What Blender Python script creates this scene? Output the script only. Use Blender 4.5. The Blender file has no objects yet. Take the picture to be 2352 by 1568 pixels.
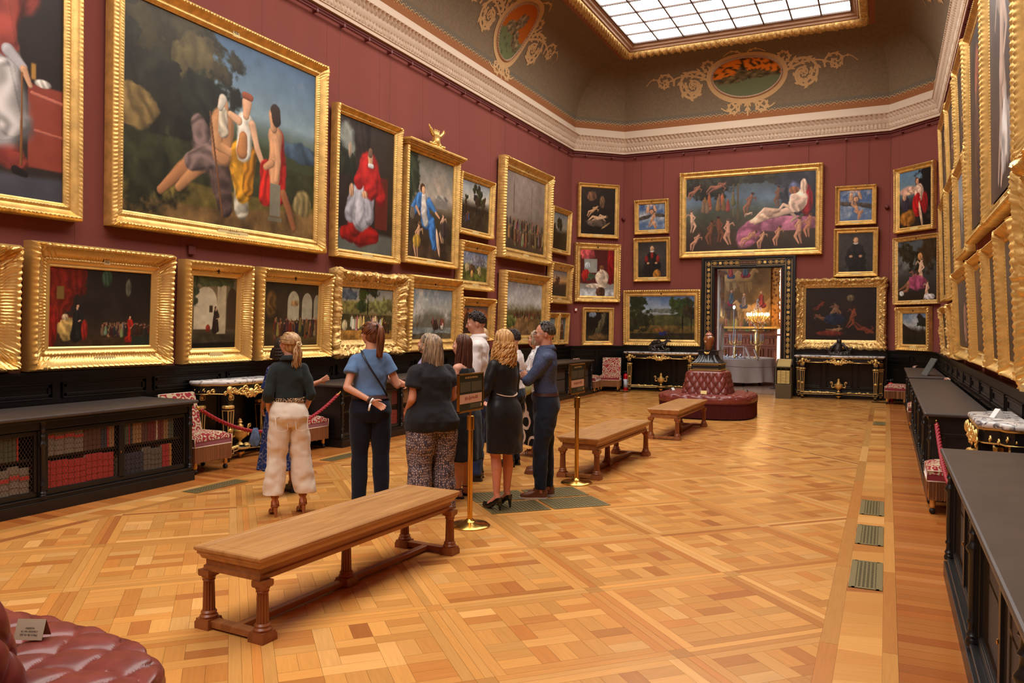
import bpy, math, random
import numpy as np
from mathutils import Vector, Matrix, Euler, noise
C = bpy.context.scene.collection
PI = math.pi
rnd = random.Random(7)

# ---------------- camera ----------------
cam_d = bpy.data.cameras.new('camera'); cam_d.sensor_width = 36.0; cam_d.lens = 36*1815/2352
cam_d.clip_start = 0.05; cam_d.clip_end = 200
cam = bpy.data.objects.new('camera', cam_d); C.objects.link(cam)
Rt, Up, Bk = (0.90328931, 0.42897014, 0.00728229), (-0.01420507, 0.01293877, 0.99981538), (0.42879673, -0.903226, 0.01778101)
cam.matrix_world = Matrix(((Rt[0], Up[0], Bk[0], 0), (Rt[1], Up[1], Bk[1], 0), (Rt[2], Up[2], Bk[2], 1.65), (0, 0, 0, 1)))
bpy.context.scene.camera = cam
# ---------------- world, exposure, lights ----------------
SC = bpy.context.scene
SC.view_settings.view_transform = 'Standard'; SC.view_settings.look = 'None'
SC.view_settings.exposure = 0.25; SC.view_settings.gamma = 1.0; SC.view_settings.use_curve_mapping = False
SC.cycles.max_bounces = 8; SC.cycles.diffuse_bounces = 5; SC.cycles.glossy_bounces = 4
SC.cycles.caustics_reflective = False; SC.cycles.caustics_refractive = False
SKY = 5.2          # radiance of the daylit frosted skylight glass
world = bpy.data.worlds.new('world'); SC.world = world; world.use_nodes = True
wb = world.node_tree.nodes['Background']; wb.inputs[0].default_value = (0.75, 0.86, 1.0, 1); wb.inputs[1].default_value = 1.0
def area_light(name, loc, rot, sx, sy, power, color):
    l = bpy.data.lights.new(name, 'AREA'); l.shape = 'RECTANGLE'; l.size = sx; l.size_y = sy; l.energy = power; l.color = color
    o = bpy.data.objects.new(name, l); C.objects.link(o); o.location = loc; o.rotation_euler = rot; return o

# ---------------- helpers ----------------
def lin(c):
    c = [x/255 for x in c[:3]]
    return tuple((x/12.92 if x <= 0.04045 else ((x+0.055)/1.055)**2.4) for x in c)
MATS = {}
def nodes(m):
    m.use_nodes = True; nt = m.node_tree; return nt, nt.nodes['Principled BSDF']
def N(nt, kind, **kw):
    n = nt.nodes.new(kind)
    for k, v in kw.items():
        if k in n.inputs: n.inputs[k].default_value = v
        else: setattr(n, k, v)
    return n
def mat(name, col=(200, 200, 200), rough=0.5, metal=0.0, spec=0.5, bump=0.0, bscale=60.0, var=0.0, vscale=6.0, var2=None, coords='Object', stretch=None, sheen=0.0, coat=0.0, emit=None, estr=0.0, alpha=None, bdist=0.01, detail=3.0):
    """procedural principled material: noise colour variation and noise bump"""
    if name in MATS: return MATS[name]
    m = bpy.data.materials.new(name); nt, b = nodes(m); L = nt.links.new
    c = lin(col); b.inputs['Base Color'].default_value = (*c, 1); b.inputs['Roughness'].default_value = rough
    b.inputs['Metallic'].default_value = metal; b.inputs['Specular IOR Level'].default_value = spec
    b.inputs['Sheen Weight'].default_value = sheen; b.inputs['Coat Weight'].default_value = coat; b.inputs['Coat Roughness'].default_value = 0.25
    if emit: b.inputs['Emission Color'].default_value = (*lin(emit), 1); b.inputs['Emission Strength'].default_value = estr
    tc = N(nt, 'ShaderNodeTexCoord'); vec = tc.outputs[coords]
    if stretch:
        mp = N(nt, 'ShaderNodeMapping'); mp.inputs['Scale'].default_value = stretch; L(vec, mp.inputs[0]); vec = mp.outputs[0]
    if var > 0:
        no = N(nt, 'ShaderNodeTexNoise', Scale=vscale, Detail=detail); L(vec, no.inputs['Vector'])
        rp = N(nt, 'ShaderNodeValToRGB'); e = rp.color_ramp.elements
        a = lin(var2) if var2 else tuple(x*(1-var) for x in c); d = c if var2 else tuple(min(1, x*(1+var)) for x in c)
        e[0].position = 0.36; e[1].position = 0.64; e[0].color = (*a, 1); e[1].color = (*d, 1)
        L(no.outputs['Fac'], rp.inputs[0]); L(rp.outputs[0], b.inputs['Base Color'])
    if bump > 0:
        nb = N(nt, 'ShaderNodeTexNoise', Scale=bscale, Detail=4.0); L(vec, nb.inputs['Vector'])
        bp = N(nt, 'ShaderNodeBump', Strength=bump, Distance=bdist); L(nb.outputs['Fac'], bp.inputs['Height']); L(bp.outputs[0], b.inputs['Normal'])
    MATS[name] = m; return m
def vcol_mat(name, rough=0.5, spec=0.4, bump=0.0, bscale=200., gain=1.0, grain=0.0, coat=0.0, gstretch=(1, 1, 1), gscale=30):
    """base colour from the 'Col' attribute, optional grain and bump"""
    if name in MATS: return MATS[name]
    m = bpy.data.materials.new(name); nt, b = nodes(m); L = nt.links.new
    b.inputs['Roughness'].default_value = rough; b.inputs['Specular IOR Level'].default_value = spec; b.inputs['Coat Weight'].default_value = coat
    at = N(nt, 'ShaderNodeAttribute'); at.attribute_name = 'Col'; col = at.outputs['Color']
    if grain > 0:
        tc = N(nt, 'ShaderNodeTexCoord'); mp = N(nt, 'ShaderNodeMapping'); mp.inputs['Scale'].default_value = gstretch
        L(tc.outputs['UV'], mp.inputs[0]); no = N(nt, 'ShaderNodeTexNoise', Scale=gscale, Detail=4.0, Distortion=0.6); L(mp.outputs[0], no.inputs['Vector'])
        mr = N(nt, 'ShaderNodeMapRange'); mr.inputs['To Min'].default_value = 1-grain; mr.inputs['To Max'].default_value = 1+grain; L(no.outputs['Fac'], mr.inputs['Value'])
        vm = N(nt, 'ShaderNodeVectorMath', operation='SCALE'); L(col, vm.inputs[0]); L(mr.outputs[0], vm.inputs['Scale']); col = vm.outputs[0]
    L(col, b.inputs['Base Color'])
    if bump > 0:
        tc2 = N(nt, 'ShaderNodeTexCoord'); nb = N(nt, 'ShaderNodeTexNoise', Scale=bscale, Detail=4.0); L(tc2.outputs['Object'], nb.inputs['Vector'])
        bp = N(nt, 'ShaderNodeBump', Strength=bump, Distance=0.004); L(nb.outputs['Fac'], bp.inputs['Height']); L(bp.outputs[0], b.inputs['Normal'])
    MATS[name] = m; return m
def pattern_mat(name, kind, c1, c2, scale, rough=0.8, c3=None, dist=0.0, thr=0.5, soft=0.03, stretch=(1, 1, 1), spec=0.2, bump=0.0, rand=1.0):
    """two or three coloured procedural pattern: voronoi, noise, wave, cells"""
    if name in MATS: return MATS[name]
    m = bpy.data.materials.new(name); nt, b = nodes(m); L = nt.links.new
    b.inputs['Roughness'].default_value = rough; b.inputs['Specular IOR Level'].default_value = spec
    tc = N(nt, 'ShaderNodeTexCoord'); mp = N(nt, 'ShaderNodeMapping'); mp.inputs['Scale'].default_value = stretch; L(tc.outputs['Object'], mp.inputs[0]); v = mp.outputs[0]
    if kind == 'voronoi':
        t = N(nt, 'ShaderNodeTexVoronoi', Scale=scale); L(v, t.inputs['Vector']); f = t.outputs['Distance']
    elif kind == 'edge':
        t = N(nt, 'ShaderNodeTexVoronoi', feature='DISTANCE_TO_EDGE', Scale=scale, Randomness=rand); L(v, t.inputs['Vector']); f = t.outputs['Distance']
    elif kind == 'wave':
        t = N(nt, 'ShaderNodeTexWave', Scale=scale, Distortion=dist, Detail=2.0); L(v, t.inputs['Vector']); f = t.outputs['Fac']
    elif kind == 'rings':
        t0 = N(nt, 'ShaderNodeTexVoronoi', Scale=scale); L(v, t0.inputs['Vector'])
        t = N(nt, 'ShaderNodeMath', operation='SINE'); mu = N(nt, 'ShaderNodeMath', operation='MULTIPLY'); mu.inputs[1].default_value = 14.0
        L(t0.outputs['Distance'], mu.inputs[0]); L(mu.outputs[0], t.inputs[0]); f = t.outputs[0]
    else:
        t = N(nt, 'ShaderNodeTexNoise', Scale=scale, Detail=3.0, Distortion=dist); L(v, t.inputs['Vector']); f = t.outputs['Fac']
    rp = N(nt, 'ShaderNodeValToRGB'); e = rp.color_ramp.elements
    e[0].position = max(0, thr-soft); e[1].position = min(1, thr+soft); e[0].color = (*lin(c1), 1); e[1].color = (*lin(c2), 1)
    if c3: x = e.new(min(1, thr+soft+0.12)); x.color = (*lin(c3), 1)
    L(f, rp.inputs[0]); L(rp.outputs[0], b.inputs['Base Color'])
    if bump: bp = N(nt, 'ShaderNodeBump', Strength=bump, Distance=0.004); L(f, bp.inputs['Height']); L(bp.outputs[0], b.inputs['Normal'])
    MATS[name] = m; return m

class MB:
    """collects shapes into one mesh; self.M is the current placement matrix"""
    def __init__(s): s.v = []; s.f = []; s.m = []; s.M = None; s.mi = 0
    def add(s, vs, fs):
        n = len(s.v)
        if s.M is not None: vs = [tuple(s.M @ Vector(p)) for p in vs]
        s.v.extend(vs); s.f.extend([tuple(i+n for i in f) for f in fs]); s.m.extend([s.mi]*len(fs)); return s
    def box(s, c, d, rz=0.0, taper=1.0):
        x, y, z = d[0]/2, d[1]/2, d[2]/2; ca, sa = math.cos(rz), math.sin(rz); vs = []
        for k, zz in ((taper if taper != 1 else 1, -z), (1, z)):
            for a, b in ((-x, -y), (x, -y), (x, y), (-x, y)):
                a2, b2 = a*k, b*k; vs.append((c[0]+a2*ca-b2*sa, c[1]+a2*sa+b2*ca, c[2]+zz))
        return s.add(vs, [(3, 2, 1, 0), (4, 5, 6, 7), (0, 1, 5, 4), (1, 2, 6, 5), (2, 3, 7, 6), (3, 0, 4, 7)])
    def bb(s, x0, x1, y0, y1, z0, z1): return s.box(((x0+x1)/2, (y0+y1)/2, (z0+z1)/2), (abs(x1-x0), abs(y1-y0), abs(z1-z0)))
    def loft(s, rings, close=True, cap=True):
        n = len(rings[0]); vs = [p for r in rings for p in r]; fs = []
        for i in range(len(rings)-1):
            for j in range(n if close else n-1):
                k = (j+1) % n; fs.append((i*n+j, i*n+k, (i+1)*n+k, (i+1)*n+j))
        if cap: fs.append(tuple(range(n))[::-1]); fs.append(tuple((len(rings)-1)*n+j for j in range(n)))
        return s.add(vs, fs)
    def lathe(s, prof, c=(0, 0, 0), n=20, sx=1.0, sy=1.0, ang=0.0, flute=0, fd=0.0):
        rings = []
        for r, z in prof:
            ring = []
            for j in range(n):
                a = 2*PI*j/n+ang; rr = max(r, 1e-4)*(1-(fd*(0.5+0.5*math.cos(flute*a)) if flute else 0))
                ring.append((c[0]+rr*sx*math.cos(a), c[1]+rr*sy*math.sin(a), c[2]+z))
            rings.append(ring)
        return s.loft(rings)
    def sq(s, prof, c=(0, 0, 0)):   # square lathe: (half width, z)
        rings = [[(c[0]-r, c[1]-r, c[2]+z), (c[0]+r, c[1]-r, c[2]+z), (c[0]+r, c[1]+r, c[2]+z), (c[0]-r, c[1]+r, c[2]+z)] for r, z in prof]
        return s.loft(rings)
    def rect(s, prof, c=(0, 0, 0)):   # (half x, half y, z)
        rings = [[(c[0]-a, c[1]-b, c[2]+z), (c[0]+a, c[1]-b, c[2]+z), (c[0]+a, c[1]+b, c[2]+z), (c[0]-a, c[1]+b, c[2]+z)] for a, b, z in prof]
        return s.loft(rings)
    def sphere(s, c, r, n=12, m=8, R=None):
        if not hasattr(r, '__len__'): r = (r, r, r)
        rings = []
        for i in range(m+1):
            t = PI*i/m; st = max(math.sin(t), 1e-3); ring = []
            for j in range(n):
                a = 2*PI*j/n; p = Vector((r[0]*st*math.cos(a), r[1]*st*math.sin(a), -r[2]*math.cos(t)))
                if R is not None: p = R @ p
                ring.append((c[0]+p.x, c[1]+p.y, c[2]+p.z))
            rings.append(ring)
        return s.loft(rings)
    def tube(s, pts, r, n=8, flat=1.0, cap=True):
        P = [Vector(p) for p in pts]; rs = r if hasattr(r, '__len__') else [r]*len(P); rings = []; up = Vector((0, 0, 1)); prev = None
        for i, p in enumerate(P):
            t = (P[min(i+1, len(P)-1)]-P[max(i-1, 0)]).normalized()
            if prev is None:
                a = t.cross(up)
                if a.length < 1e-3: a = t.cross(Vector((1, 0, 0)))
            else: a = prev - t*prev.dot(t)
            a.normalize(); prev = a; b = t.cross(a)
            rings.append([tuple(p+a*(rs[i]*math.cos(2*PI*j/n))+b*(rs[i]*flat*math.sin(2*PI*j/n))) for j in range(n)])
        return s.loft(rings, cap=cap)
    def cone(s, a, b, ra, rb, n=12): return s.tube([a, b], [ra, rb], n)
    def capsule(s, a, b, ra, rb, n=14, k=4, fl=1.0):
        """tapered capsule for figures"""
        A, B = Vector(a), Vector(b); t = (B-A).normalized(); u = t.cross(Vector((0, 1, 0)))
        if u.length < 0.2: u = t.cross(Vector((1, 0, 0)))
        u.normalize(); w = t.cross(u); rings = []
        def ring(c, r): return [tuple(c+u*(r*math.cos(2*PI*j/n))+w*(r*fl*math.sin(2*PI*j/n))) for j in range(n)]
        for i in range(k):
            th = PI/2*(1-(i+0.25)/k); rings.append(ring(A-t*(ra*math.sin(th)), ra*math.cos(th)))
        rings.append(ring(A, ra)); rings.append(ring(B, rb))
        for i in range(k):
            th = PI/2*(i+0.75)/k; rings.append(ring(B+t*(rb*math.sin(th)), rb*math.cos(th)))
        return s.loft(rings)
    def prism(s, poly, fr, to, ax=2):
        """extrude a 2-D polygon along axis ax"""
        def P(a, b, h): return {2: (a, b, h), 1: (a, h, b), 0: (h, a, b)}[ax]
        return s.loft([[P(a, b, fr) for a, b in poly], [P(a, b, to) for a, b in poly]])
    def ribbon(s, pts, widths, th, fn):
        """flat ribbon of thickness th along 2-D pts mapped by fn(a,b,h)"""
        vs = []; fs = []; n = len(pts)
        for i, (a, b) in enumerate(pts):
            p0 = pts[max(i-1, 0)]; p1 = pts[min(i+1, n-1)]; dx, dy = p1[0]-p0[0], p1[1]-p0[1]; l = math.hypot(dx, dy) or 1; nx, ny = -dy/l*widths[i]/2, dx/l*widths[i]/2
            vs += [fn(a+nx, b+ny, 0), fn(a, b, th), fn(a-nx, b-ny, 0)]
            if i: k = 3*i; fs += [(k-3, k, k+1, k-2), (k-2, k+1, k+2, k-1)]
        return s.add(vs, fs)
    def mesh(s, name, mats, smooth=False, auto=None):
        me = bpy.data.meshes.new(name); me.from_pydata(s.v, [], s.f)
        for m in (mats if isinstance(mats, (list, tuple)) else [mats]): me.materials.append(m)
        if len(me.materials) > 1: me.polygons.foreach_set('material_index', s.m)
        if smooth: me.polygons.foreach_set('use_smooth', [True]*len(me.polygons))
        me.update(); return me
    def build(s, name, mats, parent=None, smooth=False, bevel=0.0, loc=None, rz=0.0, sharp=None):
        me = s.mesh(name, mats, smooth)
        if sharp is not None and smooth: me.set_sharp_from_angle(angle=math.radians(sharp))
        o = bpy.data.objects.new(name, me); C.objects.link(o)
        if parent is not None: o.parent = parent
        if loc: o.location = loc
        if rz: o.rotation_euler = (0, 0, rz)
        if bevel > 0:
            b = o.modifiers.new('bevel', 'BEVEL'); b.width = bevel; b.segments = 2; b.limit_method = 'ANGLE'; b.angle_limit = math.radians(40)
        return o
def tag(o, label, cat, group=None):
    o['label'] = label; o['category'] = cat
    if group: o['group'] = group
    return o
def thing(name, label, cat, loc=(0, 0, 0), rz=0.0, group=None):
    o = bpy.data.objects.new(name, None); C.objects.link(o); o.location = loc; o.rotation_euler = (0, 0, rz); o.empty_display_size = 0.1
    return tag(o, label, cat, group)
def struct(o): o['kind'] = 'structure'; return o
def dup(root, loc, rz=0.0, label=None, group=None):
    r = root.copy(); C.objects.link(r); r.location = loc; r.rotation_euler = (0, 0, rz)
    if label: r['label'] = label
    if group: r['group'] = group
    for ch in list(root.children):
        c = ch.copy(); C.objects.link(c); c.parent = r
        for g in ch.children:
            d = g.copy(); C.objects.link(d); d.parent = c
    return r
def text_obj(name, s, size, mt, parent, M, align='CENTER', ext=0.0008):
    cu = bpy.data.curves.new(name, 'FONT'); cu.body = s; cu.size = size; cu.align_x = align; cu.align_y = 'CENTER'; cu.extrude = ext; cu.resolution_u = 3
    cu.materials.append(mt); o = bpy.data.objects.new(name, cu); C.objects.link(o); bpy.context.view_layer.update()
    me = bpy.data.meshes.new_from_object(o.evaluated_get(bpy.context.evaluated_depsgraph_get())); bpy.data.objects.remove(o); me.materials.clear(); me.materials.append(mt)
    o = bpy.data.objects.new(name, me); C.objects.link(o); o.parent = parent; o.matrix_local = M; return o
# ---------------- materials ----------------
M_gold = mat('gilding', (232, 190, 112), 0.42, 0.68, bump=0.25, bscale=90, var=0.16, vscale=9, bdist=0.004)
M_goldb = mat('bright_gilding', (240, 200, 120), 0.36, 0.72, bump=0.15, bscale=120, bdist=0.003)
M_goldd = mat('aged_gilding', (226, 186, 116), 0.45, 0.62, bump=0.5, bscale=70, var=0.25, vscale=30, bdist=0.006)
M_brass = mat('brass', (214, 166, 84), 0.2, 1.0)
M_black = mat('ebonised_wood', (22, 19, 18), 0.33, spec=0.5, bump=0.03, bscale=30)
M_blackp = mat('painted_panelling', (15, 14, 14), 0.28, spec=0.5, bump=0.02, bscale=20)
M_top = mat('matt_black_top', (62, 52, 47), 0.42, spec=0.6, var=0.12, vscale=5)
M_red = mat('red_wall_cloth', (132, 72, 63), 0.9, spec=0.12, var=0.05, vscale=1.0, stretch=(1, 1, 0.12), bump=0.15, bscale=400, bdist=0.002)
M_plaster = mat('cream_plaster', (212, 188, 164), 0.7, spec=0.2, bump=0.1, bscale=60)
M_plasterd = mat('brown_toned_plaster', (176, 140, 112), 0.7, spec=0.2)
M_cream = mat('cream_enamel', (226, 200, 140), 0.5)
M_dark = mat('dark_lettering', (30, 26, 22), 0.6)
M_iron = mat('dark_iron', (58, 50, 46), 0.5, 0.6)
M_white = mat('white_card', (235, 232, 225), 0.6)
M_leather = mat('oxblood_leather', (120, 54, 46), 0.3, spec=0.5, var=0.14, vscale=14, bump=0.08, bscale=220, bdist=0.002)
M_fringe = mat('dark_red_fringe', (88, 34, 34), 0.8, spec=0.2)
def wood(name, c1, c2, rough=0.35, scale=3.0, stretch=(6, 0.6, 6)):
    if name in MATS: return MATS[name]
    m = bpy.data.materials.new(name); nt, b = nodes(m); L = nt.links.new
    tc = N(nt, 'ShaderNodeTexCoord'); mp = N(nt, 'ShaderNodeMapping'); mp.inputs['Scale'].default_value = stretch; L(tc.outputs['Object'], mp.inputs[0])
    no = N(nt, 'ShaderNodeTexNoise', Scale=scale, Detail=6.0, Distortion=0.8); L(mp.outputs[0], no.inputs['Vector'])
    rp = N(nt, 'ShaderNodeValToRGB'); e = rp.color_ramp.elements; e[0].position = 0.3; e[1].position = 0.7; e[0].color = (*lin(c1), 1); e[1].color = (*lin(c2), 1)
    L(no.outputs['Fac'], rp.inputs[0]); L(rp.outputs[0], b.inputs['Base Color']); b.inputs['Roughness'].default_value = rough
    bp = N(nt, 'ShaderNodeBump', Strength=0.08, Distance=0.003); L(no.outputs['Fac'], bp.inputs['Height']); L(bp.outputs[0], b.inputs['Normal'])
    MATS[name] = m; return m
M_oak = wood('bench_oak', (132, 76, 38), (164, 104, 56), 0.36)
M_oaktop = wood('pale_oak_top', (156, 106, 58), (190, 138, 82), 0.34)  # seat oak, paler than the apron and legs
M_oakdk = wood('carved_oak', (118, 62, 30), (150, 86, 44), 0.36, 3.0, (5, 5, 0.6))
M_marble = pattern_mat('veined_marble', 'noise', (216, 208, 200), (70, 66, 74), 5.0, 0.2, c3=(222, 214, 206), dist=2.2, thr=0.535, soft=0.018, spec=0.5)
# ================= ROOM =================
XL, XR, YE, YB = -7.6, 1.04, 20.68, -8.0
XCL, XCR, YC = -6.5, 0.02, 19.63
OCT = [(XL, YB+1.05), (XL, YC), (XCL, YE), (XCR, YE), (XR, YC), (XR, YB+1.05), (XCR, YB), (XCL, YB)]   # clockwise seen from above
OCT_N = ['left', 'corner_left', 'end', 'corner_right', 'right', 'corner_back_right', 'back', 'corner_back_left']
def inset(poly, d):
    n = len(poly); out = []
    for i in range(n):
        p0, p1, p2 = Vector(poly[i-1]), Vector(poly[i]), Vector(poly[(i+1) % n])
        a = (p1-p0).normalized(); b = (p2-p1).normalized(); na = Vector((a.y, -a.x)); nb = Vector((b.y, -b.x))
        m = (na+nb); m = m/(m.length_squared/2) if m.length > 1e-6 else na
        out.append((p1.x+m.x*d, p1.y+m.y*d))
    return out
def wallframe(i):
    """matrix of wall i: x along (to the viewer's right when facing it), y out into the room, z up"""
    a, b = Vector((*OCT[i], 0)), Vector((*OCT[(i+1) % 8], 0)); x = (b-a).normalized(); y = Vector((x.y, -x.x, 0))
    M = Matrix(((x.x, y.x, 0, a.x), (x.y, y.y, 0, a.y), (0, 0, 1, 0), (0, 0, 0, 1))); return M, (b-a).length
DX0, DX1, DZ = -4.03, -2.38, 3.21     # door opening
for i, nm in enumerate(OCT_N):
    M, Ln = wallframe(i); b = MB(); b.M = M; T = -0.3
    if nm == 'end':
        b.bb(-0.12, DX0-XCL, T, 0, 0, 6.95); b.bb(DX1-XCL, Ln+0.12, T, 0, 0, 6.95); b.bb(DX0-XCL, DX1-XCL, T, 0, DZ, 6.95)
    else: b.bb(-0.15 if i in (0, 4) else 0, Ln+(0.15 if i in (0, 4) else 0), T, 0, 0, 6.95)
    struct(b.build('wall_'+nm, M_red))
# ---- black wainscot ----
def dado(i, s0, s1, nm, npan, full=True):
    M, Ln = wallframe(i); b = MB(); b.M = M
    b.bb(s0, s1, 0, 0.03, 0, 1.15)
    b.bb(s0, s1, 0.03, 0.06, 0, 0.16); b.bb(s0, s1, 0.03, 0.045, 0.16, 0.18)
    b.bb(s0, s1, 0.0, 0.075, 1.145, 1.175); b.bb(s0, s1, 0.0, 0.055, 1.12, 1.145); b.bb(s0, s1, 0.0, 0.045, 1.105, 1.12)
    w = (s1-s0)/npan
    for k in range(npan):
        a, c = s0+k*w+0.05, s0+(k+1)*w-0.05
        for z0, z1 in ((0.90, 1.06), (0.24, 0.84)):
            for q in (0, 1):
                t = 0.012+0.018*q; h = 0.052-0.009*q
                o = 0.02*q
                b.bb(a+o, c-o, 0.03, h, z1-o-t, z1-o); b.bb(a+o, c-o, 0.03, h, z0+o, z0+o+t)
                b.bb(a+o, a+o+t, 0.03, h, z0+o, z1-o); b.bb(c-o-t, c-o, 0.03, h, z0+o, z1-o)
    struct(b.build('trim_%d' % nm, M_blackp, bevel=0.003))
dado(0, 0, YC-(YB+1.05), 1, 24); dado(1, 0, wallframe(1)[1], 2, 2)
dado(2, 0, -4.36-XCL, 3, 3); dado(2, -2.08-XCL, wallframe(2)[1], 4, 3)
dado(3, 0, wallframe(3)[1], 5, 2); dado(4, 0, YC-(YB+1.05), 6, 24)
for k, i in enumerate((5, 6, 7)): dado(i, 0, wallframe(i)[1], 7+k, 3 if i != 6 else 8)
# ---- cornice, swept round the octagon ----
def sweep_oct(prof, name, m, step=None, disp=None, smooth=True, sharp=35, mi=None):
    vs = []; fs = []; mm = []; np_ = len(prof)
    loops = [inset(OCT, d) for d, z in prof]; cnt = []
    for i in range(8):
        Ln = wallframe(i)[1]; n = max(1, int(Ln/step)) if step else 1
        for k in range(n):
            t = k/n; s = Ln*t
            for q, (d, z) in enumerate(prof):
                a, c = loops[q][i], loops[q][(i+1) % 8]; x, y = a[0]+(c[0]-a[0])*t, a[1]+(c[1]-a[1])*t
                if disp and k:
                    e = disp(q, s); M = wallframe(i)[0]; x += M[0][1]*e; y += M[1][1]*e
                vs.append((x, y, z))
        cnt.append(n)
    tot = sum(cnt)
    for r in range(tot):
        r2 = (r+1) % tot
        for q in range(np_-1):
            fs.append((r*np_+q, r2*np_+q, r2*np_+q+1, r*np_+q+1)); mm.append(mi[q] if mi else 0)
    b = MB(); b.v = vs; b.f = [f[::-1] for f in fs]; b.m = mm
    return struct(b.build(name, m, smooth=smooth, sharp=sharp))
W = 0.045
def cdisp(q, s):
    if q in (5, 6, 7): return 0.018*math.sin(2*PI*s/0.085+q*0.9)+0.008*math.sin(2*PI*s/0.0425)
    if q in (9, 10): return 0.014*(abs(math.sin(PI*s/0.07+0.4*q))-0.5)
    if q in (13, 14, 15): return 0.02*math.sin(2*PI*s/0.11+q*1.1)
    return 0
sweep_oct([(0.0, 6.33), (0.07, 6.33), (0.07, 6.39), (0.085, 6.392), (0.085, 6.405), (0.095, 6.42), (0.105, 6.45), (0.10, 6.49), (0.11, 6.505),
           (0.125, 6.525), (0.13, 6.55), (0.15, 6.575), (0.15, 6.60), (0.165, 6.62), (0.19, 6.65), (0.20, 6.69), (0.235, 6.71), (0.235, 6.735)],
          'trim_10', M_plaster, step=0.022, disp=cdisp, sharp=50)
sweep_oct([(0.235, 6.735), (0.14, 6.74), (0.115, 6.76), (0.10, 6.93)], 'trim_11', M_plaster)
# hanging rail under the cornice with brackets
b = MB(); rl = inset(OCT, 0.07)
b.tube([(x, y, 6.22) for x, y in rl+[rl[0]]], 0.017, 8)
b.tube([(x, y, 6.285) for x, y in inset(OCT, 0.03)+[inset(OCT, 0.03)[0]]], 0.02, 6)
for i in range(8):
    M, Ln = wallframe(i); n = max(2, int(Ln/0.62))
    for k in range(n):
        b.M = M; s = (k+0.5)*Ln/n; b.bb(s-0.018, s+0.018, 0, 0.09, 6.195, 6.245)
b.M = None
M_rail = mat('red_painted_rail', (104, 46, 44), 0.5, spec=0.4)
struct(b.build('trim_12', M_rail, smooth=True, sharp=40))
# thin cloth seams on the red walls
b = MB()
for i in (0, 1, 2, 3, 4):
    M, Ln = wallframe(i); b.M = M
    for k in range(max(1, int(Ln/1.35))):
        s = 0.25+k*1.35
        if i == 2 and DX0-XCL-0.4 < s < DX1-XCL+0.4: continue
        b.bb(s, s+0.003, 0, 0.002, 1.2, 6.2)
for (x, y) in OCT[1:5]: b.M = None; b.tube([(x, y, 1.18), (x, y, 6.2)], 0.009, 6)
struct(b.build('trim_13', mat('red_seam', (112, 56, 52), .9)))
# picture wires
b = MB()
for y in (9.75, 11.1, 15.5, 17.4, 18.3): b.tube([(XL+0.05, y, 6.2), (XL+0.03, y, 4.9)], 0.0018, 4)
for x in (-6.0, -5.4, -4.6, -1.8, -0.95, -0.45): b.tube([(x, YE-0.05, 6.2), (x, YE-0.03, 5.0)], 0.0025, 4)
struct(b.build('trim_14', M_iron))

# ---- cove ----
RX0, RX1, RY0, RY1, ZT, Z0 = -6.12, -0.44, -6.9, 19.45, 8.5, 6.93
def covemap(p, top, t):
    return (p[0]+(top[0]-p[0])*(1-math.cos(t)), p[1]+(top[1]-p[1])*(1-math.cos(t)), Z0+(ZT-Z0)*math.sin(t))
bot = inset(OCT, 0.10); tops = [(RX0, RY0), (RX0, RY1), (RX0, RY1), (RX1, RY1), (RX1, RY1), (RX1, RY0), (RX1, RY0), (RX0, RY0)]
M_cove = pattern_mat('olive_grey_painted_cove', 'rings', (126, 106, 82), (119, 101, 80), 7.0, 0.85, dist=0.5, thr=0.2, soft=0.5, spec=0.1)
M_band = mat('painted_brown_border', (150, 96, 60), 0.85, spec=0.1)
M_bandl = mat('painted_grey_border', (112, 100, 84), 0.85, spec=0.1)
TS = [0, 0.105, 0.185]+[0.185+(PI/2-0.185)*k/22 for k in range(1, 23)]
b = MB()
for i in range(8):
    j = (i+1) % 8; n = 12; vs = []; fs = []
    for t in TS:
        for k in range(n+1):
            u = k/n; p = (bot[i][0]+(bot[j][0]-bot[i][0])*u, bot[i][1]+(bot[j][1]-bot[i][1])*u); q = (tops[i][0]+(tops[j][0]-tops[i][0])*u, tops[i][1]+(tops[j][1]-tops[i][1])*u)
            vs.append(covemap(p, q, t))
    for r in range(len(TS)-1):
        fs = []
        for k in range(n):
            f = (r*(n+1)+k, (r+1)*(n+1)+k, (r+1)*(n+1)+k+1, r*(n+1)+k+1); fs.append(f)
        b.mi = 1 if r == 0 else (2 if r == 1 else 0); n0 = len(b.v)
        if r == 0: base = n0; b.v.extend(vs)
        b.f.extend([tuple(x+base for x in f) for f in fs]); b.m.extend([b.mi]*len(fs))
struct(b.build('ceiling', [M_cove, M_band, M_bandl], smooth=True, sharp=30))
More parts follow.
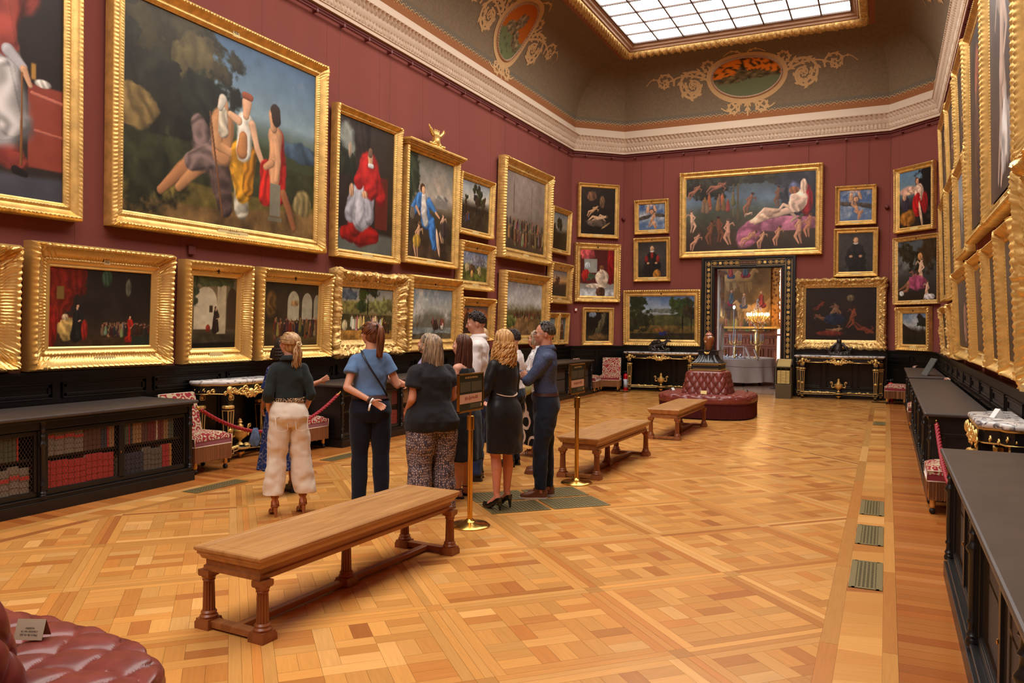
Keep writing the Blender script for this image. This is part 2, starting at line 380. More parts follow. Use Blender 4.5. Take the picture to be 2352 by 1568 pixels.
# scalloped painted line along the foot of the cove
M_scal = mat('painted_buff_ornament', (196, 156, 108), 0.85, spec=0.1)
b = MB()
for i in (0, 1, 2, 3, 4):
    j = (i+1) % 8; Ln = (Vector(bot[j])-Vector(bot[i])).length; n = int(Ln/0.14)
    s0 = 0.35 if i in (0, 4) else 0
    def fn(a, z, h, i=i, j=j, Ln=Ln):
        u = a/Ln; t = z/1.5; p = (bot[i][0]+(bot[j][0]-bot[i][0])*u, bot[i][1]+(bot[j][1]-bot[i][1])*u); q = (tops[i][0]+(tops[j][0]-tops[i][0])*u, tops[i][1]+(tops[j][1]-tops[i][1])*u)
        x, y, zz = covemap(p, q, t); M = wallframe(i)[0]; e = 0.006+h
        return (x+M[0][1]*e, y+M[1][1]*e, zz-e*0.3)
    pts = []; m0 = int(n*s0)
    for k in range(m0*8, n*8+1):
        a = k/8*Ln/n; ph = (k % 8)/8; pts.append((a, 0.135+0.05*abs(math.sin(PI*ph))))
    b.ribbon(pts, [0.014]*len(pts), 0.002, fn)
    for k in range(m0, n):
        for (da, z, r) in ((0.5, 0.115, 0.011), (0.0, 0.205, 0.012)):
            a = (k+da)*Ln/n; b.ribbon([(a-r, z), (a, z+r*0.01), (a+r, z)], [r*0.6, r*2, r*0.6], 0.002, fn)
struct(b.build('trim_15', M_scal))
# ---- skylight ----
SX0, SX1, SY0, SY1, SZ = -5.75, -0.81, -6.5, 19.02, 8.70
def rectsweep(rings, step=None, disp=None):
    """rings: (grow, z) about the skylight rectangle"""
    b = MB(); vs = []; np_ = len(rings); cor0 = [(SX0, SY0), (SX0, SY1), (SX1, SY1), (SX1, SY0)]; sg = [(-1, -1), (-1, 1), (1, 1), (1, -1)]; tot = 0
    for i in range(4):
        j = (i+1) % 4; Ln = abs(cor0[j][0]-cor0[i][0])+abs(cor0[j][1]-cor0[i][1]); n = int(Ln/step) if step else 1
        for k in range(n):
            t = k/n
            for q, (g, z) in enumerate(rings):
                a = (cor0[i][0]+sg[i][0]*g, cor0[i][1]+sg[i][1]*g); c = (cor0[j][0]+sg[j][0]*g, cor0[j][1]+sg[j][1]*g)
                e = disp(q, Ln*t) if (disp and k) else 0; vs.append((a[0]+(c[0]-a[0])*t, a[1]+(c[1]-a[1])*t, z-e))
        tot += n
    b.v = vs
    for r in range(tot):
        for q in range(np_-1): b.f.append((r*np_+q, r*np_+q+1, ((r+1) % tot)*np_+q+1, ((r+1) % tot)*np_+q))
    b.m = [0]*len(b.f); return b
M_sky_t = mat('skylight_moulding', (178, 138, 108), 0.5, spec=0.4)
struct(rectsweep([(0.48, 8.49), (0.40, 8.47), (0.36, 8.47), (0.34, 8.52)]).build('trim_16', mat('brown_ceiling_band', (150, 88, 58), 0.8), smooth=False))
def gd(q, s): return (0.03*math.sin(2*PI*s/0.16+q*1.9)+0.02*math.sin(2*PI*s/0.061+q*3.1)) if 0 < q < 6 else 0
struct(rectsweep([(0.36, 8.50), (0.345, 8.45), (0.30, 8.42), (0.24, 8.42), (0.19, 8.44), (0.165, 8.49), (0.165, 8.55)], 0.028, gd).build('trim_17', M_goldd, smooth=True))
struct(rectsweep([(0.17, 8.54), (0.13, 8.54), (0.12, 8.58), (0.07, 8.60), (0.06, 8.64), (0.02, 8.66), (0.0, 8.66), (0.0, 8.75)]).build('trim_18', M_sky_t, smooth=False))
# glass and glazing bars
mg = bpy.data.materials.new('daylit_frosted_glass'); nt, bs = nodes(mg); L = nt.links.new
bs.inputs['Base Color'].default_value = (0.75, 0.8, 0.82, 1); bs.inputs['Roughness'].default_value = 0.35
tc = N(nt, 'ShaderNodeTexCoord'); no = N(nt, 'ShaderNodeTexNoise', Scale=0.35, Detail=2.0); L(tc.outputs['Object'], no.inputs['Vector'])
mr = N(nt, 'ShaderNodeMapRange'); mr.inputs['From Min'].default_value = 0.35; mr.inputs['From Max'].default_value = 0.65; mr.inputs['To Min'].default_value = SKY*0.8; mr.inputs['To Max'].default_value = SKY*1.2
L(no.outputs['Fac'], mr.inputs['Value']); L(mr.outputs[0], bs.inputs['Emission Strength']); bs.inputs['Emission Color'].default_value = (1.0, 0.97, 0.93, 1)
NX = 8; PX = (SX1-SX0)/NX; PY = 0.618; NY = int(round((SY1-SY0)/PY)); PY = (SY1-SY0)/NY
b = MB()
for iy in range(0, NY, 3):
    b.add([(SX0, SY0+iy*PY, SZ), (SX1, SY0+iy*PY, SZ), (SX1, SY0+min(iy+3, NY)*PY, SZ), (SX0, SY0+min(iy+3, NY)*PY, SZ)], [(3, 2, 1, 0)])
glass = struct(b.build('window_1', mg))
b = MB()
for k in range(NX+1): b.bb(SX0+k*PX-0.016, SX0+k*PX+0.016, SY0, SY1, SZ-0.05, SZ-0.004)
for k in range(NY+1): b.bb(SX0, SX1, SY0+k*PY-0.014, SY0+k*PY+0.014, SZ-0.04, SZ-0.004)
b.build('glazing_bar', mat('bronze_glazing_bar', (96, 78, 70), 0.5, 0.3), glass)
b = MB(); KEY = [(0, 0, 0, 1), (0, 1, 1, 1), (1, 1, 1, .3), (1, .3, .35, .3), (.35, .3, .35, .65), (.35, .65, .7, .65)]
for iy in range(NY-8, NY):
    for ix in range(NX):
        if not (iy == NY-1 or ix in (0, NX-1)): continue
        x0, y0 = SX0+ix*PX, SY0+iy*PY
        for fx in (0.12, 0.17, 0.83, 0.88): b.bb(x0+PX*fx-0.005, x0+PX*fx+0.005, y0+0.06, y0+PY-0.06, SZ-0.006, SZ-0.003)
        for qx, qy, sx, sy in ((0.5, 0.5, 1, 1), (0.5, 0.5, -1, -1), (.5, .5, 1, -1), (.5, .5, -1, 1)):
            for (a, c, d, e) in KEY:
                xa, xb = x0+PX*(qx+sx*a*0.25), x0+PX*(qx+sx*d*0.25); ya, yb = y0+PY*(qy+sy*c*0.3), y0+PY*(qy+sy*e*0.3)
                b.bb(min(xa, xb)-0.004, max(xa, xb)+0.004, min(ya, yb)-0.004, max(ya, yb)+0.004, SZ-0.006, SZ-0.003)
b.build('etched_pattern', mat('etched_glass_line', (214, 218, 214), 0.6, emit=(214, 220, 218), estr=0.75), glass)

# ---- painted medallions and scrollwork on the coves ----
def endmap(cx):
    def fn(a, bb_, h):
        t = 0.715+bb_/1.33; p = (0, YE-0.10); x, y, z = covemap(p, (0, RY1), t); return (cx+a, y-(0.008+h)*math.cos(t), z-(0.008+h)*math.sin(t))
    return fn
def sidemap(cy, side):
    def fn(a, bb_, h):
        t = 0.70+bb_/1.45
        p0 = (XL+0.10 if side < 0 else XR-0.10, 0); x, y, z = covemap(p0, (RX0 if side < 0 else RX1, 0), t)
        return (x-side*(0.008+h)*math.cos(t), cy-side*a, z-(0.008+h)*math.sin(t))
    return fn
def spiral(cx, cy, r, turns, a0, sgn, n=44):
    return [(cx+r*(1-0.86*k/n)*math.cos(a0+sgn*turns*2*PI*k/n), cy+r*(1-0.86*k/n)*math.sin(a0+sgn*turns*2*PI*k/n)) for k in range(n+1)]
def leafy(b, pts, w, fn, every=4, ls=1.7):
    n = len(pts); b.ribbon(pts, [w*(1-0.55*i/n) for i in range(n)], 0.003, fn)
    for i in range(2, n-6, every):
        for sg in (-1, 1):
            if (i//every+sg) % 2 == 0 and i > n*0.6: continue
            dx, dy = pts[i+1][0]-pts[i][0], pts[i+1][1]-pts[i][1]; l = math.hypot(dx, dy) or 1; dx /= l; dy /= l; nx, ny = -dy*sg, dx*sg; q = w*ls*(1-0.6*i/n)
            lf = [(pts[i][0]+dx*q*u*0.9+nx*q*(u**0.7)*0.75, pts[i][1]+dy*q*u*0.9+ny*q*(u**0.7)*0.75) for u in (0, 0.35, 0.7, 1.0)]
            b.ribbon(lf, [w*0.7, w*0.9, w*0.55, w*0.08], 0.0035, fn)
def scrolls(name, fn, rx, ry, sx=1.0):
    b = MB()
    ring = [(math.cos(2*PI*k/48)*(rx+0.09), math.sin(2*PI*k/48)*(ry+0.09)) for k in range(49)]; b.ribbon(ring, [0.14]*49, 0.002, fn)
    for s in (-1, 1):
        def m(P): return [(s*x*sx, y) for x, y in P]
        leafy(b, m(spiral(rx+0.52*1, -0.12, 0.40, 1.5, 2.6, -1)), 0.075, fn)
        leafy(b, m(spiral(rx+0.50, -0.12, 0.22, 1.1, 0.6, -1)), 0.06, fn)
        leafy(b, m(spiral(rx+1.22, 0.06, 0.24, 1.5, 3.6, -1)), 0.05, fn)
        leafy(b, m([(rx+0.1+1.25*u, -0.02+0.22*math.sin(u*3.0)-0.08*u) for u in [k/20 for k in range(21)]]), 0.06, fn)
        leafy(b, m([(rx+1.3+0.42*u, 0.05+0.12*math.sin(u*3.4)) for u in [k/14 for k in range(15)]]), 0.035, fn)
        leafy(b, m(spiral(rx*0.92+0.12, 0.36, 0.2, 1.4, 4.0, 1)), 0.05, fn)
        leafy(b, m(spiral(rx*0.45, -ry-0.2, 0.2, 1.3, 1.6, 1)), 0.05, fn)
        leafy(b, m([(rx*0.25+0.45*u, -ry-0.12-0.16*math.sin(u*2.6)) for u in [k/14 for k in range(15)]]), 0.05, fn)
        leafy(b, m([(0.08+0.42*u, ry+0.16+0.10*math.sin(u*3.6)) for u in [k/14 for k in range(15)]]), 0.045, fn)
        for (fx, fy) in ((rx+0.52, -0.12), (rx+1.22, 0.06)):
            for k in range(6):
                a = k*PI/3; b.ribbon([(s*(fx+0.02*math.cos(a))*sx, fy+0.02*math.sin(a)), (s*(fx+0.06*math.cos(a))*sx, fy+0.06*math.sin(a)), (s*(fx+0.08*math.cos(a))*sx, fy+0.08*math.sin(a))], [0.02, 0.05, 0.01], 0.004, fn)
    leafy(b, [(0, -ry-0.08-0.34*u) for u in [k/12 for k in range(13)]], 0.07, fn)
    return b
def medallion(name, fn, rx, ry, label, fig):
    t = thing('painted_roundel', label, 'painting', fn(0, 0, 0)); base = Vector(t.location)
    def g(a, bb_, h): p = fn(a, bb_, h); return (p[0]-base.x, p[1]-base.y, p[2]-base.z)
    scrolls('', g, rx, ry).build('painted_scrollwork', M_scal, t)
    nR, nA = 16, 56; vs = []; fs = []; cols = []
    for i in range(nR+1):
        for j in range(nA):
            r = i/nR; a = 2*PI*j/nA; x, y = r*math.cos(a), r*math.sin(a); vs.append(g(x*rx, y*ry, 0.006)); cols.append(lin(fig(x, y)))
    for i in range(nR):
        for j in range(nA): fs.append((i*nA+j, i*nA+(j+1) % nA, (i+1)*nA+(j+1) % nA, (i+1)*nA+j))
    me = bpy.data.meshes.new('picture'); me.from_pydata(vs, [], fs); at = me.color_attributes.new('Col', 'FLOAT_COLOR', 'POINT')
    at.data.foreach_set('color', np.array([(*c, 1) for c in cols], np.float32).ravel()); me.materials.append(vcol_mat('roundel_paint', 0.8, 0.1))
    o = bpy.data.objects.new('picture', me); C.objects.link(o); o.parent = t
    b = MB(); n = int(2*PI*(rx+ry)/2/0.05)
    b.tube([g(math.cos(2*PI*k/64)*(rx+0.02), math.sin(2*PI*k/64)*(ry+0.02), 0.0) for k in range(65)], 0.028, 8)
    for k in range(n):
        a = 2*PI*k/n; b.sphere(g(math.cos(a)*(rx+0.02), math.sin(a)*(ry+0.02), 0.03), 0.017, 6, 4)
    b.build('beaded_rim', M_plasterd, t, smooth=True)
def blobs(x, y, L_):
    v = 0
    for cx, cy, rx_, ry_ in L_: v = max(v, 1-((x-cx)/rx_)**2-((y-cy)/ry_)**2)
    return v
def fig_end(x, y):
    nz = noise.noise((x*9, y*7, 1)); c = (104, 106, 74) if y < -0.12+0.06*math.sin(3*x) else (214, 112, 30)
    if y > -0.05 and nz > 0.12 and y > 0.1: c = (70, 50, 24)
    if abs(y+0.08) < 0.05: c = (40, 66, 62)
    v = blobs(x, y, [(-0.45, -0.14, 0.34, 0.2), (-0.12, 0.08, 0.2, 0.34), (0.25, 0.0, 0.5, 0.2), (0.6, -0.04, 0.4, 0.12), (-0.75, -0.22, 0.24, 0.1)])
    if v > 0: s = 0.75+0.5*noise.noise((x*6, y*9, 4)); c = tuple(k*s for k in (128, 104, 66))
    if -0.14 < x < -0.02 and y > 0.3: c = (52, 44, 26)
    return c
def fig_side(x, y):
    c = (108, 112, 74) if y < -0.2-0.1*x else (176, 92, 26)
    if noise.noise((x*8, y*8, 3)) > 0.3 and y < -0.3: c = (74, 84, 52)
    v = blobs(x, y, [(-0.3, 0.0, 0.34, 0.22), (0.02, 0.2, 0.2, 0.4), (0.25, 0.35, 0.16, 0.26), (0.3, -0.28, 0.24, 0.26), (0.55, -0.5, 0.2, 0.14)])
    if v > 0: s = 0.8+0.6*noise.noise((x*6, y*9, 4)); c = tuple(k*s for k in (150, 126, 92))
    return c
medallion('a', endmap(-3.25), 0.82, 0.46, 'oval painted panel with beaded rim and scrollwork on the cove above the doorway', fig_end)
medallion('b', sidemap(15.15, -1), 0.55, 0.62, 'round painted panel of a seated robed figure on the left cove', fig_side)
medallion('c', sidemap(15.15, 1), 0.55, 0.62, 'scrolled painted panel on the cove at the right, only its tip in view', fig_side)

# ---- floor: diagonal Chantilly parquet panels, every plank its own face ----
FP = []   # (poly, tone, uv direction)
def clip(poly, x0, x1, y0, y1):
    for ax, lim, sg in ((0, x0, 1), (0, x1, -1), (1, y0, 1), (1, y1, -1)):
        out = []
        for i in range(len(poly)):
            a, c = poly[i-1], poly[i]; da, dc = sg*(a[ax]-lim), sg*(c[ax]-lim)
            if (da >= 0) != (dc >= 0): t = da/(da-dc); out.append((a[0]+(c[0]-a[0])*t, a[1]+(c[1]-a[1])*t))
            if dc >= 0: out.append(c)
        poly = out
        if len(poly) < 3: return None
    return poly
TONES = [(205, 143, 73), (200, 136, 68), (210, 150, 80), (192, 124, 60), (217, 160, 92), (182, 114, 54), (206, 147, 78), (170, 104, 52), (202, 140, 73)]
def plank(poly, d, dark=0.0, region=None):
    if region:
        poly = clip(poly, *region)
        if not poly: return
    c = TONES[int(rnd.random()*rnd.random()*9)]; k = (1-dark)*rnd.uniform(0.93, 1.05); FP.append((poly, tuple(x*k for x in c), d))
s2 = math.sqrt(0.5); PITCH = 1.03; A0, B0 = 2.16, 3.465
REG = (-6.02, -0.30, YB+1.2, 19.75)
def RP(a, b): return ((a-b)*s2, (a+b)*s2)
def rq(a0, a1, b0, b1, along_a, dark=0.0):
    g = 0.0006; P = [RP(a0+g, b0+g), RP(a1-g, b0+g), RP(a1-g, b1-g), RP(a0+g, b1-g)]
    plank(P, (s2, s2) if along_a else (-s2, s2), dark, REG)
BW = 0.048; FR = 0.062
for ia in range(-16, 20):
    for ib in range(-6, 24):
        a, bq = A0+ia*PITCH, B0+ib*PITCH; cx, cy = RP(a+PITCH/2, bq+PITCH/2)
        if not (-7.0 < cx < 0.7 and YB < cy < 20.7): continue
        # dividing bands
        rq(a-BW, a+BW*0, bq+BW, bq+PITCH-BW, False, 0.03); rq(a, a+BW, bq+BW, bq+PITCH-BW, False, -0.02)
        rq(a+BW, a+PITCH-BW, bq-BW, bq, True, 0.02); rq(a+BW, a+PITCH-BW, bq, bq+BW, True, -0.04)
        rq(a-BW, a+BW, bq-BW, bq+BW, ia % 2 == 0, 0.06)
        x0, x1, y0, y1 = a+BW, a+PITCH-BW, bq+BW, bq+PITCH-BW
        rq(x0, x0+FR, y0, y1, False); rq(x1-FR, x1, y0, y1, False); rq(x0+FR, x1-FR, y0, y0+FR, True); rq(x0+FR, x1-FR, y1-FR, y1, True)
        x0 += FR; x1 -= FR; y0 += FR; y1 -= FR; S = x1-x0; rw = 0.098; nn = 2; cw = (S-nn*rw)/(nn+1)
        edges = [0]
        for k in range(nn): edges += [edges[-1]+cw, edges[-1]+cw+rw]
        edges.append(S)
        for i in range(2*nn+1):
            for j in range(2*nn+1):
                ea, eb = x0+edges[i], x0+edges[i+1]; fa, fb = y0+edges[j], y0+edges[j+1]; odi, odj = i % 2, j % 2
                if odi and odj: continue
                if odi: # vertical rail piece; over crossings where (i+j) pattern says so
                    lo = fa - (rw if j > 0 and ((i+j) // 2) % 2 == 0 else 0); rq(ea, eb, lo, fb, False)
                elif odj:
                    lo = ea - (rw if i > 0 and ((i+j) // 2) % 2 == 1 else 0); rq(lo, eb, fa, fb, True)
                else:
                    al = (i//2+j//2) % 2 == 0; h = (fb-fa)/2 if al else (eb-ea)/2
                    if al: rq(ea, eb, fa, fa+h, True); rq(ea, eb, fa+h, fb, True)
                    else: rq(ea, ea+h, fa, fb, False); rq(ea+h, eb, fa, fb, False)
def axis_plank(x0, x1, y0, y1, along_y, dark=0.0, tint=None):
    g = 0.0007; plank([(x0+g, y0+g), (x1-g, y0+g), (x1-g, y1-g), (x0+g, y1-g)], (0, 1) if along_y else (1, 0), dark)
    if tint: p, c, d = FP[-1]; FP[-1] = (p, tuple(a*q for a, q in zip(c, tint)), d)
y = YB+1.0
while y < 19.9:
    d = rnd.uniform(1.2, 2.0)
    for (x0, x1) in ((-6.10, -6.02), (-6.385, -6.285), (-0.30, -0.21), (0.0, 0.073)): axis_plank(x0, x1, y, min(y+d, 19.95), True, 0.05)
    y += d
y = YB+1.0; k = 0
while y < 19.75:
    d = 0.105
    for (x0, x1) in ((-7.6, -6.385), (0.073, 1.04)):
        xm = (x0+x1)/2+rnd.uniform(-.15, .15); axis_plank(x0, xm, y, y+d, False, 0.16, (1.0, .86, .76)); axis_plank(xm, x1, y, y+d, False, 0.16, (1.0, .86, .76))
    y += d
y = YB+1.0
while y < 19.7:      # strips of slanting blocks between the long border boards
    for (x0, x1) in ((-6.285, -6.10), (-0.21, 0.0)):
        for q in range(3):
            a, bq, c, d = y+0.2*q, y+0.2*(q+1), y+0.2*(q+1)+(0.05 if q < 2 else 0), y+0.2*q+(0.05 if q > 0 else 0)
            plank([(x0, a), (x1, d), (x1, c), (x0, bq)], (1, 0.2), 0.0)
    y += 0.6
y = 19.75
while y < 20.7: axis_plank(-6.6, 0.1, y, y+0.11, False, 0.12); y += 0.11
for k in range(12): axis_plank(-7.6, -6.6, 19.75+k*0.1, 19.85+k*0.1, False, 0.15); axis_plank(0.1, 1.04, 19.75+k*0.1, 19.85+k*0.1, False, 0.15)
vs = []; fs = []; cols = []; uvs = []
for poly, c, d in FP:
    n = len(vs); ox, oy = rnd.uniform(0, 40), rnd.uniform(0, 40); l = math.hypot(*d); d = (d[0]/l, d[1]/l); cl = lin(c)
    for p in poly:
        vs.append((p[0], p[1], 0.0)); cols.append((*cl, 1)); uvs.append((ox+p[0]*d[0]+p[1]*d[1], oy-p[0]*d[1]+p[1]*d[0]))
    f = tuple(range(n, n+len(poly))); 
    ar = sum(poly[i-1][0]*poly[i][1]-poly[i][0]*poly[i-1][1] for i in range(len(poly)))
    fs.append(f if ar > 0 else f[::-1])
nb = len(vs); vs += [(-7.8, YB-.2, -0.002), (1.3, YB-.2, -0.002), (1.3, 21.2, -0.002), (-7.8, 21.2, -0.002)]; fs.append((nb, nb+1, nb+2, nb+3)); cols += [(*lin((96, 56, 26)), 1)]*4; uvs += [(0, 0)]*4
me = bpy.data.meshes.new('floor'); me.from_pydata(vs, [], fs); at = me.color_attributes.new('Col', 'FLOAT_COLOR', 'POINT'); at.data.foreach_set('color', np.array(cols, np.float32).ravel())
uvl = me.uv_layers.new(name='UVMap'); li = np.zeros(len(me.loops), np.int32); me.loops.foreach_get('vertex_index', li); uvl.data.foreach_set('uv', np.array(uvs, np.float32)[li].ravel())
M_floor = vcol_mat('waxed_oak_parquet', 0.24, 0.42, bump=0.06, bscale=25, grain=0.16, gstretch=(1.5, 22, 1), gscale=3.0)
me.materials.append(M_floor); fo = bpy.data.objects.new('floor', me); C.objects.link(fo); struct(fo)
# ---- brass floor grilles ----
M_grill = mat('tarnished_brass', (134, 120, 78), 0.42, 0.5)
M_shade = mat('grille_shadow', (26, 22, 16), 0.9)  # dark flat plate, paints the shade below the lattice
def grille(w, l, n, m, loc, rz, label, group=None, simple=False):
    t = thing('floor_grille', label, 'vent', (loc[0], loc[1], 0.0006), rz, group)
    b = MB(); b.bb(-w/2, w/2, -l/2, l/2, 0, 0.0015); b.build('shade_plate', M_shade, t)
    b = MB(); e = 0.018
    b.bb(-w/2, w/2, -l/2, -l/2+e, 0, 0.005); b.bb(-w/2, w/2, l/2-e, l/2, 0, 0.005); b.bb(-w/2, -w/2+e, -l/2+e, l/2-e, 0, 0.005); b.bb(w/2-e, w/2, -l/2+e, l/2-e, 0, 0.005)
    if w > .19 and l > .5: b.bb(-w/2+e, -w/2+e+0.02, -l/2, l/2, 0, 0.005); b.bb(w/2-e-0.02, w/2-e, -l/2, l/2, 0, 0.005)
    b.build('border', M_grill, t)
    b = MB()
    for k in range(1, n): x = -w/2+w*k/n; b.bb(x-w/n*.22, x+w/n*.22, -l/2, l/2, 0.002, 0.0035)
    for k in range(1, m): y = -l/2+l*k/m; b.bb(-w/2, w/2, y-l/m*.22, y+l/m*.22, 0.0025, 0.004)
    b.build('lattice', M_grill, t); return t
for (y, lb) in ((5.82, 'brass floor grille in the right border strip, nearest of the row'), (6.96, 'brass floor grille in the right border strip, second of the row'), (8.04, 'brass floor grille in the right border strip, third of the row')):
    grille(0.20, 0.66, 8, 24, (-0.104, y), 0, lb)
grille(0.20, 0.55, 12, 22, (-0.104, 15.35), 0, 'small brass floor grille in the right border strip, the far one by the wall corner')
grille(0.19, 0.70, 6, 20, (-6.19, 6.0), 0, 'long brass floor grille in the left border beside the fringed chair')
grille(0.19, 0.70, 6, 20, (-6.19, 8.1), 0, 'brass floor grille in the left border behind the woman in blue')
grille(0.19, 0.9, 6, 20, (-6.19, 14.2), 0, 'far brass floor grille in the left border behind the second sign')
for (dx, dy, lb) in ((-1, -1, 'under the heels of the curly haired woman'), (1, -1, 'between the heeled woman and the brown shoes'), (-1, 1, 'behind the man in brown shoes'), (1, 1, 'under the brown shoes, nearest the front')):
    u = (dx*0.30, dy*0.235)
    cx, cy = -3.03+(u[0]*s2-u[1]*s2), 6.93+(u[0]*s2+u[1]*s2)
    grille(0.56, 0.42, 16, 12, (cx, cy), PI/4, 'square iron floor grating panel '+lb)
# ================= PICTURES =================
GAINP = 0.92
def canvas_colors(ops, W, H, nx, ny, seed):
    """mixes a loose painted composition on an nx x ny grid: gradients, blots, trees, robed figures"""
    X, Y = np.meshgrid(np.linspace(0, 1, nx), np.linspace(0, 1, ny)); r = np.random.RandomState(seed); asp = W/H
    def nz(f, k=0, amp=1.0):
        rr = np.random.RandomState(seed*7+k); v = np.zeros_like(X); a = 1.0
        for o in range(4):
            ff = f*(2**o); gx, gy = int(ff*asp)+3, int(ff)+3; g = rr.uniform(-1, 1, (gy, gx)); u = X[0]*ff*asp; w = Y[:, 0]*ff
            i0 = np.clip(u.astype(int), 0, gx-2); j0 = np.clip(w.astype(int), 0, gy-2); fu = u-i0; fv = w-j0; fu = fu*fu*(3-2*fu); fv = fv*fv*(3-2*fv)
            A = g[np.ix_(j0, i0)]; B = g[np.ix_(j0, i0+1)]; C_ = g[np.ix_(j0+1, i0)]; D_ = g[np.ix_(j0+1, i0+1)]
            v += a*((A*(1-fu)+B*fu)*(1-fv[:, None])+(C_*(1-fu)+D_*fu)*fv[:, None]); a *= 0.55
        return v*amp
    n1, n2, n3 = nz(1.6, 1), nz(4.5, 2), nz(14.0, 3)
    img = np.zeros((ny, nx, 3))
    def blend(c, a): img[:] = img*(1-a[..., None])+np.array(c, float)*a[..., None]
    def ell(cx, cy, rx, ry, c, soft=0.15, ang=0.0, rough=0.0, sh=0.25):
        ca, sa = math.cos(math.radians(ang)), math.sin(math.radians(ang)); dx, dy = (X-cx)*asp, Y-cy; u = (dx*ca+dy*sa)/(rx*asp); v = (-dx*sa+dy*ca)/ry
        d = np.sqrt(u*u+v*v)+(rough+0.10)*(n3*0.7+n2*0.7); a = np.clip((1-d)/max(soft, 1e-3)+0.5, 0, 1)
        s = 1+sh*np.clip(-u*0.6+v*0.5, -1, 1)+0.16*np.sin(u*7+n2*4+v*2)*(a > 0.5); img[:] = img*(1-a[..., None])+np.clip(np.array(c, float)[None, None]*s[..., None]*(1+0.08*n3[..., None]), 0, 255)*a[..., None]
    def limb(pts, rs, c, fold=0.0):
        best = np.full_like(X, 9.0); side = np.zeros_like(X)
        for (p, q, r0, r1) in zip(pts[:-1], pts[1:], rs[:-1], rs[1:]):
            ax, ay, bx, by = p[0]*asp, p[1], q[0]*asp, q[1]; dx, dy = bx-ax, by-ay; l2 = dx*dx+dy*dy+1e-9; t = np.clip(((X*asp-ax)*dx+(Y-ay)*dy)/l2, 0, 1)
            ex, ey = X*asp-ax-t*dx, Y-ay-t*dy; rr_ = r0+(r1-r0)*t; d = np.hypot(ex, ey)/rr_; m = d < best; best[m] = d[m]; side[m] = ((-ex*0.6+ey*0.7)/rr_)[m]
        a = np.clip((1-best-0.10*n3)/0.22+0.5, 0, 1); s_ = 1+0.26*np.clip(side, -1, 1)-0.12*(best > 0.72)
        if fold: s_ = s_+fold*np.sin(side*6+n2*5)
        img[:] = img*(1-a[..., None])+np.clip(np.array(c, float)[None, None]*s_[..., None], 0, 255)*a[..., None]
    for op in ops:
        k = op[0]
        if k == 'G':
            ys = [q[0] for q in op[1]]; yy = np.clip(Y+0.03*n1, 0, 1)
            for ch in range(3): img[..., ch] = np.interp(yy, ys, [q[1][ch] for q in op[1]])
        elif k == 'N': img *= (1+op[1]*(n1*0.5+n2*0.5))[..., None]
        elif k == 'C': # clouds: colour, amount, y range
            a = np.clip((n1+0.6*n2+0.3*n3)*op[2], 0, 0.9)*np.clip((Y-op[3])/0.15, 0, 1)*np.clip((op[4]-Y)/0.1+0.5, 0, 1); blend(op[1], a)
        elif k == 'H': # land line: base height, amplitude, colour, slope
            hgt = op[1]+op[2]*(nz(0.9, int(op[1]*90))[0])+(op[4] if len(op) > 4 else 0)*(X[0]-0.5); a = np.clip((hgt[None, :]-Y)/0.015, 0, 1); c = np.array(op[3], float)*(1+0.22*(n2+n3*0.6))[..., None]; img[:] = img*(1-a[..., None])+np.clip(c, 0, 255)*a[..., None]
        elif k == 'E': ell(*op[1:6], **(op[6] if len(op) > 6 else {}))
        elif k == 'T': # tree: x, base y, height, colour, spread
            x, y, h, c, sp = op[1:6]; ell(x, y+h*0.35, 0.008+0.004/asp, h*0.4, tuple(v*0.5 for v in c), 0.3)
            for q in range(9): ell(x+r.uniform(-1, 1)*sp*0.6/asp, y+h*r.uniform(0.5, 1.0), sp*r.uniform(0.3, 0.6)/asp, sp*r.uniform(0.25, 0.5), tuple(v*r.uniform(0.75, 1.25) for v in c), 0.35, rough=0.35)
        elif k == 'F': # robed figure: x, base y, height, robe colour, hair colour, lean
            x, y, h, c, hr = op[1:6]; ln = op[6] if len(op) > 6 else 0; sk = (206, 158, 120); g = h/asp
            limb([(x-0.05*g, y+.02*h), (x-0.02*g, y+.45*h), (x+ln*.1*g, y+.78*h)], [.15*h, .12*h, .10*h], tuple(v*0.8 for v in c), 0.2)
            limb([(x+0.07*g, y+.02*h), (x+0.03*g, y+.45*h), (x+ln*.1*g, y+.76*h)], [.11*h, .10*h, .09*h], c, 0.2)
            limb([(x+ln*.1*g+.08*g, y+.76*h), (x+.17*g, y+.56*h), (x+.08*g, y+.48*h)], [.045*h, .04*h, .03*h], tuple(min(255, v*1.15) for v in c)); limb([(x+.10*g, y+.49*h), (x+.05*g, y+.47*h)], [.022*h, .02*h], sk)
            limb([(x+ln*.1*g, y+.82*h), (x+ln*.12*g, y+.90*h)], [.03*h, .055*h], sk); limb([(x+ln*.12*g-.02*g, y+.95*h), (x+ln*.12*g-.025*g, y+.90*h)], [.05*h, .05*h], hr); limb([(x+ln*.12*g+.02*g, y+.91*h), (x+ln*.12*g+.018*g, y+.87*h)], [.035*h, .03*h], sk)
        elif k == 'B': # body: reclining or nude soft figure, x,y,length,colour,angle
            x, y, l, c, an = op[1:6]; ca, sa = math.cos(math.radians(an)), math.sin(math.radians(an)); fl = -1 if (90 < an < 270 or (an < 90 and seed % 2)) else 1
            def P(u, v): v *= fl; return (x+(u*ca-v*sa)*l/asp, y+(u*sa+v*ca)*l)
            dk = tuple(v*0.84 for v in c)
            limb([P(-.5, -.10), P(-.22, -.02), P(0, -.02)], [.026*l, .05*l, .07*l], dk); limb([P(.26, -.05), P(.34, -.18), P(.22, -.24)], [.035*l, .03*l, .02*l], dk)
            limb([P(-.46, .02), P(-.24, .14), P(.0, .02)], [.028*l, .052*l, .075*l], c); limb([P(-.46, .02), P(-.52, -.01)], [.03*l, .018*l], c)
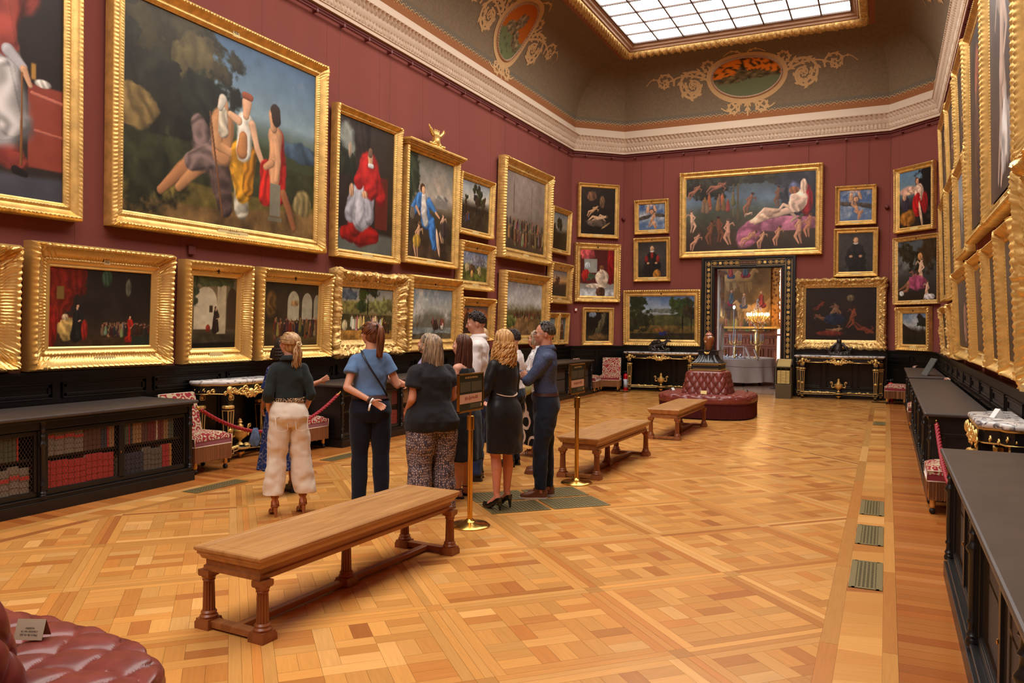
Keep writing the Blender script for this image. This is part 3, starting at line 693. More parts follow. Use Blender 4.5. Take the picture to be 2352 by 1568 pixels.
            limb([P(-.02, .0), P(.12, .0), P(.28, .01)], [.085*l, .07*l, .085*l], c); limb([P(.27, .05), P(.15, .15), P(.05, .07)], [.036*l, .032*l, .022*l], c)
            limb([P(.33, .0), P(.42, .01)], [.035*l, .065*l], tuple(min(255, v*1.02) for v in c)); limb([P(.46, .02), P(.46, -.02)], [.05*l, .055*l], tuple(v*0.5 for v in c))
        elif k == 'L': limb(*op[1:])
        elif k == 'R': # rectangle
            x0, x1, y0, y1, c = op[1:6]; s = 0.006; a = np.clip((X-x0)/s, 0, 1)*np.clip((x1-X)/s, 0, 1)*np.clip((Y-y0)/s, 0, 1)*np.clip((y1-Y)/s, 0, 1); blend(c, a)
        elif k == 'A': # arch opening
            x, y, w_, h_, c = op[1:6]; d = ((X-x)/w_)**2+(np.maximum(Y-(y+h_*0.6), 0)/(h_*0.4))**2; a = np.clip((1-d)/0.08, 0, 1)*np.clip((Y-y)/0.01, 0, 1); blend(c, a)
        elif k == 'K': # crowd of small figures
            x0, x1, y, h, cs, cnt = op[1:7]
            for q in range(cnt):
                c = cs[q % len(cs)]; x = r.uniform(x0, x1); yy = y+r.uniform(-h*0.3, h*0.35); limb([(x, yy), (x, yy+h*.7)], [h*.2, h*.11], tuple(v*r.uniform(0.7, 1.15) for v in c)); limb([(x, yy+h*.86), (x, yy+h*.9)], [h*.07, h*.06], (150, 104, 74))
    img *= (1+0.06*n3)[..., None]
    img = np.clip(img, 3, 255)/255; l = np.where(img <= 0.04045, img/12.92, ((img+0.055)/1.055)**2.4)*GAINP
    return l
M_paint = vcol_mat('varnished_oil_paint', 0.42, 0.35, bump=0.12, bscale=180)
def grid_mesh(w, h, nx, ny, z, cols):
    me = bpy.data.meshes.new('canvas'); xs = np.linspace(-w/2, w/2, nx); ys = np.linspace(0, h, ny); X, Y = np.meshgrid(xs, ys)
    co = np.stack([X, Y, np.full_like(X, z)], -1).reshape(-1, 3).astype(np.float32); nf = (nx-1)*(ny-1); i = np.arange(nx*ny).reshape(ny, nx)
    f = np.stack([i[:-1, :-1], i[:-1, 1:], i[1:, 1:], i[1:, :-1]], -1).reshape(-1).astype(np.int32)
    me.vertices.add(nx*ny); me.vertices.foreach_set('co', co.ravel()); me.loops.add(nf*4); me.loops.foreach_set('vertex_index', f); me.polygons.add(nf); me.polygons.foreach_set('loop_start', np.arange(0, nf*4, 4, dtype=np.int32)); me.polygons.foreach_set('loop_total', np.full(nf, 4, np.int32)) if False else None
    me.update(calc_edges=True); at = me.color_attributes.new('Col', 'FLOAT_COLOR', 'POINT'); a = np.ones((nx*ny, 4), np.float32); a[:, :3] = cols.reshape(-1, 3); at.data.foreach_set('color', a.ravel()); me.materials.append(M_paint); return me
def pn(x, y): return math.sin(x*1.0+1.7*math.sin(y*0.7))*math.sin(y*1.3+2.1*math.sin(x*0.6))
def frame_mesh(w, h, fw, D, style, seed):
    """mitred moulding; t runs from the outer edge (0) to the sight edge (1)"""
    P = {'plain': [(0, 0, 0), (0, .72, 0), (.03, .82, 0), (.10, .92, 1), (.18, 1, 1), (.27, .96, 0), (.33, .80, 0), (.48, .58, 0), (.62, .50, 0), (.70, .56, 0), (.78, .58, 2), (.84, .54, 2), (.88, .42, 0), (1, .36, 0), (1, .2, 0)],
         'salon': [(0, 0, 0), (0, .62, 0), (.03, .70, 0), (.07, .92, 3), (.13, 1, 3), (.19, .96, 3), (.23, .88, 0), (.27, .80, 4), (.36, .66, 4), (.46, .55, 4), (.56, .50, 4), (.62, .48, 0), (.66, .53, 2), (.71, .53, 2), (.75, .44, 0), (.90, .36, 0), (.94, .38, 0), (1, .33, 0), (1, .2, 0)],
         'leaf': [(0, 0, 0), (0, .75, 0), (.04, .86, 3), (.12, 1, 3), (.22, .98, 3), (.30, .84, 0), (.40, .66, 0), (.55, .52, 0), (.66, .50, 0), (.72, .56, 2), (.80, .54, 2), (.86, .42, 0), (1, .34, 0), (1, .2, 0)],
         'rococo': [(0, 0, 0), (0, .5, 5), (.06, .72, 5), (.14, .92, 5), (.24, 1, 5), (.34, .88, 5), (.44, .72, 5), (.54, .62, 5), (.62, .58, 5), (.70, .60, 2), (.76, .56, 2), (.82, .46, 0), (1, .36, 0), (1, .2, 0)]}[style]
    st = {'plain': 0.0105, 'salon': 0.0095, 'leaf': 0.0100, 'rococo': 0.013}[style]; st = max(st, (w+h)/640)
    k_ = max(1.0, st/0.014)
    b = MB(); hw = w/2; q = len(P); OFF = hw if False else 0
    sides = [((-hw, 0), (1, 0), (0, 1), w), ((hw, 0), (0, 1), (-1, 0), h), ((hw, h), (-1, 0), (0, -1), w), ((-hw, h), (0, -1), (1, 0), h)]
    for si, (o, d, n_, Ln) in enumerate(sides):
        cnt = max(6, int(Ln/st)); vs = []
        for i in range(cnt+1):
            u = i/cnt
            for t, z, kd in P:
                tt = t*fw; s = tt+(Ln-2*tt)*u; zz = z*D; off = 0
                if 0 < i < cnt:
                    if kd == 1: zz += 0.03*D*math.sin(2*PI*s/(0.045*k_))
                    elif kd == 2: zz += 0.03*D*math.sin(2*PI*s/(0.034*k_))
                    elif kd == 3: zz += D*(0.045*math.sin(2*PI*s/(0.062*k_)+9*t)+0.025*abs(math.sin(PI*s/(0.062*k_)+17*t)))
                    elif kd == 4: zz += 0.035*D*math.sin(2*PI*s/(0.030*k_))
                    elif kd == 5:
                        a = pn(s*30+seed, t*11+si)*0.6+pn(s*67, t*23+seed)*0.4; c = max(0, 1-min(s, Ln-s)/(fw*1.7)); m_ = max(0, 1-abs(s-Ln/2)/(fw*1.1))
                        zz += D*(0.17*a+0.30*max(c, m_*0.7)*(0.5+0.5*a)); off = -fw*(0.10*max(0, pn(s*17, si+seed))+0.13*c*abs(math.sin(s*26)))*(1-t)
                    if style in ('plain', 'leaf', 'salon') and seed % 3 != 1 and 0.02 < t < 0.6:
                        c = max(0, 1-min(s, Ln-s)/(fw*1.25))
                        if c > 0: zz += D*min(1, c*1.5)*(0.07+0.09*pn(s*80, t*17))
                p = (o[0]+d[0]*s+n_[0]*(tt+off), o[1]+d[1]*s+n_[1]*(tt+off), zz); vs.append(p)
        fs = [(i*q+j, (i+1)*q+j, (i+1)*q+j+1, i*q+j+1) for i in range(cnt) for j in range(q-1)]; b.add(vs, fs)
    return b
def basis(i=None, right=None, out=None, org=(0, 0, 0), tilt=0.0):
    x = Vector(right); z = Vector(out); y = Vector((0, 0, 1)); M = Matrix(((x.x, y.x, z.x, org[0]), (x.y, y.y, z.y, org[1]), (x.z, y.z, z.z, org[2]), (0, 0, 0, 1))); return M @ Matrix.Rotation(tilt, 4, 'X')
def wallpic(i, s, z, tilt):
    M, Ln = wallframe(i); x = (M[0][0], M[1][0], 0); o = (M[0][1], M[1][1], 0); return basis(None, x, o, (M[0][3]+x[0]*s+o[0]*0.004, M[1][3]+x[1]*s+o[1]*0.004, z), tilt)
PIC = 0
def plaque(b, w, z, y): b.prism([(-w/2, y-0.028), (-w/2+0.02, y-0.038), (w/2-0.02, y-0.038), (w/2, y-0.028), (w/2, y+0.022), (w/2-0.03, y+0.035), (-w/2+0.03, y+0.035), (-w/2, y+0.022)], z, z+0.008)
def picture(wall, s0, s1, z0, z1, fw, style, ops, label, D=0.15, lean=0.05, goldm=None, res=None, plate=True, name='framed_painting', rec=0.27):
    global PIC
    PIC += 1; w, h = abs(s1-s0), z1-z0; tilt = math.atan2(lean, h); t = thing(name, label, 'painting'); t.matrix_world = wallpic(wall, (s0+s1)/2, z0, tilt)
    goldm = goldm or (M_gold if style in ('plain', 'leaf') else (M_goldd if style == 'rococo' else M_goldb))
    frame_mesh(w, h, fw, D, style, PIC).build('frame', goldm, t, smooth=True, sharp=55)
    b = MB(); b.bb(-w/2+fw*0.3, w/2-fw*0.3, fw*0.3, h-fw*0.3, 0.0, D*0.18); b.build('backing_board', M_iron, t)
    cw, ch = w-2*fw+0.012, h-2*fw+0.012
    if res is None: res = 0.013 if wall in (2,) else 0.009
    nx, ny = max(12, int(cw/res)), max(12, int(ch/res)); k = max(1, math.sqrt(nx*ny/150000)); nx, ny = int(nx/k), int(ny/k)
    me = grid_mesh(cw, ch, nx, ny, D*rec, canvas_colors(ops, cw, ch, nx, ny, PIC)); o = bpy.data.objects.new('canvas', me); C.objects.link(o); o.parent = t; o.location = (0, fw-0.006, 0)
    if plate:
        pw = min(0.30, 0.16*w+0.05); b = MB(); plaque(b, pw, D*0.52, fw*0.52); b.build('nameplate', M_cream, t)
        b = MB(); b.bb(-0.02, 0.02, h-fw*0.75, h-fw*0.35, D*0.5, D*0.5+0.006); b.build('number_plate', M_cream if False else M_iron, t)
    return t
# colours
SK, OC, DK, GR = (206, 158, 120), (176, 132, 60), (34, 28, 24), (74, 78, 44)
def portrait(bg, robe, hair=(60, 40, 26), sash=None, floor_=None):
    o = [('G', [(0, tuple(c*0.7 for c in bg)), (0.6, bg), (1, tuple(c*0.85 for c in bg))]), ('N', 0.2)]
    if floor_: o.append(('H', 0.16, 0.0, floor_))
    o += [('E', .5, .25, .30, .40, robe, dict(soft=.12, rough=.04)), ('E', .5, .52, .22, .20, tuple(min(255, c*1.1) for c in robe), dict(soft=.15)), ('E', .5, .74, .07, .035, (226, 220, 206), dict(soft=.3)), ('E', .5, .82, .085, .085, hair, dict(soft=.15)), ('E', .5, .81, .065, .075, SK, dict(soft=.2)), ('E', .36, .40, .05, .03, SK, dict(soft=.3)), ('E', .64, .40, .05, .03, SK, dict(soft=.3))]
    if sash: o.append(('E', .5, .18, .13, .2, sash, dict(soft=.2)))
    return o
sky = lambda a, b_, c_: ('G', [(0, c_), (0.45, c_), (0.62, b_), (1, a)])
# -------- left wall: s = y - (YB+1.05) --------
LW = lambda y: y-(YB+1.05)
def left(y0, y1, z0, z1, fw, style, ops, label, **k): return picture(0, LW(y0), LW(y1), z0, z1, fw, style, ops, label, **k)
left(2.30, 5.45, 2.70, 7.0, .17, 'plain', [('G', [(0, (66, 64, 72)), (0.07, (70, 70, 78)), (0.085, (46, 38, 34)), (1, (44, 34, 30))]), ('N', 0.2), ('R', 0.8689, 1.0, 0.075, 0.285, (146, 66, 50)), ('N', 0.1), ('L', [(0.886, 0.26), (1.0, 0.25)], [0.0043, 0.0043], (190, 110, 90)), ('L', [(0.8974, 0.17), (1.0, 0.165)], [0.0036, 0.0029], (184, 104, 84)), ('L', [(0.7435, 0.6), (0.829, 0.5), (0.9088, 0.56)], [0.0864, 0.0648, 0.036], (154, 66, 52), 0.2), ('L', [(0.829, 0.5), (0.7948, 0.4), (0.772, 0.36)], [0.036, 0.0288, 0.0216], (140, 58, 46), 0.2), ('L', [(0.7492, 0.12), (0.8062, 0.1), (0.8404, 0.085)], [0.0396, 0.036, 0.0216], (150, 64, 54), 0.16), ('L', [(0.7492, 0.36), (0.772, 0.19)], [0.0576, 0.0828], (178, 174, 172), 0.16), ('L', [(0.7834, 0.3), (0.8176, 0.17)], [0.0252, 0.036], (186, 182, 178), 0.2), ('L', [(0.7435, 0.44), (0.7948, 0.36)], [0.0648, 0.0324], (164, 74, 62), 0.15), ('L', [(0.8034, 0.345), (0.8547, 0.315)], [0.0158, 0.0115], (182, 180, 182)), ('L', [(0.8575, 0.31), (0.8803, 0.275)], [0.0101, 0.0058], (206, 158, 120)), ('L', [(0.8518, 0.3), (0.8489, 0.08)], [0.0029, 0.0029], (130, 84, 44)), ('R', 0.8803, 0.9031, 0.29, 0.335, (176, 130, 60)), ('E', 0.9259, 0.288, 0.0285, 0.01, (214, 208, 196), {'soft': 0.3}), ('L', [(0.829, 0.065), (0.8632, 0.058)], [0.0101, 0.0072], (28, 22, 22))], 'tall gilt framed painting at the far left edge, red cape over white skirts', D=.16)
T_ages = left(5.78, 9.32, 2.71, 5.44, .19, 'plain', [sky((70, 98, 128), (128, 150, 158), (58, 66, 40)), ('C', (196, 198, 186), .55, .5, .95), ('C', (62, 72, 84), .5, .62, 1.05), ('E', .12, .72, .34, .44, (42, 40, 30), dict(soft=.18, rough=.3)), ('E', .22, .95, .22, .2, (62, 56, 36), dict(soft=.2, rough=.4)), ('E', .33, .80, .12, .14, (86, 76, 48), dict(soft=.2, rough=.4)), ('E', .36, .64, .12, .14, (36, 38, 28), dict(soft=.2, rough=.3)), ('E', .92, .50, .14, .05, (58, 76, 92), dict(soft=.2, rough=.2)), ('H', .40, .03, (54, 56, 34)), ('H', .20, .02, (104, 90, 44)), ('H', .10, .03, (120, 92, 54), .06), ('E', .05, .50, .09, .10, (126, 104, 62), dict(soft=.15, rough=.1)), ('E', .09, .18, .16, .14, (40, 42, 26), dict(soft=.4, rough=.3)),
      ('L', [(.16, .13), (.26, .26), (.37, .36)], [.022, .04, .06], (166, 114, 74)), ('L', [(.24, .16), (.33, .28), (.40, .36)], [.022, .04, .06], (180, 128, 84)), ('L', [(.33, .50), (.36, .40), (.42, .34)], [.05, .08, .10], (112, 92, 86), .25), ('L', [(.44, .40), (.45, .2), (.47, .1)], [.08, .07, .05], (84, 66, 60), .2), ('L', [(.40, .36), (.30, .30)], [.07, .05], (118, 98, 92), .2), ('L', [(.45, .38), (.45, .54)], [.07, .085], (188, 134, 90)), ('L', [(.42, .54), (.43, .42), (.49, .40), (.53, .42)], [.035, .03, .026, .02], (196, 144, 98)), ('L', [(.452, .60), (.452, .64)], [.04, .04], (198, 146, 104)), ('L', [(.452, .60), (.455, .50)], [.03, .035], (206, 192, 166), .15), ('L', [(.45, .665), (.437, .62)], [.03, .02], (200, 190, 172)),
      ('L', [(.555, .36), (.555, .10)], [.06, .05], (190, 182, 162), .2), ('L', [(.54, .42), (.55, .32), (.565, .20)], [.06, .085, .06], (198, 140, 36), .22), ('L', [(.60, .42), (.59, .22)], [.045, .04], (176, 116, 30), .2), ('L', [(.565, .42), (.57, .58)], [.055, .06], (224, 216, 198), .1), ('L', [(.555, .42), (.56, .50)], [.04, .03], (190, 128, 78)), ('L', [(.575, .62), (.58, .69)], [.022, .036], (224, 172, 132)), ('L', [(.565, .73), (.60, .725)], [.02, .02], (150, 78, 54)), ('L', [(.535, .58), (.49, .60)], [.026, .02], (222, 172, 132)), ('L', [(.61, .58), (.64, .46), (.68, .37)], [.026, .022, .016], (222, 174, 136)),
      ('L', [(.755, .56), (.765, .40), (.77, .22)], [.05, .07, .06], (176, 34, 28), .2), ('L', [(.70, .36), (.69, .20)], [.055, .05], (184, 38, 30), .2), ('L', [(.745, .42), (.745, .56)], [.045, .055], (208, 152, 108)), ('L', [(.745, .40), (.745, .30)], [.05, .04], (206, 150, 106)), ('L', [(.75, .54), (.765, .42), (.755, .31)], [.028, .025, .018], (212, 158, 114)), ('L', [(.735, .60), (.733, .67)], [.025, .04], (204, 150, 108)), ('L', [(.745, .70), (.752, .65)], [.04, .034], (50, 34, 24)), ('L', [(.725, .40), (.69, .37)], [.024, .018], (206, 150, 108)), ('R', .715, .785, .10, .29, (124, 120, 102)), ('R', .705, .795, .07, .10, (110, 104, 86)), ('L', [(.80, .24), (.84, .14), (.87, .05)], [.03, .024, .02], (146, 92, 58)), ('L', [(.385, .58), (.42, .32), (.455, .05)], [.005, .006, .006], (112, 74, 44)), ('E', .93, .2, .05, .08, (132, 116, 74), dict(soft=.3, rough=.2))],
      'largest gilt framed painting, robed group under stormy blue sky on the left wall', D=.16, plate=False)
b = MB(); plaque(b, 0.52, .082, .10); b.prism([(-.2, .15), (-.12, .165), (.12, .165), (.2, .15), (.2, .1), (-.2, .1)], .082, .0885); o = b.build('nameplate', M_cream, T_ages)
text_obj('lettering', 'GERARD', .042, M_dark, o, Matrix.Translation((0, .135, .0895))); text_obj('lettering', 'LES TROIS AGES', .032, M_dark, o, Matrix.Translation((0, .092, .0912)))
b = MB(); b.bb(-.055, .055, 2.73-.16, 2.73-.06, .085, .092); o = b.build('number_plate', M_cream, T_ages); text_obj('lettering', '430', .05, M_dark, o, Matrix.Translation((0, 2.73-.11, .0925)))
left(9.55, 11.28, 2.70, 4.99, .13, 'plain', [('G', [(0, (92, 96, 88)), (.14, (88, 92, 84)), (.17, (40, 32, 26)), (1, (56, 46, 38))]), ('N', .15), ('E', .10, .80, .22, .16, (120, 124, 116), dict(soft=.3, rough=.2)), ('E', .12, .66, .24, .10, (38, 42, 30), dict(soft=.2, rough=.3)), ('E', .2, .76, .03, .06, (150, 130, 110), dict(soft=.3)), ('E', .42, .95, .14, .5, (44, 36, 30), dict(soft=.2)), ('R', .66, .90, .20, .62, (92, 34, 26)), ('L', [(.12, .13), (.4, .14), (.66, .14)], [.05, .10, .06], (146, 24, 20), .12), ('L', [(.30, .20), (.40, .36)], [.09, .10], (150, 28, 24), .1), ('L', [(.22, .28), (.34, .42)], [.07, .10], (150, 150, 158), .16), ('L', [(.42, .27), (.46, .46)], [.11, .10], (172, 170, 176), .14), ('L', [(.56, .28), (.54, .44)], [.06, .08], (160, 158, 166), .12), ('L', [(.36, .54), (.50, .68), (.60, .68), (.76, .46)], [.06, .07, .07, .07], (172, 34, 32), .12), ('L', [(.55, .66), (.58, .52)], [.13, .10], (180, 38, 36), .12), ('L', [(.56, .70), (.56, .755)], [.03, .034], SK), ('L', [(.56, .795), (.555, .775)], [.028, .03], (120, 90, 70)), ('L', [(.54, .685), (.60, .685)], [.018, .018], (214, 212, 206)), ('E', .24, .46, .04, .05, SK, dict(soft=.3)), ('E', .47, .45, .05, .03, SK, dict(soft=.3))], 'tall gilt framed portrait of a seated figure in red cape and white skirts')
T_crest = left(11.46, 13.28, 2.76, 4.83, .125, 'plain', [sky((110, 112, 104), (170, 160, 144), (66, 56, 40)), ('C', (212, 176, 150), .4, .5, .95), ('E', .08, .8, .14, .3, (56, 66, 48), dict(soft=.3, rough=.3)), ('H', .34, .03, (60, 50, 36)), ('H', .14, .03, (70, 54, 40)), ('R', .60, .88, .52, .62, (130, 124, 116)), ('E', .74, .63, .15, .03, (142, 138, 130), dict(soft=.2)), ('L', [(.16, .46), (.26, .56), (.34, .58)], [.06, .07, .06], (66, 118, 178), .2), ('L', [(.38, .50), (.40, .38), (.52, .36), (.60, .14)], [.08, .09, .08, .05], (60, 112, 174), .22), ('L', [(.46, .56), (.62, .48)], [.05, .02], (66, 118, 178), .1), ('L', [(.62, .47), (.70, .43)], [.018, .012], SK), ('L', [(.20, .48), (.27, .42)], [.02, .014], SK), ('L', [(.35, .60), (.36, .48)], [.04, .05], (226, 218, 206), .1), ('L', [(.36, .44), (.40, .36)], [.05, .05], (200, 196, 190), .1), ('E', .32, .68, .05, .045, (72, 46, 30), dict(soft=.2)), ('E', .34, .66, .036, .04, SK, dict(soft=.2)), ('E', .12, .42, .05, .06, (120, 108, 92), dict(soft=.2)), ('B', .24, .18, .34, (210, 160, 120), 80), ('E', .22, .16, .08, .06, (190, 150, 60), dict(soft=.3)), ('B', .78, .34, .30, (206, 164, 130), 85), ('E', .82, .32, .1, .08, (60, 50, 48), dict(soft=.3)), ('E', .68, .18, .03, .14, (220, 180, 146), dict(soft=.2, ang=15))], 'gilt framed painting of a seated figure in blue, carved crest on its frame')
b = MB(); b.bb(-.97, .97, 2.05, 2.075, 0, .2); b.bb(-.99, .99, 2.075, 2.12, 0, .23); b.bb(-.95, .95, 2.02, 2.05, 0, .17)
for k in range(60): b.sphere((-.97+k*.0329, 2.10, .225), (.013, .016, .016), 6, 4)
b.build('cornice_moulding', M_gold, T_crest, bevel=.006)
b = MB(); b.prism([(-.07, 2.12), (.07, 2.12), (.10, 2.26), (.085, 2.36), (-.085, 2.36), (-.10, 2.26)], .10, .15)
for sg in (-1, 1):
    b.tube([(sg*.05, 2.34, .12), (sg*.13, 2.36, .12), (sg*.20, 2.42, .13), (sg*.27, 2.50, .12)], [.03, .035, .03, .008], 8)
    for k in range(5): b.tube([(sg*(.12+.03*k), 2.40+.018*k, .13), (sg*(.15+.035*k), 2.33+.03*k, .14)], [.016, .006], 6)
    for k in range(9): b.sphere((sg*(.05+.025*k+.01*math.sin(k*3)), 2.15+.035*math.sin(k*1.7), .15), (.026, .024, .028), 7, 5)
    for k in range(4): b.sphere((sg*(.09+.03*k), 2.22-.02*k, .14), .022, 7, 5)
for k in range(5): b.cone((-.07+.035*k, 2.37, .13), (-.08+.04*k, 2.44, .13), .014, .004, 6); b.sphere((-.08+.04*k, 2.445, .13), .011, 6, 4)
b.sphere((0, 2.24, .155), (.06, .07, .03), 12, 8); b.build('carved_crest', M_goldb, T_crest, smooth=True, sharp=50)
left(13.37, 14.82, 3.48, 4.67, .12, 'plain', [sky((150, 160, 168), (196, 190, 172), (46, 36, 24)), ('H', .42, .05, (52, 42, 28)), ('T', .55, .3, .6, (42, 44, 26), .22), ('T', .8, .3, .45, (50, 46, 28), .12), ('T', .2, .3, .4, (54, 46, 30), .1), ('K', .2, .35, .18, .16, [(60, 80, 120), (110, 70, 50)], 3)], 'smaller gilt framed woodland landscape beside the crested frame, upper row', D=.13)
left(15.16, 17.82, 3.16, 5.33, .24, 'leaf', [('G', [(0, (70, 56, 42)), (.3, (104, 90, 70)), (.45, (130, 116, 104)), (1, (142, 128, 118))]), ('N', .12), ('K', 0, 1, .12, .16, [(60, 48, 38), (150, 130, 96), (70, 56, 46), (112, 84, 60)], 60), ('K', 0, 1, .3, .10, [(74, 60, 48), (150, 112, 96), (60, 50, 44)], 50), ('E', .22, .72, .006, .3, (70, 58, 46), dict(soft=.3)), ('E', .66, .66, .005, .24, (80, 66, 54), dict(soft=.3))], 'large gilt framed painting of a dense crowd under a grey sky, upper row', D=.2)
left(17.99, 19.26, 3.52, 4.67, .12, 'plain', [sky((120, 126, 130), (150, 140, 120), (42, 34, 24)), ('H', .4, .05, (44, 36, 26)), ('T', .5, .3, .55, (40, 40, 26), .2), ('T', .2, .3, .4, (46, 42, 28), .12)], 'dark gilt framed tree landscape at the far end of the upper left row', D=.13)
left(2.30, 4.77, 1.20, 2.40, .26, 'salon', [('G', [(0, DK), (1, (60, 44, 30))])], 'broad ribbed gilt frame cut off by the left edge of the view, lower row', D=.2)
T_del = left(4.88, 6.54, 1.19, 2.46, .235, 'salon', [('G', [(0, (52, 36, 24)), (.15, (64, 46, 30)), (.4, (40, 32, 26)), (1, (34, 30, 26))]), ('N', .25), ('E', .10, .7, .14, .5, (112, 30, 18), dict(soft=.2, rough=.2)), ('E', .28, .85, .08, .24, (104, 28, 18), dict(soft=.2, rough=.2)), ('R', .07, .14, .6, .76, (120, 92, 44)), ('E', .54, .9, .05, .12, (52, 74, 52), dict(soft=.3)), ('E', .76, .78, .03, .12, (84, 82, 66), dict(soft=.3)), ('H', .12, .01, (74, 52, 32)), ('E', .17, .24, .09, .13, (184, 150, 84), dict(soft=.15, rough=.1)), ('E', .15, .38, .03, .04, (196, 170, 130), dict(soft=.3)), ('E', .03, .26, .05, .24, (132, 28, 18), dict(soft=.2)), ('F', .26, .12, .44, (30, 28, 28), (30, 20, 18)), ('E', .33, .22, .03, .13, (138, 34, 26), dict(soft=.2)), ('F', .78, .08, .34, (164, 34, 22), (50, 30, 20)), ('K', .50, .76, .17, .12, [(150, 128, 96), (60, 46, 38), (40, 38, 40), (120, 92, 62), (70, 36, 28)], 46), ('K', .80, 1, .17, .11, [(70, 36, 26), (40, 42, 38), (54, 40, 32)], 34), ('R', .80, 1, .0, .13, (36, 44, 36))], 'wide dark scene with red robed figures in broad ribbed gilt frame, lower left row', D=.19, plate=False)
b = MB(); plaque(b, .26, .10, .095); o = b.build('nameplate', M_cream, T_del); text_obj('lettering', 'DELACROIX', .026, M_dark, o, Matrix.Translation((0, .098, .109)))
b = MB(); b.bb(-.035, .035, 1.27-.175, 1.27-.125, .1, .106); o = b.build('number_plate', M_cream, T_del); text_obj('lettering', '456', .034, M_dark, o, Matrix.Translation((0, 1.27-.15, .1065)))
left(6.72, 7.79, 1.19, 2.43, .185, 'salon', [('G', [(0, (26, 20, 14)), (.16, (56, 46, 32)), (.3, (88, 74, 54)), (1, (120, 104, 74))]), ('N', .2), ('A', .3, .26, .26, .6, (196, 182, 150)), ('R', .55, .76, .1, 1, (176, 160, 124)), ('A', .9, .26, .13, .6, (64, 48, 32)), ('R', .38, .46, .5, .6, (60, 40, 26)), ('E', .4, .95, .5, .07, (74, 80, 46), dict(soft=.4, rough=.5)), ('F', .53, .25, .34, (40, 28, 24), (30, 20, 16)), ('H', .2, .01, (58, 50, 36)), ('H', .09, .01, (16, 14, 12)), ('E', .36, .28, .05, .05, (120, 40, 26), dict(soft=.3)), ('E', .07, .8, .07, .2, (60, 66, 42), dict(soft=.4, rough=.5))], 'upright painting of a sunlit arcade with one dark figure, lower left row', D=.19)
left(7.93, 9.40, 1.19, 2.43, .19, 'salon', [('G', [(0, (60, 46, 26)), (.2, (92, 72, 40)), (.35, (58, 46, 32)), (1, (52, 44, 32))]), ('N', .2), ('A', .52, .40, .11, .48, (168, 160, 130)), ('A', .78, .42, .10, .44, (160, 152, 126)), ('A', .97, .42, .06, .42, (150, 144, 118)), ('E', .54, .68, .08, .05, (150, 116, 70), dict(soft=.4)), ('E', .12, .66, .10, .2, (96, 70, 36), dict(soft=.3)), ('K', .15, 1, .2, .2, [(70, 50, 36), (110, 84, 50), (104, 50, 34), (136, 112, 74), (48, 42, 40)], 60)], 'painting of a crowd before white arches, behind the woman in white trousers', D=.19)
left(9.50, 11.37, 1.19, 2.51, .25, 'rococo', [sky((150, 156, 156), (170, 160, 130), (106, 92, 46)), ('E', .1, .86, .3, .1, (96, 108, 120), dict(soft=.3, rough=.2)), ('E', .85, .66, .3, .14, (116, 116, 66), dict(soft=.3, rough=.2)), ('E', .2, .62, .4, .12, (120, 112, 60), dict(soft=.4)), ('H', .5, .02, (64, 58, 32)), ('H', .2, .02, (168, 120, 54)), ('T', .5, .2, .85, (62, 66, 36), .3), ('K', .2, .6, .26, .2, [(214, 198, 160), (196, 174, 126), (90, 70, 44), (226, 214, 184)], 22), ('K', .6, .8, .24, .2, [(220, 208, 174), (200, 180, 132)], 10), ('K', .8, 1, .2, .2, [(70, 48, 30), (60, 44, 30)], 8), ('E', .08, .28, .05, .1, (206, 188, 144), dict(soft=.3))], 'tree with camp of pale robed people in an ornate scrolling gilt frame', D=.2)
left(11.52, 13.35, 1.21, 2.56, .22, 'leaf', [sky((124, 144, 160), (170, 172, 164), (110, 106, 90)), ('C', (206, 202, 190), .8, .3, 1.2), ('H', .24, .0, (124, 130, 126)), ('H', .12, .02, (86, 76, 60)), ('E', .58, .3, .09, .10, (60, 46, 40), dict(soft=.2, rough=.2)), ('E', .75, .3, .07, .12, (80, 64, 54), dict(soft=.2, rough=.2)), ('E', .76, .26, .04, .07, (206, 200, 188), dict(soft=.3)), ('K', .5, .82, .32, .14, [(150, 60, 44), (120, 100, 70)], 6), ('E', .14, .3, .03, .05, (110, 90, 72), dict(soft=.3))], 'horses at low water under big clouds in gilt frame, lower left row', D=.19)
left(13.37, 14.80, 2.39, 3.35, .19, 'leaf', [sky((86, 108, 150), (150, 150, 150), (80, 84, 40)), ('E', .6, .7, .35, .22, (120, 120, 128), dict(soft=.3, rough=.3)), ('C', (214, 212, 206), .5, .5, 1.1), ('H', .3, .05, (96, 98, 44)), ('E', .4, .4, .10, .2, (84, 64, 44), dict(soft=.2, rough=.3)), ('E', .2, .45, .08, .14, (180, 160, 120), dict(soft=.2, rough=.3)), ('E', .7, .38, .09, .14, (176, 152, 104), dict(soft=.2, rough=.3)), ('E', .4, .25, .05, .12, (196, 150, 86), dict(soft=.3))], 'small gilt framed painting of goats on a mountain, middle of three stacked', D=.15)
left(13.40, 14.82, 1.36, 2.25, .17, 'leaf', [sky((84, 92, 104), (170, 96, 50), (44, 30, 20)), ('C', (196, 110, 50), .5, .4, .9), ('H', .35, .05, (52, 34, 22)), ('E', .2, .5, .12, .3, (70, 40, 24), dict(soft=.2, rough=.3))], 'small sunset painting in gilt frame behind the tall man in white shirt', D=.15)
left(15.22, 17.68, 1.26, 2.89, .22, 'leaf', [sky((146, 150, 156), (190, 188, 182), (96, 86, 50)), ('C', (206, 204, 198), .7, .4, 1.2), ('H', .38, .02, (110, 118, 70)), ('E', .55, .14, .5, .22, (130, 98, 62), dict(soft=.15, rough=.1)), ('K', .25, 1, .36, .10, [(96, 54, 40), (70, 50, 40), (120, 80, 56)], 50), ('E', .1, .25, .2, .1, (96, 104, 52), dict(soft=.3))], 'riders on a brown hill under pale clouds in gilt frame, lower left row', D=.2)
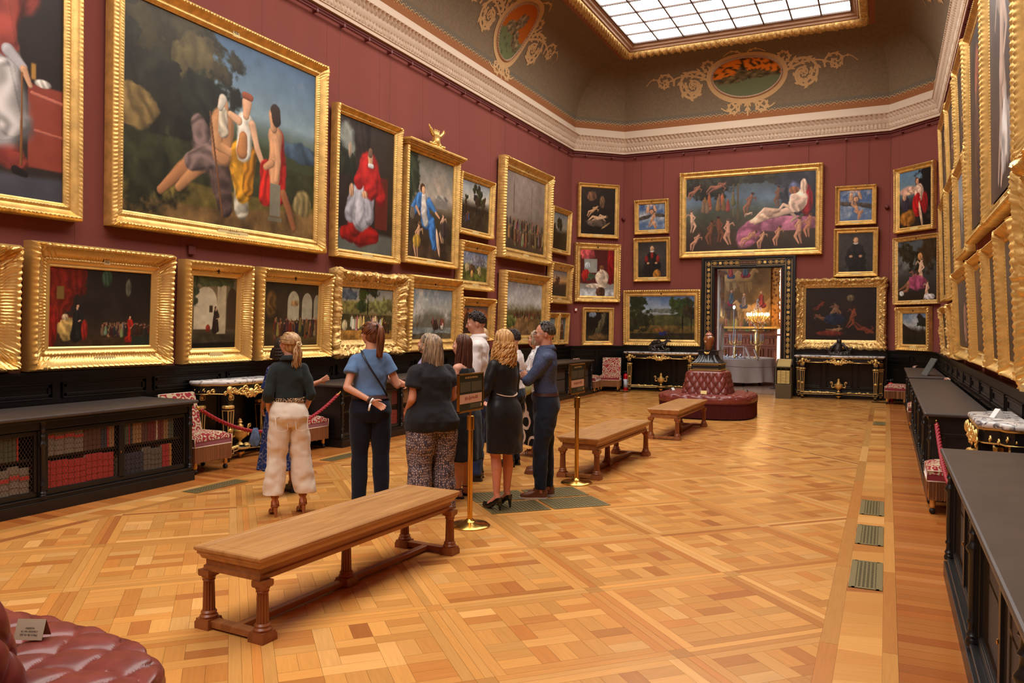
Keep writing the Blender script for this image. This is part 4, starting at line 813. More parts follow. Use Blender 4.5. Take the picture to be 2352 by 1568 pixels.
left(17.90, 19.32, 2.26, 3.29, .20, 'leaf', [sky((120, 124, 140), (214, 160, 96), (60, 40, 26)), ('H', .3, .03, (52, 36, 26)), ('T', .4, .2, .55, (60, 38, 24), .2), ('E', .4, .5, .12, .2, (70, 44, 28), dict(soft=.3, rough=.4))], 'small sunset tree landscape beside the room corner, middle row', D=.15)
left(17.80, 18.46, 1.22, 2.03, .13, 'plain', [sky((120, 150, 170), (150, 170, 170), (70, 60, 36)), ('H', .4, .05, (70, 56, 34))], 'narrow gilt framed landscape, left of the pair near the far left corner', D=.12)
left(18.51, 19.19, 1.22, 2.04, .13, 'plain', portrait((110, 124, 136), (92, 60, 40)), 'narrow gilt framed figure picture, right of the pair near the far left corner', D=.12)
# -------- corner left --------
picture(1, .15, 1.345, 4.055, 5.495, .105, 'plain', [('G', [(0, (30, 22, 16)), (1, (44, 34, 26))]), ('N', .2), ('B', .35, .5, .34, (206, 156, 112), 40), ('B', .50, .34, .46, (212, 172, 134), 12), ('E', .3, .8, .16, .12, (120, 84, 58), dict(soft=.2, rough=.2)), ('E', .62, .7, .08, .14, (110, 80, 56), dict(soft=.2)), ('E', .45, .24, .3, .07, (96, 78, 64), dict(soft=.3, rough=.2)), ('E', .74, .2, .16, .02, (150, 120, 80), dict(soft=.3, ang=35))], 'gilt framed group of pale infants on dark ground, top of the angled left corner wall', D=.10, lean=.03)
picture(1, .07, 1.40, 2.34, 3.91, .17, 'leaf', [('G', [(0, (150, 146, 140)), (.26, (140, 136, 130)), (.28, (90, 40, 34)), (1, (84, 30, 28))]), ('E', .2, .9, .22, .14, (196, 84, 84), dict(soft=.2, rough=.2)), ('E', .9, .7, .1, .4, (136, 24, 26), dict(soft=.2, rough=.1)), ('R', .12, .5, .5, .8, (150, 150, 140)), ('E', .18, .44, .12, .13, (170, 40, 34), dict(soft=.2)), ('E', .22, .66, .08, .07, (190, 196, 200), dict(soft=.2)), ('E', .32, .42, .12, .1, (70, 84, 60), dict(soft=.2, rough=.3)), ('E', .64, .40, .19, .16, (214, 190, 164), dict(soft=.1)), ('E', .63, .58, .055, .09, (222, 192, 164), dict(soft=.15)), ('E', .63, .62, .065, .05, (120, 76, 44), dict(soft=.3)), ('E', .5, .22, .3, .05, (220, 196, 170), dict(soft=.2)), ('H', .16, .01, (176, 178, 178)), ('E', .6, .08, .14, .12, (84, 56, 40), dict(soft=.15))], 'gilt framed portrait with red curtains and white cloth on the angled left corner wall', D=.11, lean=.03)
picture(1, .30, 1.22, 1.18, 2.20, .125, 'plain', [('G', [(0, (66, 54, 36)), (.5, (30, 26, 20)), (1, (34, 30, 24))]), ('N', .2), ('E', .3, .92, .14, .08, (130, 140, 156), dict(soft=.4, rough=.3)), ('E', .65, .6, .12, .4, (90, 82, 58), dict(soft=.3, ang=-20, rough=.3)), ('E', .5, .15, .4, .1, (110, 84, 50), dict(soft=.3, rough=.3))], 'small dark rocky landscape, lowest on the angled left corner wall', D=.10, lean=.03)
# -------- end wall: s = x - XCL --------
EW = lambda x: x-XCL
def end(x0, x1, z0, z1, fw, style, ops, label, **k):
    k.setdefault('D', .11); k.setdefault('lean', .05); return picture(2, EW(x0), EW(x1), z0, z1, fw, style, ops, label, **k)
putto = lambda s: [('G', [(0, (92, 116, 150)), (1, (70, 96, 140))]), ('C', (206, 202, 196), .5, 0, 1.2), ('E', .5-.3*s, .48, .3, .08, (74, 64, 58), dict(soft=.2, ang=12*s)), ('E', .5+.3*s, .55, .28, .07, (80, 68, 60), dict(soft=.2, ang=-8)), ('B', .52, .42, .62, (204, 150, 110), 70*s), ('E', .5, .70, .10, .10, (90, 60, 40), dict(soft=.2)), ('E', .5, .69, .075, .08, (208, 156, 120), dict(soft=.2)), ('E', .35, .78, .06, .16, (206, 154, 116), dict(soft=.2, ang=-10)), ('E', .62, .82, .05, .14, (206, 154, 116), dict(soft=.2, ang=20)), ('E', .45, .95, .16, .05, (206, 180, 170), dict(soft=.4, rough=.4)), ('E', .62, .18, .05, .16, (200, 146, 108), dict(soft=.2, ang=15*s))]
end(-6.17, -5.23, 4.16, 5.075, .12, 'plain', putto(1), 'small gilt framed winged child on blue sky, above the left portrait')
end(-6.18, -5.18, 2.90, 4.065, .12, 'plain', portrait((66, 60, 56), (30, 24, 24), (90, 76, 66))+[('E', .30, .52, .06, .10, (140, 34, 30), dict(soft=.2)), ('E', .70, .52, .06, .10, (140, 34, 30), dict(soft=.2)), ('E', .5, .62, .05, .10, (130, 34, 28), dict(soft=.2)), ('E', .66, .08, .14, .14, (170, 112, 44), dict(soft=.2))], 'gilt framed portrait in black with red sleeves, left of the doorway')
end(-6.45, -4.37, 1.19, 2.675, .17, 'leaf', [sky((76, 104, 150), (166, 176, 180), (62, 58, 30)), ('C', (206, 204, 196), .3, .6, 1), ('E', .55, .66, .3, .06, (96, 100, 92), dict(soft=.3, rough=.2)), ('H', .58, .04, (66, 66, 36)), ('H', .35, .03, (96, 78, 38)), ('H', .15, .02, (48, 40, 24)), ('E', .12, .85, .22, .2, (44, 50, 26), dict(soft=.2, rough=.5)), ('E', .12, .45, .24, .26, (46, 46, 26), dict(soft=.2, rough=.3)), ('T', .82, .2, .75, (52, 56, 30), .34), ('T', .95, .2, .75, (46, 50, 28), .25), ('E', .52, .16, .06, .07, (36, 44, 110), dict(soft=.3)), ('E', .5, .22, .1, .05, (130, 84, 40), dict(soft=.4, rough=.4))], 'wide green landscape in gilt frame over the left console table')
end(-4.95, -1.45, 3.485, 5.70, .17, 'plain', [('G', [(0, (56, 42, 34)), (.2, (66, 52, 42)), (.5, (74, 76, 62)), (.7, (96, 112, 128)), (1, (60, 62, 60))]), ('N', .2), ('E', .15, .86, .26, .14, (56, 52, 42), dict(soft=.2, rough=.4)), ('E', .5, .95, .3, .12, (60, 56, 44), dict(soft=.2, rough=.4)), ('E', .92, .75, .2, .35, (50, 48, 54), dict(soft=.2, rough=.2)), ('E', .85, .70, .05, .18, (92, 100, 130), dict(soft=.2, ang=10)), ('R', .405, .425, .4, .9, (96, 80, 58)), ('R', .37, .385, .45, .9, (104, 88, 62)), ('K', .1, .4, .58, .16, [(170, 104, 74), (150, 92, 66)], 14), ('E', .75, .33, .32, .10, (176, 108, 130), dict(soft=.1, rough=.05)), ('E', .5, .22, .12, .14, (170, 100, 124), dict(soft=.2, ang=50)), ('E', .93, .62, .05, .2, (140, 30, 34), dict(soft=.2)), ('B', .72, .47, .62, (222, 184, 158), 12), ('E', .87, .62, .07, .15, (224, 188, 164), dict(soft=.1, ang=-20)), ('E', .91, .8, .025, .1, (220, 184, 158), dict(soft=.2)), ('E', .84, .76, .04, .05, (150, 96, 66), dict(soft=.2)), ('E', .62, .44, .12, .05, (222, 184, 156), dict(soft=.2, ang=20)),
      ('B', .05, .42, .3, (214, 168, 138), 95), ('B', .08, .14, .26, (206, 148, 118), 60), ('B', .2, .26, .32, (130, 82, 58), 80), ('B', .27, .3, .34, (124, 76, 54), 95), ('B', .34, .26, .34, (206, 150, 122), 90), ('B', .5, .16, .28, (200, 142, 112), 40), ('B', .6, .14, .24, (206, 150, 118), 70), ('B', .72, .18, .26, (200, 140, 108), 75), ('B', .88, .24, .34, (206, 150, 116), 88), ('B', .95, .3, .3, (196, 130, 100), 80), ('B', .5, .62, .3, (150, 100, 76), 70), ('B', .25, .86, .3, (150, 96, 76), 20), ('B', .07, .82, .26, (160, 104, 80), 45), ('B', .72, .7, .26, (130, 88, 66), 85), ('B', .5, .48, .12, (206, 170, 146), 20)], 'large reclining nude with many infants in gilt frame above the doorway', D=.13, res=.012)
end(-1.18, -.265, 4.16, 5.10, .11, 'plain', putto(-1), 'small gilt framed winged child on blue sky, right of the large nude')
end(-1.20, -.215, 2.925, 4.085, .12, 'plain', portrait((70, 64, 60), (32, 28, 28), (110, 70, 44)), 'gilt framed portrait of a bearded man in black, right of the doorway')
end(-2.03, -.02, 1.185, 2.885, .22, 'rococo', [('G', [(0, (34, 22, 18)), (1, (40, 30, 26))]), ('N', .2), ('B', .2, .66, .26, (112, 52, 34), 40), ('B', .38, .52, .34, (130, 96, 72), 60), ('B', .45, .58, .3, (124, 88, 64), 110), ('B', .22, .42, .3, (116, 74, 52), 150), ('B', .66, .44, .4, (128, 66, 42), 75), ('B', .84, .22, .4, (120, 58, 36), -25), ('B', .42, .2, .3, (150, 112, 82), 10), ('E', .42, .4, .16, .1, (30, 36, 54), dict(soft=.3)), ('E', .36, .13, .2, .05, (110, 44, 32), dict(soft=.3)), ('E', .64, .8, .05, .06, (112, 96, 72), dict(soft=.4))], 'very dark painting in massive carved gilt frame over the right console table', D=.18, lean=.03)
# -------- corner right --------
picture(3, .22, 1.34, 3.885, 5.385, .12, 'plain', [('G', [(0, (40, 28, 22)), (.4, (44, 40, 34)), (.7, (110, 130, 140)), (1, (96, 130, 156))]), ('E', .85, .7, .3, .6, (18, 14, 14), dict(soft=.2, rough=.2)), ('E', .3, .65, .3, .08, (196, 150, 130), dict(soft=.4)), ('E', .62, .58, .14, .18, (214, 176, 150), dict(soft=.12)), ('E', .56, .38, .14, .2, (170, 24, 26), dict(soft=.15, rough=.1)), ('E', .8, .4, .1, .2, (140, 22, 24), dict(soft=.2)), ('E', .67, .22, .035, .24, (214, 172, 142), dict(soft=.2, ang=10)), ('E', .56, .8, .065, .07, (90, 50, 32), dict(soft=.2)), ('E', .57, .79, .045, .055, (206, 150, 116), dict(soft=.2)), ('E', .26, .16, .22, .16, (150, 96, 36), dict(soft=.2, rough=.1)), ('E', .2, .42, .12, .14, (52, 44, 60), dict(soft=.2)), ('E', .16, .55, .06, .06, (206, 156, 122), dict(soft=.2)), ('E', .35, .62, .16, .03, (212, 168, 136), dict(soft=.3, ang=20))], 'gilt framed standing figure in red drapery, top of the angled right corner wall', D=.12, lean=.03)
picture(3, .22, 1.50, 2.235, 3.785, .10, 'leaf', [('G', [(0, (40, 32, 24)), (.5, (60, 62, 58)), (1, (84, 90, 96))]), ('C', (190, 186, 176), .4, .4, .8), ('E', .8, .8, .35, .3, (56, 42, 26), dict(soft=.2, rough=.3)), ('E', .3, .8, .25, .2, (44, 40, 26), dict(soft=.2, rough=.4)), ('B', .58, .48, .44, (220, 178, 146), 80), ('B', .3, .3, .5, (150, 100, 74), 40), ('E', .5, .28, .26, .12, (150, 70, 96), dict(soft=.2, rough=.2)), ('E', .58, .72, .06, .06, (190, 130, 80), dict(soft=.2)), ('B', .74, .16, .3, (214, 170, 140), 80), ('E', .1, .12, .06, .04, (216, 214, 206), dict(soft=.2)), ('E', .82, .06, .14, .05, (206, 200, 196), dict(soft=.3, rough=.3))], 'gilt framed embracing figures under trees, middle of the angled right corner wall', D=.11, lean=.03, goldm=M_goldd)
picture(3, .34, 1.29, 1.185, 2.185, .15, 'leaf', [sky((96, 120, 150), (160, 166, 166), (44, 36, 26)), ('C', (214, 212, 204), .6, .4, 1.1), ('H', .45, .08, (40, 34, 26), -.3), ('T', .85, .2, .7, (40, 36, 28), .2), ('H', .15, .03, (34, 30, 22))], 'small cloudy landscape, lowest on the angled right corner wall', D=.13, lean=.03)
# -------- right wall: s measured from the far corner --------
RW = lambda y: YC-y
def right(y0, y1, z0, z1, fw, style, c, label, **k):
    ops = c if isinstance(c, list) else portrait(tuple(v*.6 for v in c), c)
    k['D'] = min(k.get('D', .12), .13); k['lean'] = .07; fw *= .8; k['rec'] = .5; return picture(4, RW(y1), RW(y0), z0, z1, fw, style, ops, label, **k)
land = [sky((96, 112, 130), (140, 140, 130), (60, 50, 34)), ('H', .4, .05, (56, 46, 32)), ('C', (180, 180, 176), .5, .5, 1.1)]
right(14.62, 16.55, 1.22, 2.08, .16, 'rococo', (90, 70, 50), 'ornate gilt frame on the right wall, lowest and farthest', D=.14)
right(13.46, 14.52, 1.22, 2.08, .16, 'leaf', (84, 74, 60), 'narrow gilt frame on the right wall, second from the far end of the lowest row')
right(10.98, 13.34, 1.27, 2.50, .22, 'leaf', [('G', [(0, (70, 54, 44)), (1, (96, 86, 78))]), ('N', .2), ('E', .5, .35, .12, .3, (150, 110, 90), dict(soft=.3))], 'gilt framed grey brown painting on the right wall, third in the lowest row', D=.17)
right(9.34, 10.82, 1.27, 2.50, .20, 'salon', [('G', [(0, (90, 66, 48)), (1, (110, 84, 60))]), ('N', .25)], 'gilt framed tawny painting on the right wall, fourth in the lowest row', D=.17)
right(8.24, 9.28, 1.26, 2.50, .17, 'plain', [('G', [(0, (64, 52, 42)), (1, (76, 64, 54))]), ('E', .5, .6, .12, .26, (190, 150, 130), dict(soft=.3)), ('N', .2)], 'plain gilt framed dark portrait on the right wall, fifth in the lowest row', D=.17)
right(7.20, 8.17, 1.26, 2.55, .18, 'leaf', [('G', [(0, (60, 50, 44)), (1, (88, 80, 72))]), ('N', .2)], 'gilt frame partly hidden behind the nearest ornate frame on the right wall', D=.17)
right(5.6, 7.15, 1.22, 2.92, .26, 'rococo', (110, 80, 60), 'heavily scrolled gilt frame at the right edge of the view', D=.30, goldm=M_goldb)
right(15.78, 17.4, 2.19, 4.05, .18, 'plain', (84, 66, 50), 'tall gilt frame on the right wall, farthest of the middle row')
right(13.70, 15.5, 2.17, 4.10, .20, 'leaf', (90, 70, 54), 'beaded gilt frame on the right wall, middle row beside the sky picture')
right(12.0, 13.58, 2.70, 4.02, .20, 'plain', [sky((126, 140, 156), (150, 152, 150), (96, 90, 84)), ('C', (170, 172, 172), .6, .1, 1.2)], 'gilt framed pale sky picture on the right wall, middle row')
right(16.05, 18.04, 4.22, 5.72, .17, 'plain', (86, 68, 54), 'gilt frame on the right wall, farthest of the top row')
right(14.22, 16.0, 4.18, 5.60, .17, 'plain', (96, 74, 60), 'gilt frame on the right wall, second from the far end of the top row')
right(12.48, 14.03, 4.15, 5.66, .17, 'leaf', (80, 66, 56), 'gilt frame on the right wall, third from the far end of the top row')
right(9.95, 11.9, 2.78, 5.45, .20, 'leaf', [('G', [(0, (60, 46, 38)), (1, (58, 48, 42))]), ('N', .2), ('E', .5, .7, .14, .2, (150, 90, 66), dict(soft=.3)), ('E', .5, .4, .2, .3, (84, 62, 50), dict(soft=.3))], 'tall dark gilt framed painting on the right wall, second nearest of the top row', D=.18, lean=.12)
right(7.62, 9.86, 2.76, 5.80, .26, 'leaf', [('G', [(0, (70, 56, 50)), (.8, (92, 82, 80)), (1, (90, 120, 160))]), ('N', .2), ('B', .5, .45, .8, (206, 178, 160), 85), ('E', .6, .2, .2, .14, (214, 206, 200), dict(soft=.3, rough=.3))], 'tallest gilt framed pale nude painting on the right wall', D=.2, lean=.13)
right(5.4, 7.5, 2.98, 5.80, .26, 'leaf', (84, 74, 66), 'gilt frame high on the right wall, nearest the camera', D=.2, lean=.13)
b = MB(); b.bb(-.05, .05, -.05, .05, 0, .03); o = b.build('wall_sensor', M_rail, bevel=.004); o.matrix_world = wallpic(0, LW(6.95), 2.55, 0); tag(o, 'small red box on the red wall between large and lower paintings', 'sensor')
b = MB(); b.bb(-.035, .035, -.05, .05, 0, .04); b.mi = 1; b.bb(-.03, .03, -.03, .035, .04, .05); o = b.build('alarm_button', [mat('alarm_red', (170, 30, 30), .4), M_white], bevel=.004); o.matrix_world = wallpic(1, .13, 2.13, 0); tag(o, 'red and white alarm box on the angled left corner wall', 'alarm')
for (w_, s, z, lb) in ((1, 1.50, 4.60, 'dark red sensor knob on the wall by the left corner seam'), (2, -.05-XCL, 4.55, 'dark red sensor knob on the wall by the right corner seam')):
    b = MB(); b.lathe([(.0, 0), (.05, 0), (.05, .05), (.035, .09), (0, .1)], n=14); o = b.build('sensor_knob', M_rail, smooth=True, sharp=40); o.matrix_world = wallpic(w_, s, z, 0); tag(o, lb, 'sensor')
# ================= FURNITURE =================
def place(side, s, off=0.0):
    """location and turn of a piece whose front looks along its own -y; s along the wall, off = distance of its back from the wall"""
    return {'L': ((XL+off, s, 0), PI/2), 'R': ((XR-off, s, 0), -PI/2), 'E': ((s, YE-off, 0), 0.0)}[side]
def column(b, x, y, z0, z1, r=0.021):
    h = z1-z0; b.lathe([(r*1.5, z0), (r*1.6, z0+.02), (r*1.2, z0+.035), (r*1.45, z0+.05), (r, z0+.065), (r*.9, z0+.10), (r*1.25, z0+.11), (r*1.25, z0+.12), (r*.9, z0+.13), (r*1.05, z0+.2), (r*1.05, z0+h*.66), (r*1.7, z0+h*.69), (r*1.7, z0+h*.71), (r, z0+h*.74), (r*.8, z0+h*.79), (r*1.25, z0+h*.81), (r*.8, z0+h*.84), (r*.8, z0+h*.88), (r*1.3, z0+h*.9), (r*1.0, z0+h*.93), (r*1.3, z1)], (x, y, 0), 14)
M_mesh = mat('bronze_wire', (92, 76, 62), 0.4, 0.6)
M_int = mat('dark_cabinet_inside', (26, 20, 17), 0.8)
M_lin = mat('dark_mesh_lining', (74, 62, 54), 0.85)
BH = 0.855
def bookcase(side, s0, s1, dep, off, label, bay=1.66, fine=0.03, open_=True, shelf=True):
    """low ebonised bookcase; local x runs along the wall (viewer's right), -y is its front"""
    L_ = abs(s1-s0); loc, rz = place(side, (s0+s1)/2, off); t = thing('low_bookcase', label, 'bookcase', loc, rz); f = -dep; h = L_/2
    b = MB(); b.bb(-h, h, f, 0, 0, .10); b.bb(-h+.02, h-.02, f+.02, 0, .10, .12); b.bb(-h+.015, h-.015, f+.015, 0, .12, .135); b.build('plinth', M_black, t, bevel=.004)
    b = MB(); b.bb(-h-.03, h+.03, f-.03, 0, BH-.035, BH); b.build('top', M_top, t, bevel=.012)
    b = MB(); b.bb(-h+.01, h-.01, f+.005, 0, BH-.06, BH-.035); b.bb(-h+.03, h-.03, f+.03, 0, BH-.13, BH-.06)
    for e in (-1, 1):
        x = e*(h-.035); b.bb(x-.015, x+.015, f+.04, 0, .13, BH-.06)
        b.bb(e*(h-.02)-.006, e*(h-.02)+.006, f+.12, -.08, .62, .66); b.bb(e*(h-.02)-.006, e*(h-.02)+.006, f+.12, -.08, .18, .22); b.bb(e*(h-.02)-.006, e*(h-.02)+.006, f+.12, f+.16, .22, .62)
    b.bb(-h+.04, h-.04, -.02, 0, .13, BH-.1)
    b.build('carcass', M_black, t, bevel=.003)
    n = max(1, round(L_/bay)); bw = (L_-.08)/n; zt, zb = BH-.14, .14
    for k in range(n+1):
        x = -h+.04+k*bw; b = MB(); b.bb(x-.035, x+.035, f+.035, f+.12, zb, zt); column(b, x, f+.03, .12, BH-.06, .02); b.build('column', M_black, t, smooth=True, sharp=40)
    if shelf: b = MB(); b.bb(-h+.05, h-.05, f+.09, -.03, .455, .475); b.build('shelf', M_black, t)
    for k in range(n):
        for d in (0, 1):
            x0 = -h+.04+k*bw+.035+d*(bw-.07)/2; x1 = x0+(bw-.07)/2; y = f+.05; e = .03; b = MB()
            b.bb(x0, x1, y, y+.025, zb, zb+e+.01); b.bb(x0, x1, y, y+.025, zt-e, zt); b.bb(x0, x0+e, y, y+.025, zb+e, zt-e); b.bb(x1-e, x1, y, y+.025, zb+e, zt-e)
            for q in (0, 1): b.bb(x0+e, x1-e, y+.006, y+.02, (zb+e+.01, zt-e-.008)[q], (zb+e+.018, zt-e)[q])
            dr = b.build('door', M_black, t, bevel=.002)
            b = MB(); xa, xb, za, zc = x0+e-.003, x1-e+.003, zb+e, zt-e; W_, H_ = xb-xa, zc-za; sl = 0.62; wv = 0.0019 if side == 'L' else 0.0009
            c = -W_*0-H_*sl
            while c < W_:     # slanting wires clipped to the opening
                for sg in (1, -1):
                    p0, p1 = max(c, 0), min(c+H_*sl, W_)
                    if p1-p0 > .004:
                        z0, z1 = (p0-c)/sl, (p1-c)/sl; X0, X1 = (xa+p0, xa+p1) if sg > 0 else (xb-p0, xb-p1)
                        b.add([(X0-wv, y+.014, za+z0), (X0+wv, y+.014, za+z0), (X1+wv, y+.014, za+z1), (X1-wv, y+.014, za+z1)], [(0, 1, 2, 3)])
                c += fine
            b.build('wire_mesh', M_mesh, dr)
            if d == 0: b = MB(); b.sphere((x1-.012, y-.004, .42), (.005, .004, .012), 8, 6); b.build('keyhole_plate', M_brass, dr)
            if not open_: b = MB(); b.bb(x0+e, x1-e, y+.04, y+.05, za, zc); b.build('lining', M_lin, t)
    return t
DL = .82
b1 = bookcase('L', 2.82, 6.14, DL, .135, 'long low black bookcase with red volumes at the left edge of the photo')
b2 = bookcase('L', 8.66, 14.58, DL, .135, 'long low black bookcase behind the standing visitors on the left wall', fine=.034)
b3 = bookcase('L', 15.5, 18.75, DL, .135, 'low black bookcase behind the second sign, farthest on the left wall', fine=.05, open_=False)
DR = .56
bookcase('R', 6.05, 1.2, DR, .115, 'nearest low black bookcase on the right wall, its top filling the corner', fine=.022, open_=False)
bookcase('R', 14.58, 8.62, DR, .115, 'middle low black bookcase on the right wall behind the marble console', fine=.05, open_=False)
bookcase('R', 18.85, 15.24, DR, .115, 'farthest low black bookcase on the right wall carrying a slanted screen', fine=.06, open_=False)
# ---- books: each one a thing ----
def book_mesh(w, h, d, ribs=4):
    b = MB(); b.bb(-w/2, w/2, -d+.004, 0, .003, h-.004); b.mi = 1
    b.loft([[(-w/2, -d*.9, z), (-w/2*.96, -d-.002, z), (-w/4, -d-.006, z), (w/4, -d-.006, z), (w/2*.96, -d-.002, z), (w/2, -d*.9, z), (w/2, -.002, z), (w/2*.86, -.002, z), (w/2*.86, -d*.85, z), (-w/2*.86, -d*.85, z), (-w/2*.86, -.002, z), (-w/2, -.002, z)] for z in (0, h)])
    for k in range(ribs): z = h*(k+1)/(ribs+1); b.bb(-w/2*.9, w/2*.9, -d-.009, -d, z-.003, z+.003)
    return b
BM = {}
def book(x, z, w, h, d, cl, label, group, parentM, tag_=False, name='book'):
    key = (w, h, cl, tag_)
    if key not in BM:
        cm = mat('cloth_%d_%d_%d' % cl, cl, .6, bump=.05, bscale=80); bb_ = book_mesh(w, h, d)
        if tag_: bb_.mi = 2; bb_.bb(-w/2*.95, w/2*.95, -d-.0095, -d-.004, h*.62, h*.74)
        BM[key] = bb_.mesh(name, [mat('book_pages', (190, 176, 150), .8), cm, mat('red_label', (170, 50, 40), .6)])
    o = bpy.data.objects.new(name, BM[key]); C.objects.link(o); o.matrix_world = parentM @ Matrix.Translation((x, 0, z)); return tag(o, label, 'book', group)
RB, GB, TB, BB, NB, OB, DB = (166, 44, 40), (74, 78, 60), (150, 112, 72), (46, 60, 118), (40, 46, 58), (178, 116, 52), (110, 36, 34)
CN = {RB: 'red', GB: 'green', TB: 'tan', BB: 'blue', NB: 'dark blue', OB: 'ochre', DB: 'dark red', (120, 108, 92): 'grey', (96, 86, 74): 'grey brown', (84, 52, 38): 'brown', (206, 190, 160): 'cream', (150, 52, 44): 'red', (120, 74, 44): 'brown'}
def shelf_row(side, y0, seq, z, off, dep, where):
    loc, rz = place(side, 0, off); x = y0
    for cl, n, w, h, tg in seq:
        for k in range(n):
            M = Matrix.Translation((loc[0]+(dep-.30 if side == 'L' else 0), 0, 0)) @ Matrix.Rotation(rz, 4, 'Z')
            hh = round(h-.012*((k*7+int(x*40)) % 3), 3)
            book(x+w/2, z, w-.002, hh, .22, cl, '%s bound book %s' % (CN[cl], where), '%s books %s' % (CN[cl], where), M, tg); x += w
    return x
GY, GB2, BR = (120, 108, 92), (96, 86, 74), (84, 52, 38)
OF = .135
shelf_row('L', 3.95, [(GY, 5, .088, .29, True)], .136, OF, DL, 'low in the leftmost bay of the near left bookcase')
shelf_row('L', 3.95, [(RB, 2, .035, .25, False), (TB, 2, .035, .26, False), (BB, 1, .045, .25, False), (GB, 4, .036, .25, False), (RB, 1, .02, .25, False)], .477, OF, DL, 'upper shelf in the leftmost bay of the near left bookcase')
shelf_row('L', 4.52, [(RB, 12, .0585, .30, False)], .136, OF, DL, 'from the long matching set under the near left bookcase')
shelf_row('L', 4.52, [(GY, 1, .1, .25, True), (GY, 3, .095, .24, True), (BR, 4, .045, .24, False), (NB, 2, .032, .23, False), (RB, 1, .02, .22, False), (TB, 2, .03, .24, False)], .477, OF, DL, 'upper shelf above the red set of the near left bookcase')
shelf_row('L', 5.31, [(NB, 5, .05, .27, False), (GB2, 5, .045, .28, False), (RB, 2, .045, .28, False), (OB, 1, .03, .28, False)], .136, OF, DL, 'lower shelf beside the chair end of the near left bookcase')
shelf_row('L', 5.31, [(OB, 1, .032, .23, False), (GB, 1, .045, .22, False), (RB, 1, .016, .23, False), (NB, 1, .03, .22, False), (TB, 3, .035, .24, False), (BR, 2, .035, .22, False), (DB, 3, .034, .24, False), ((206, 190, 160), 1, .02, .22, False), (DB, 2, .035, .24, False), (TB, 2, .03, .25, False), (GB, 2, .034, .22, False)], .477, OF, DL, 'upper shelf beside the chair end of the near left bookcase')
shelf_row('L', 9.55, [((150, 52, 44), 24, .065, .27, False)], .136, OF, DL, 'lower shelf of the long left bookcase behind the visitors')
shelf_row('L', 9.55, [(BR, 4, .05, .24, False), (GB, 4, .05, .22, False), (DB, 6, .05, .24, False), (TB, 6, .05, .23, False), (GY, 5, .05, .24, False), (BR, 6, .05, .22, False)], .477, OF, DL, 'upper shelf of the long left bookcase behind the visitors')
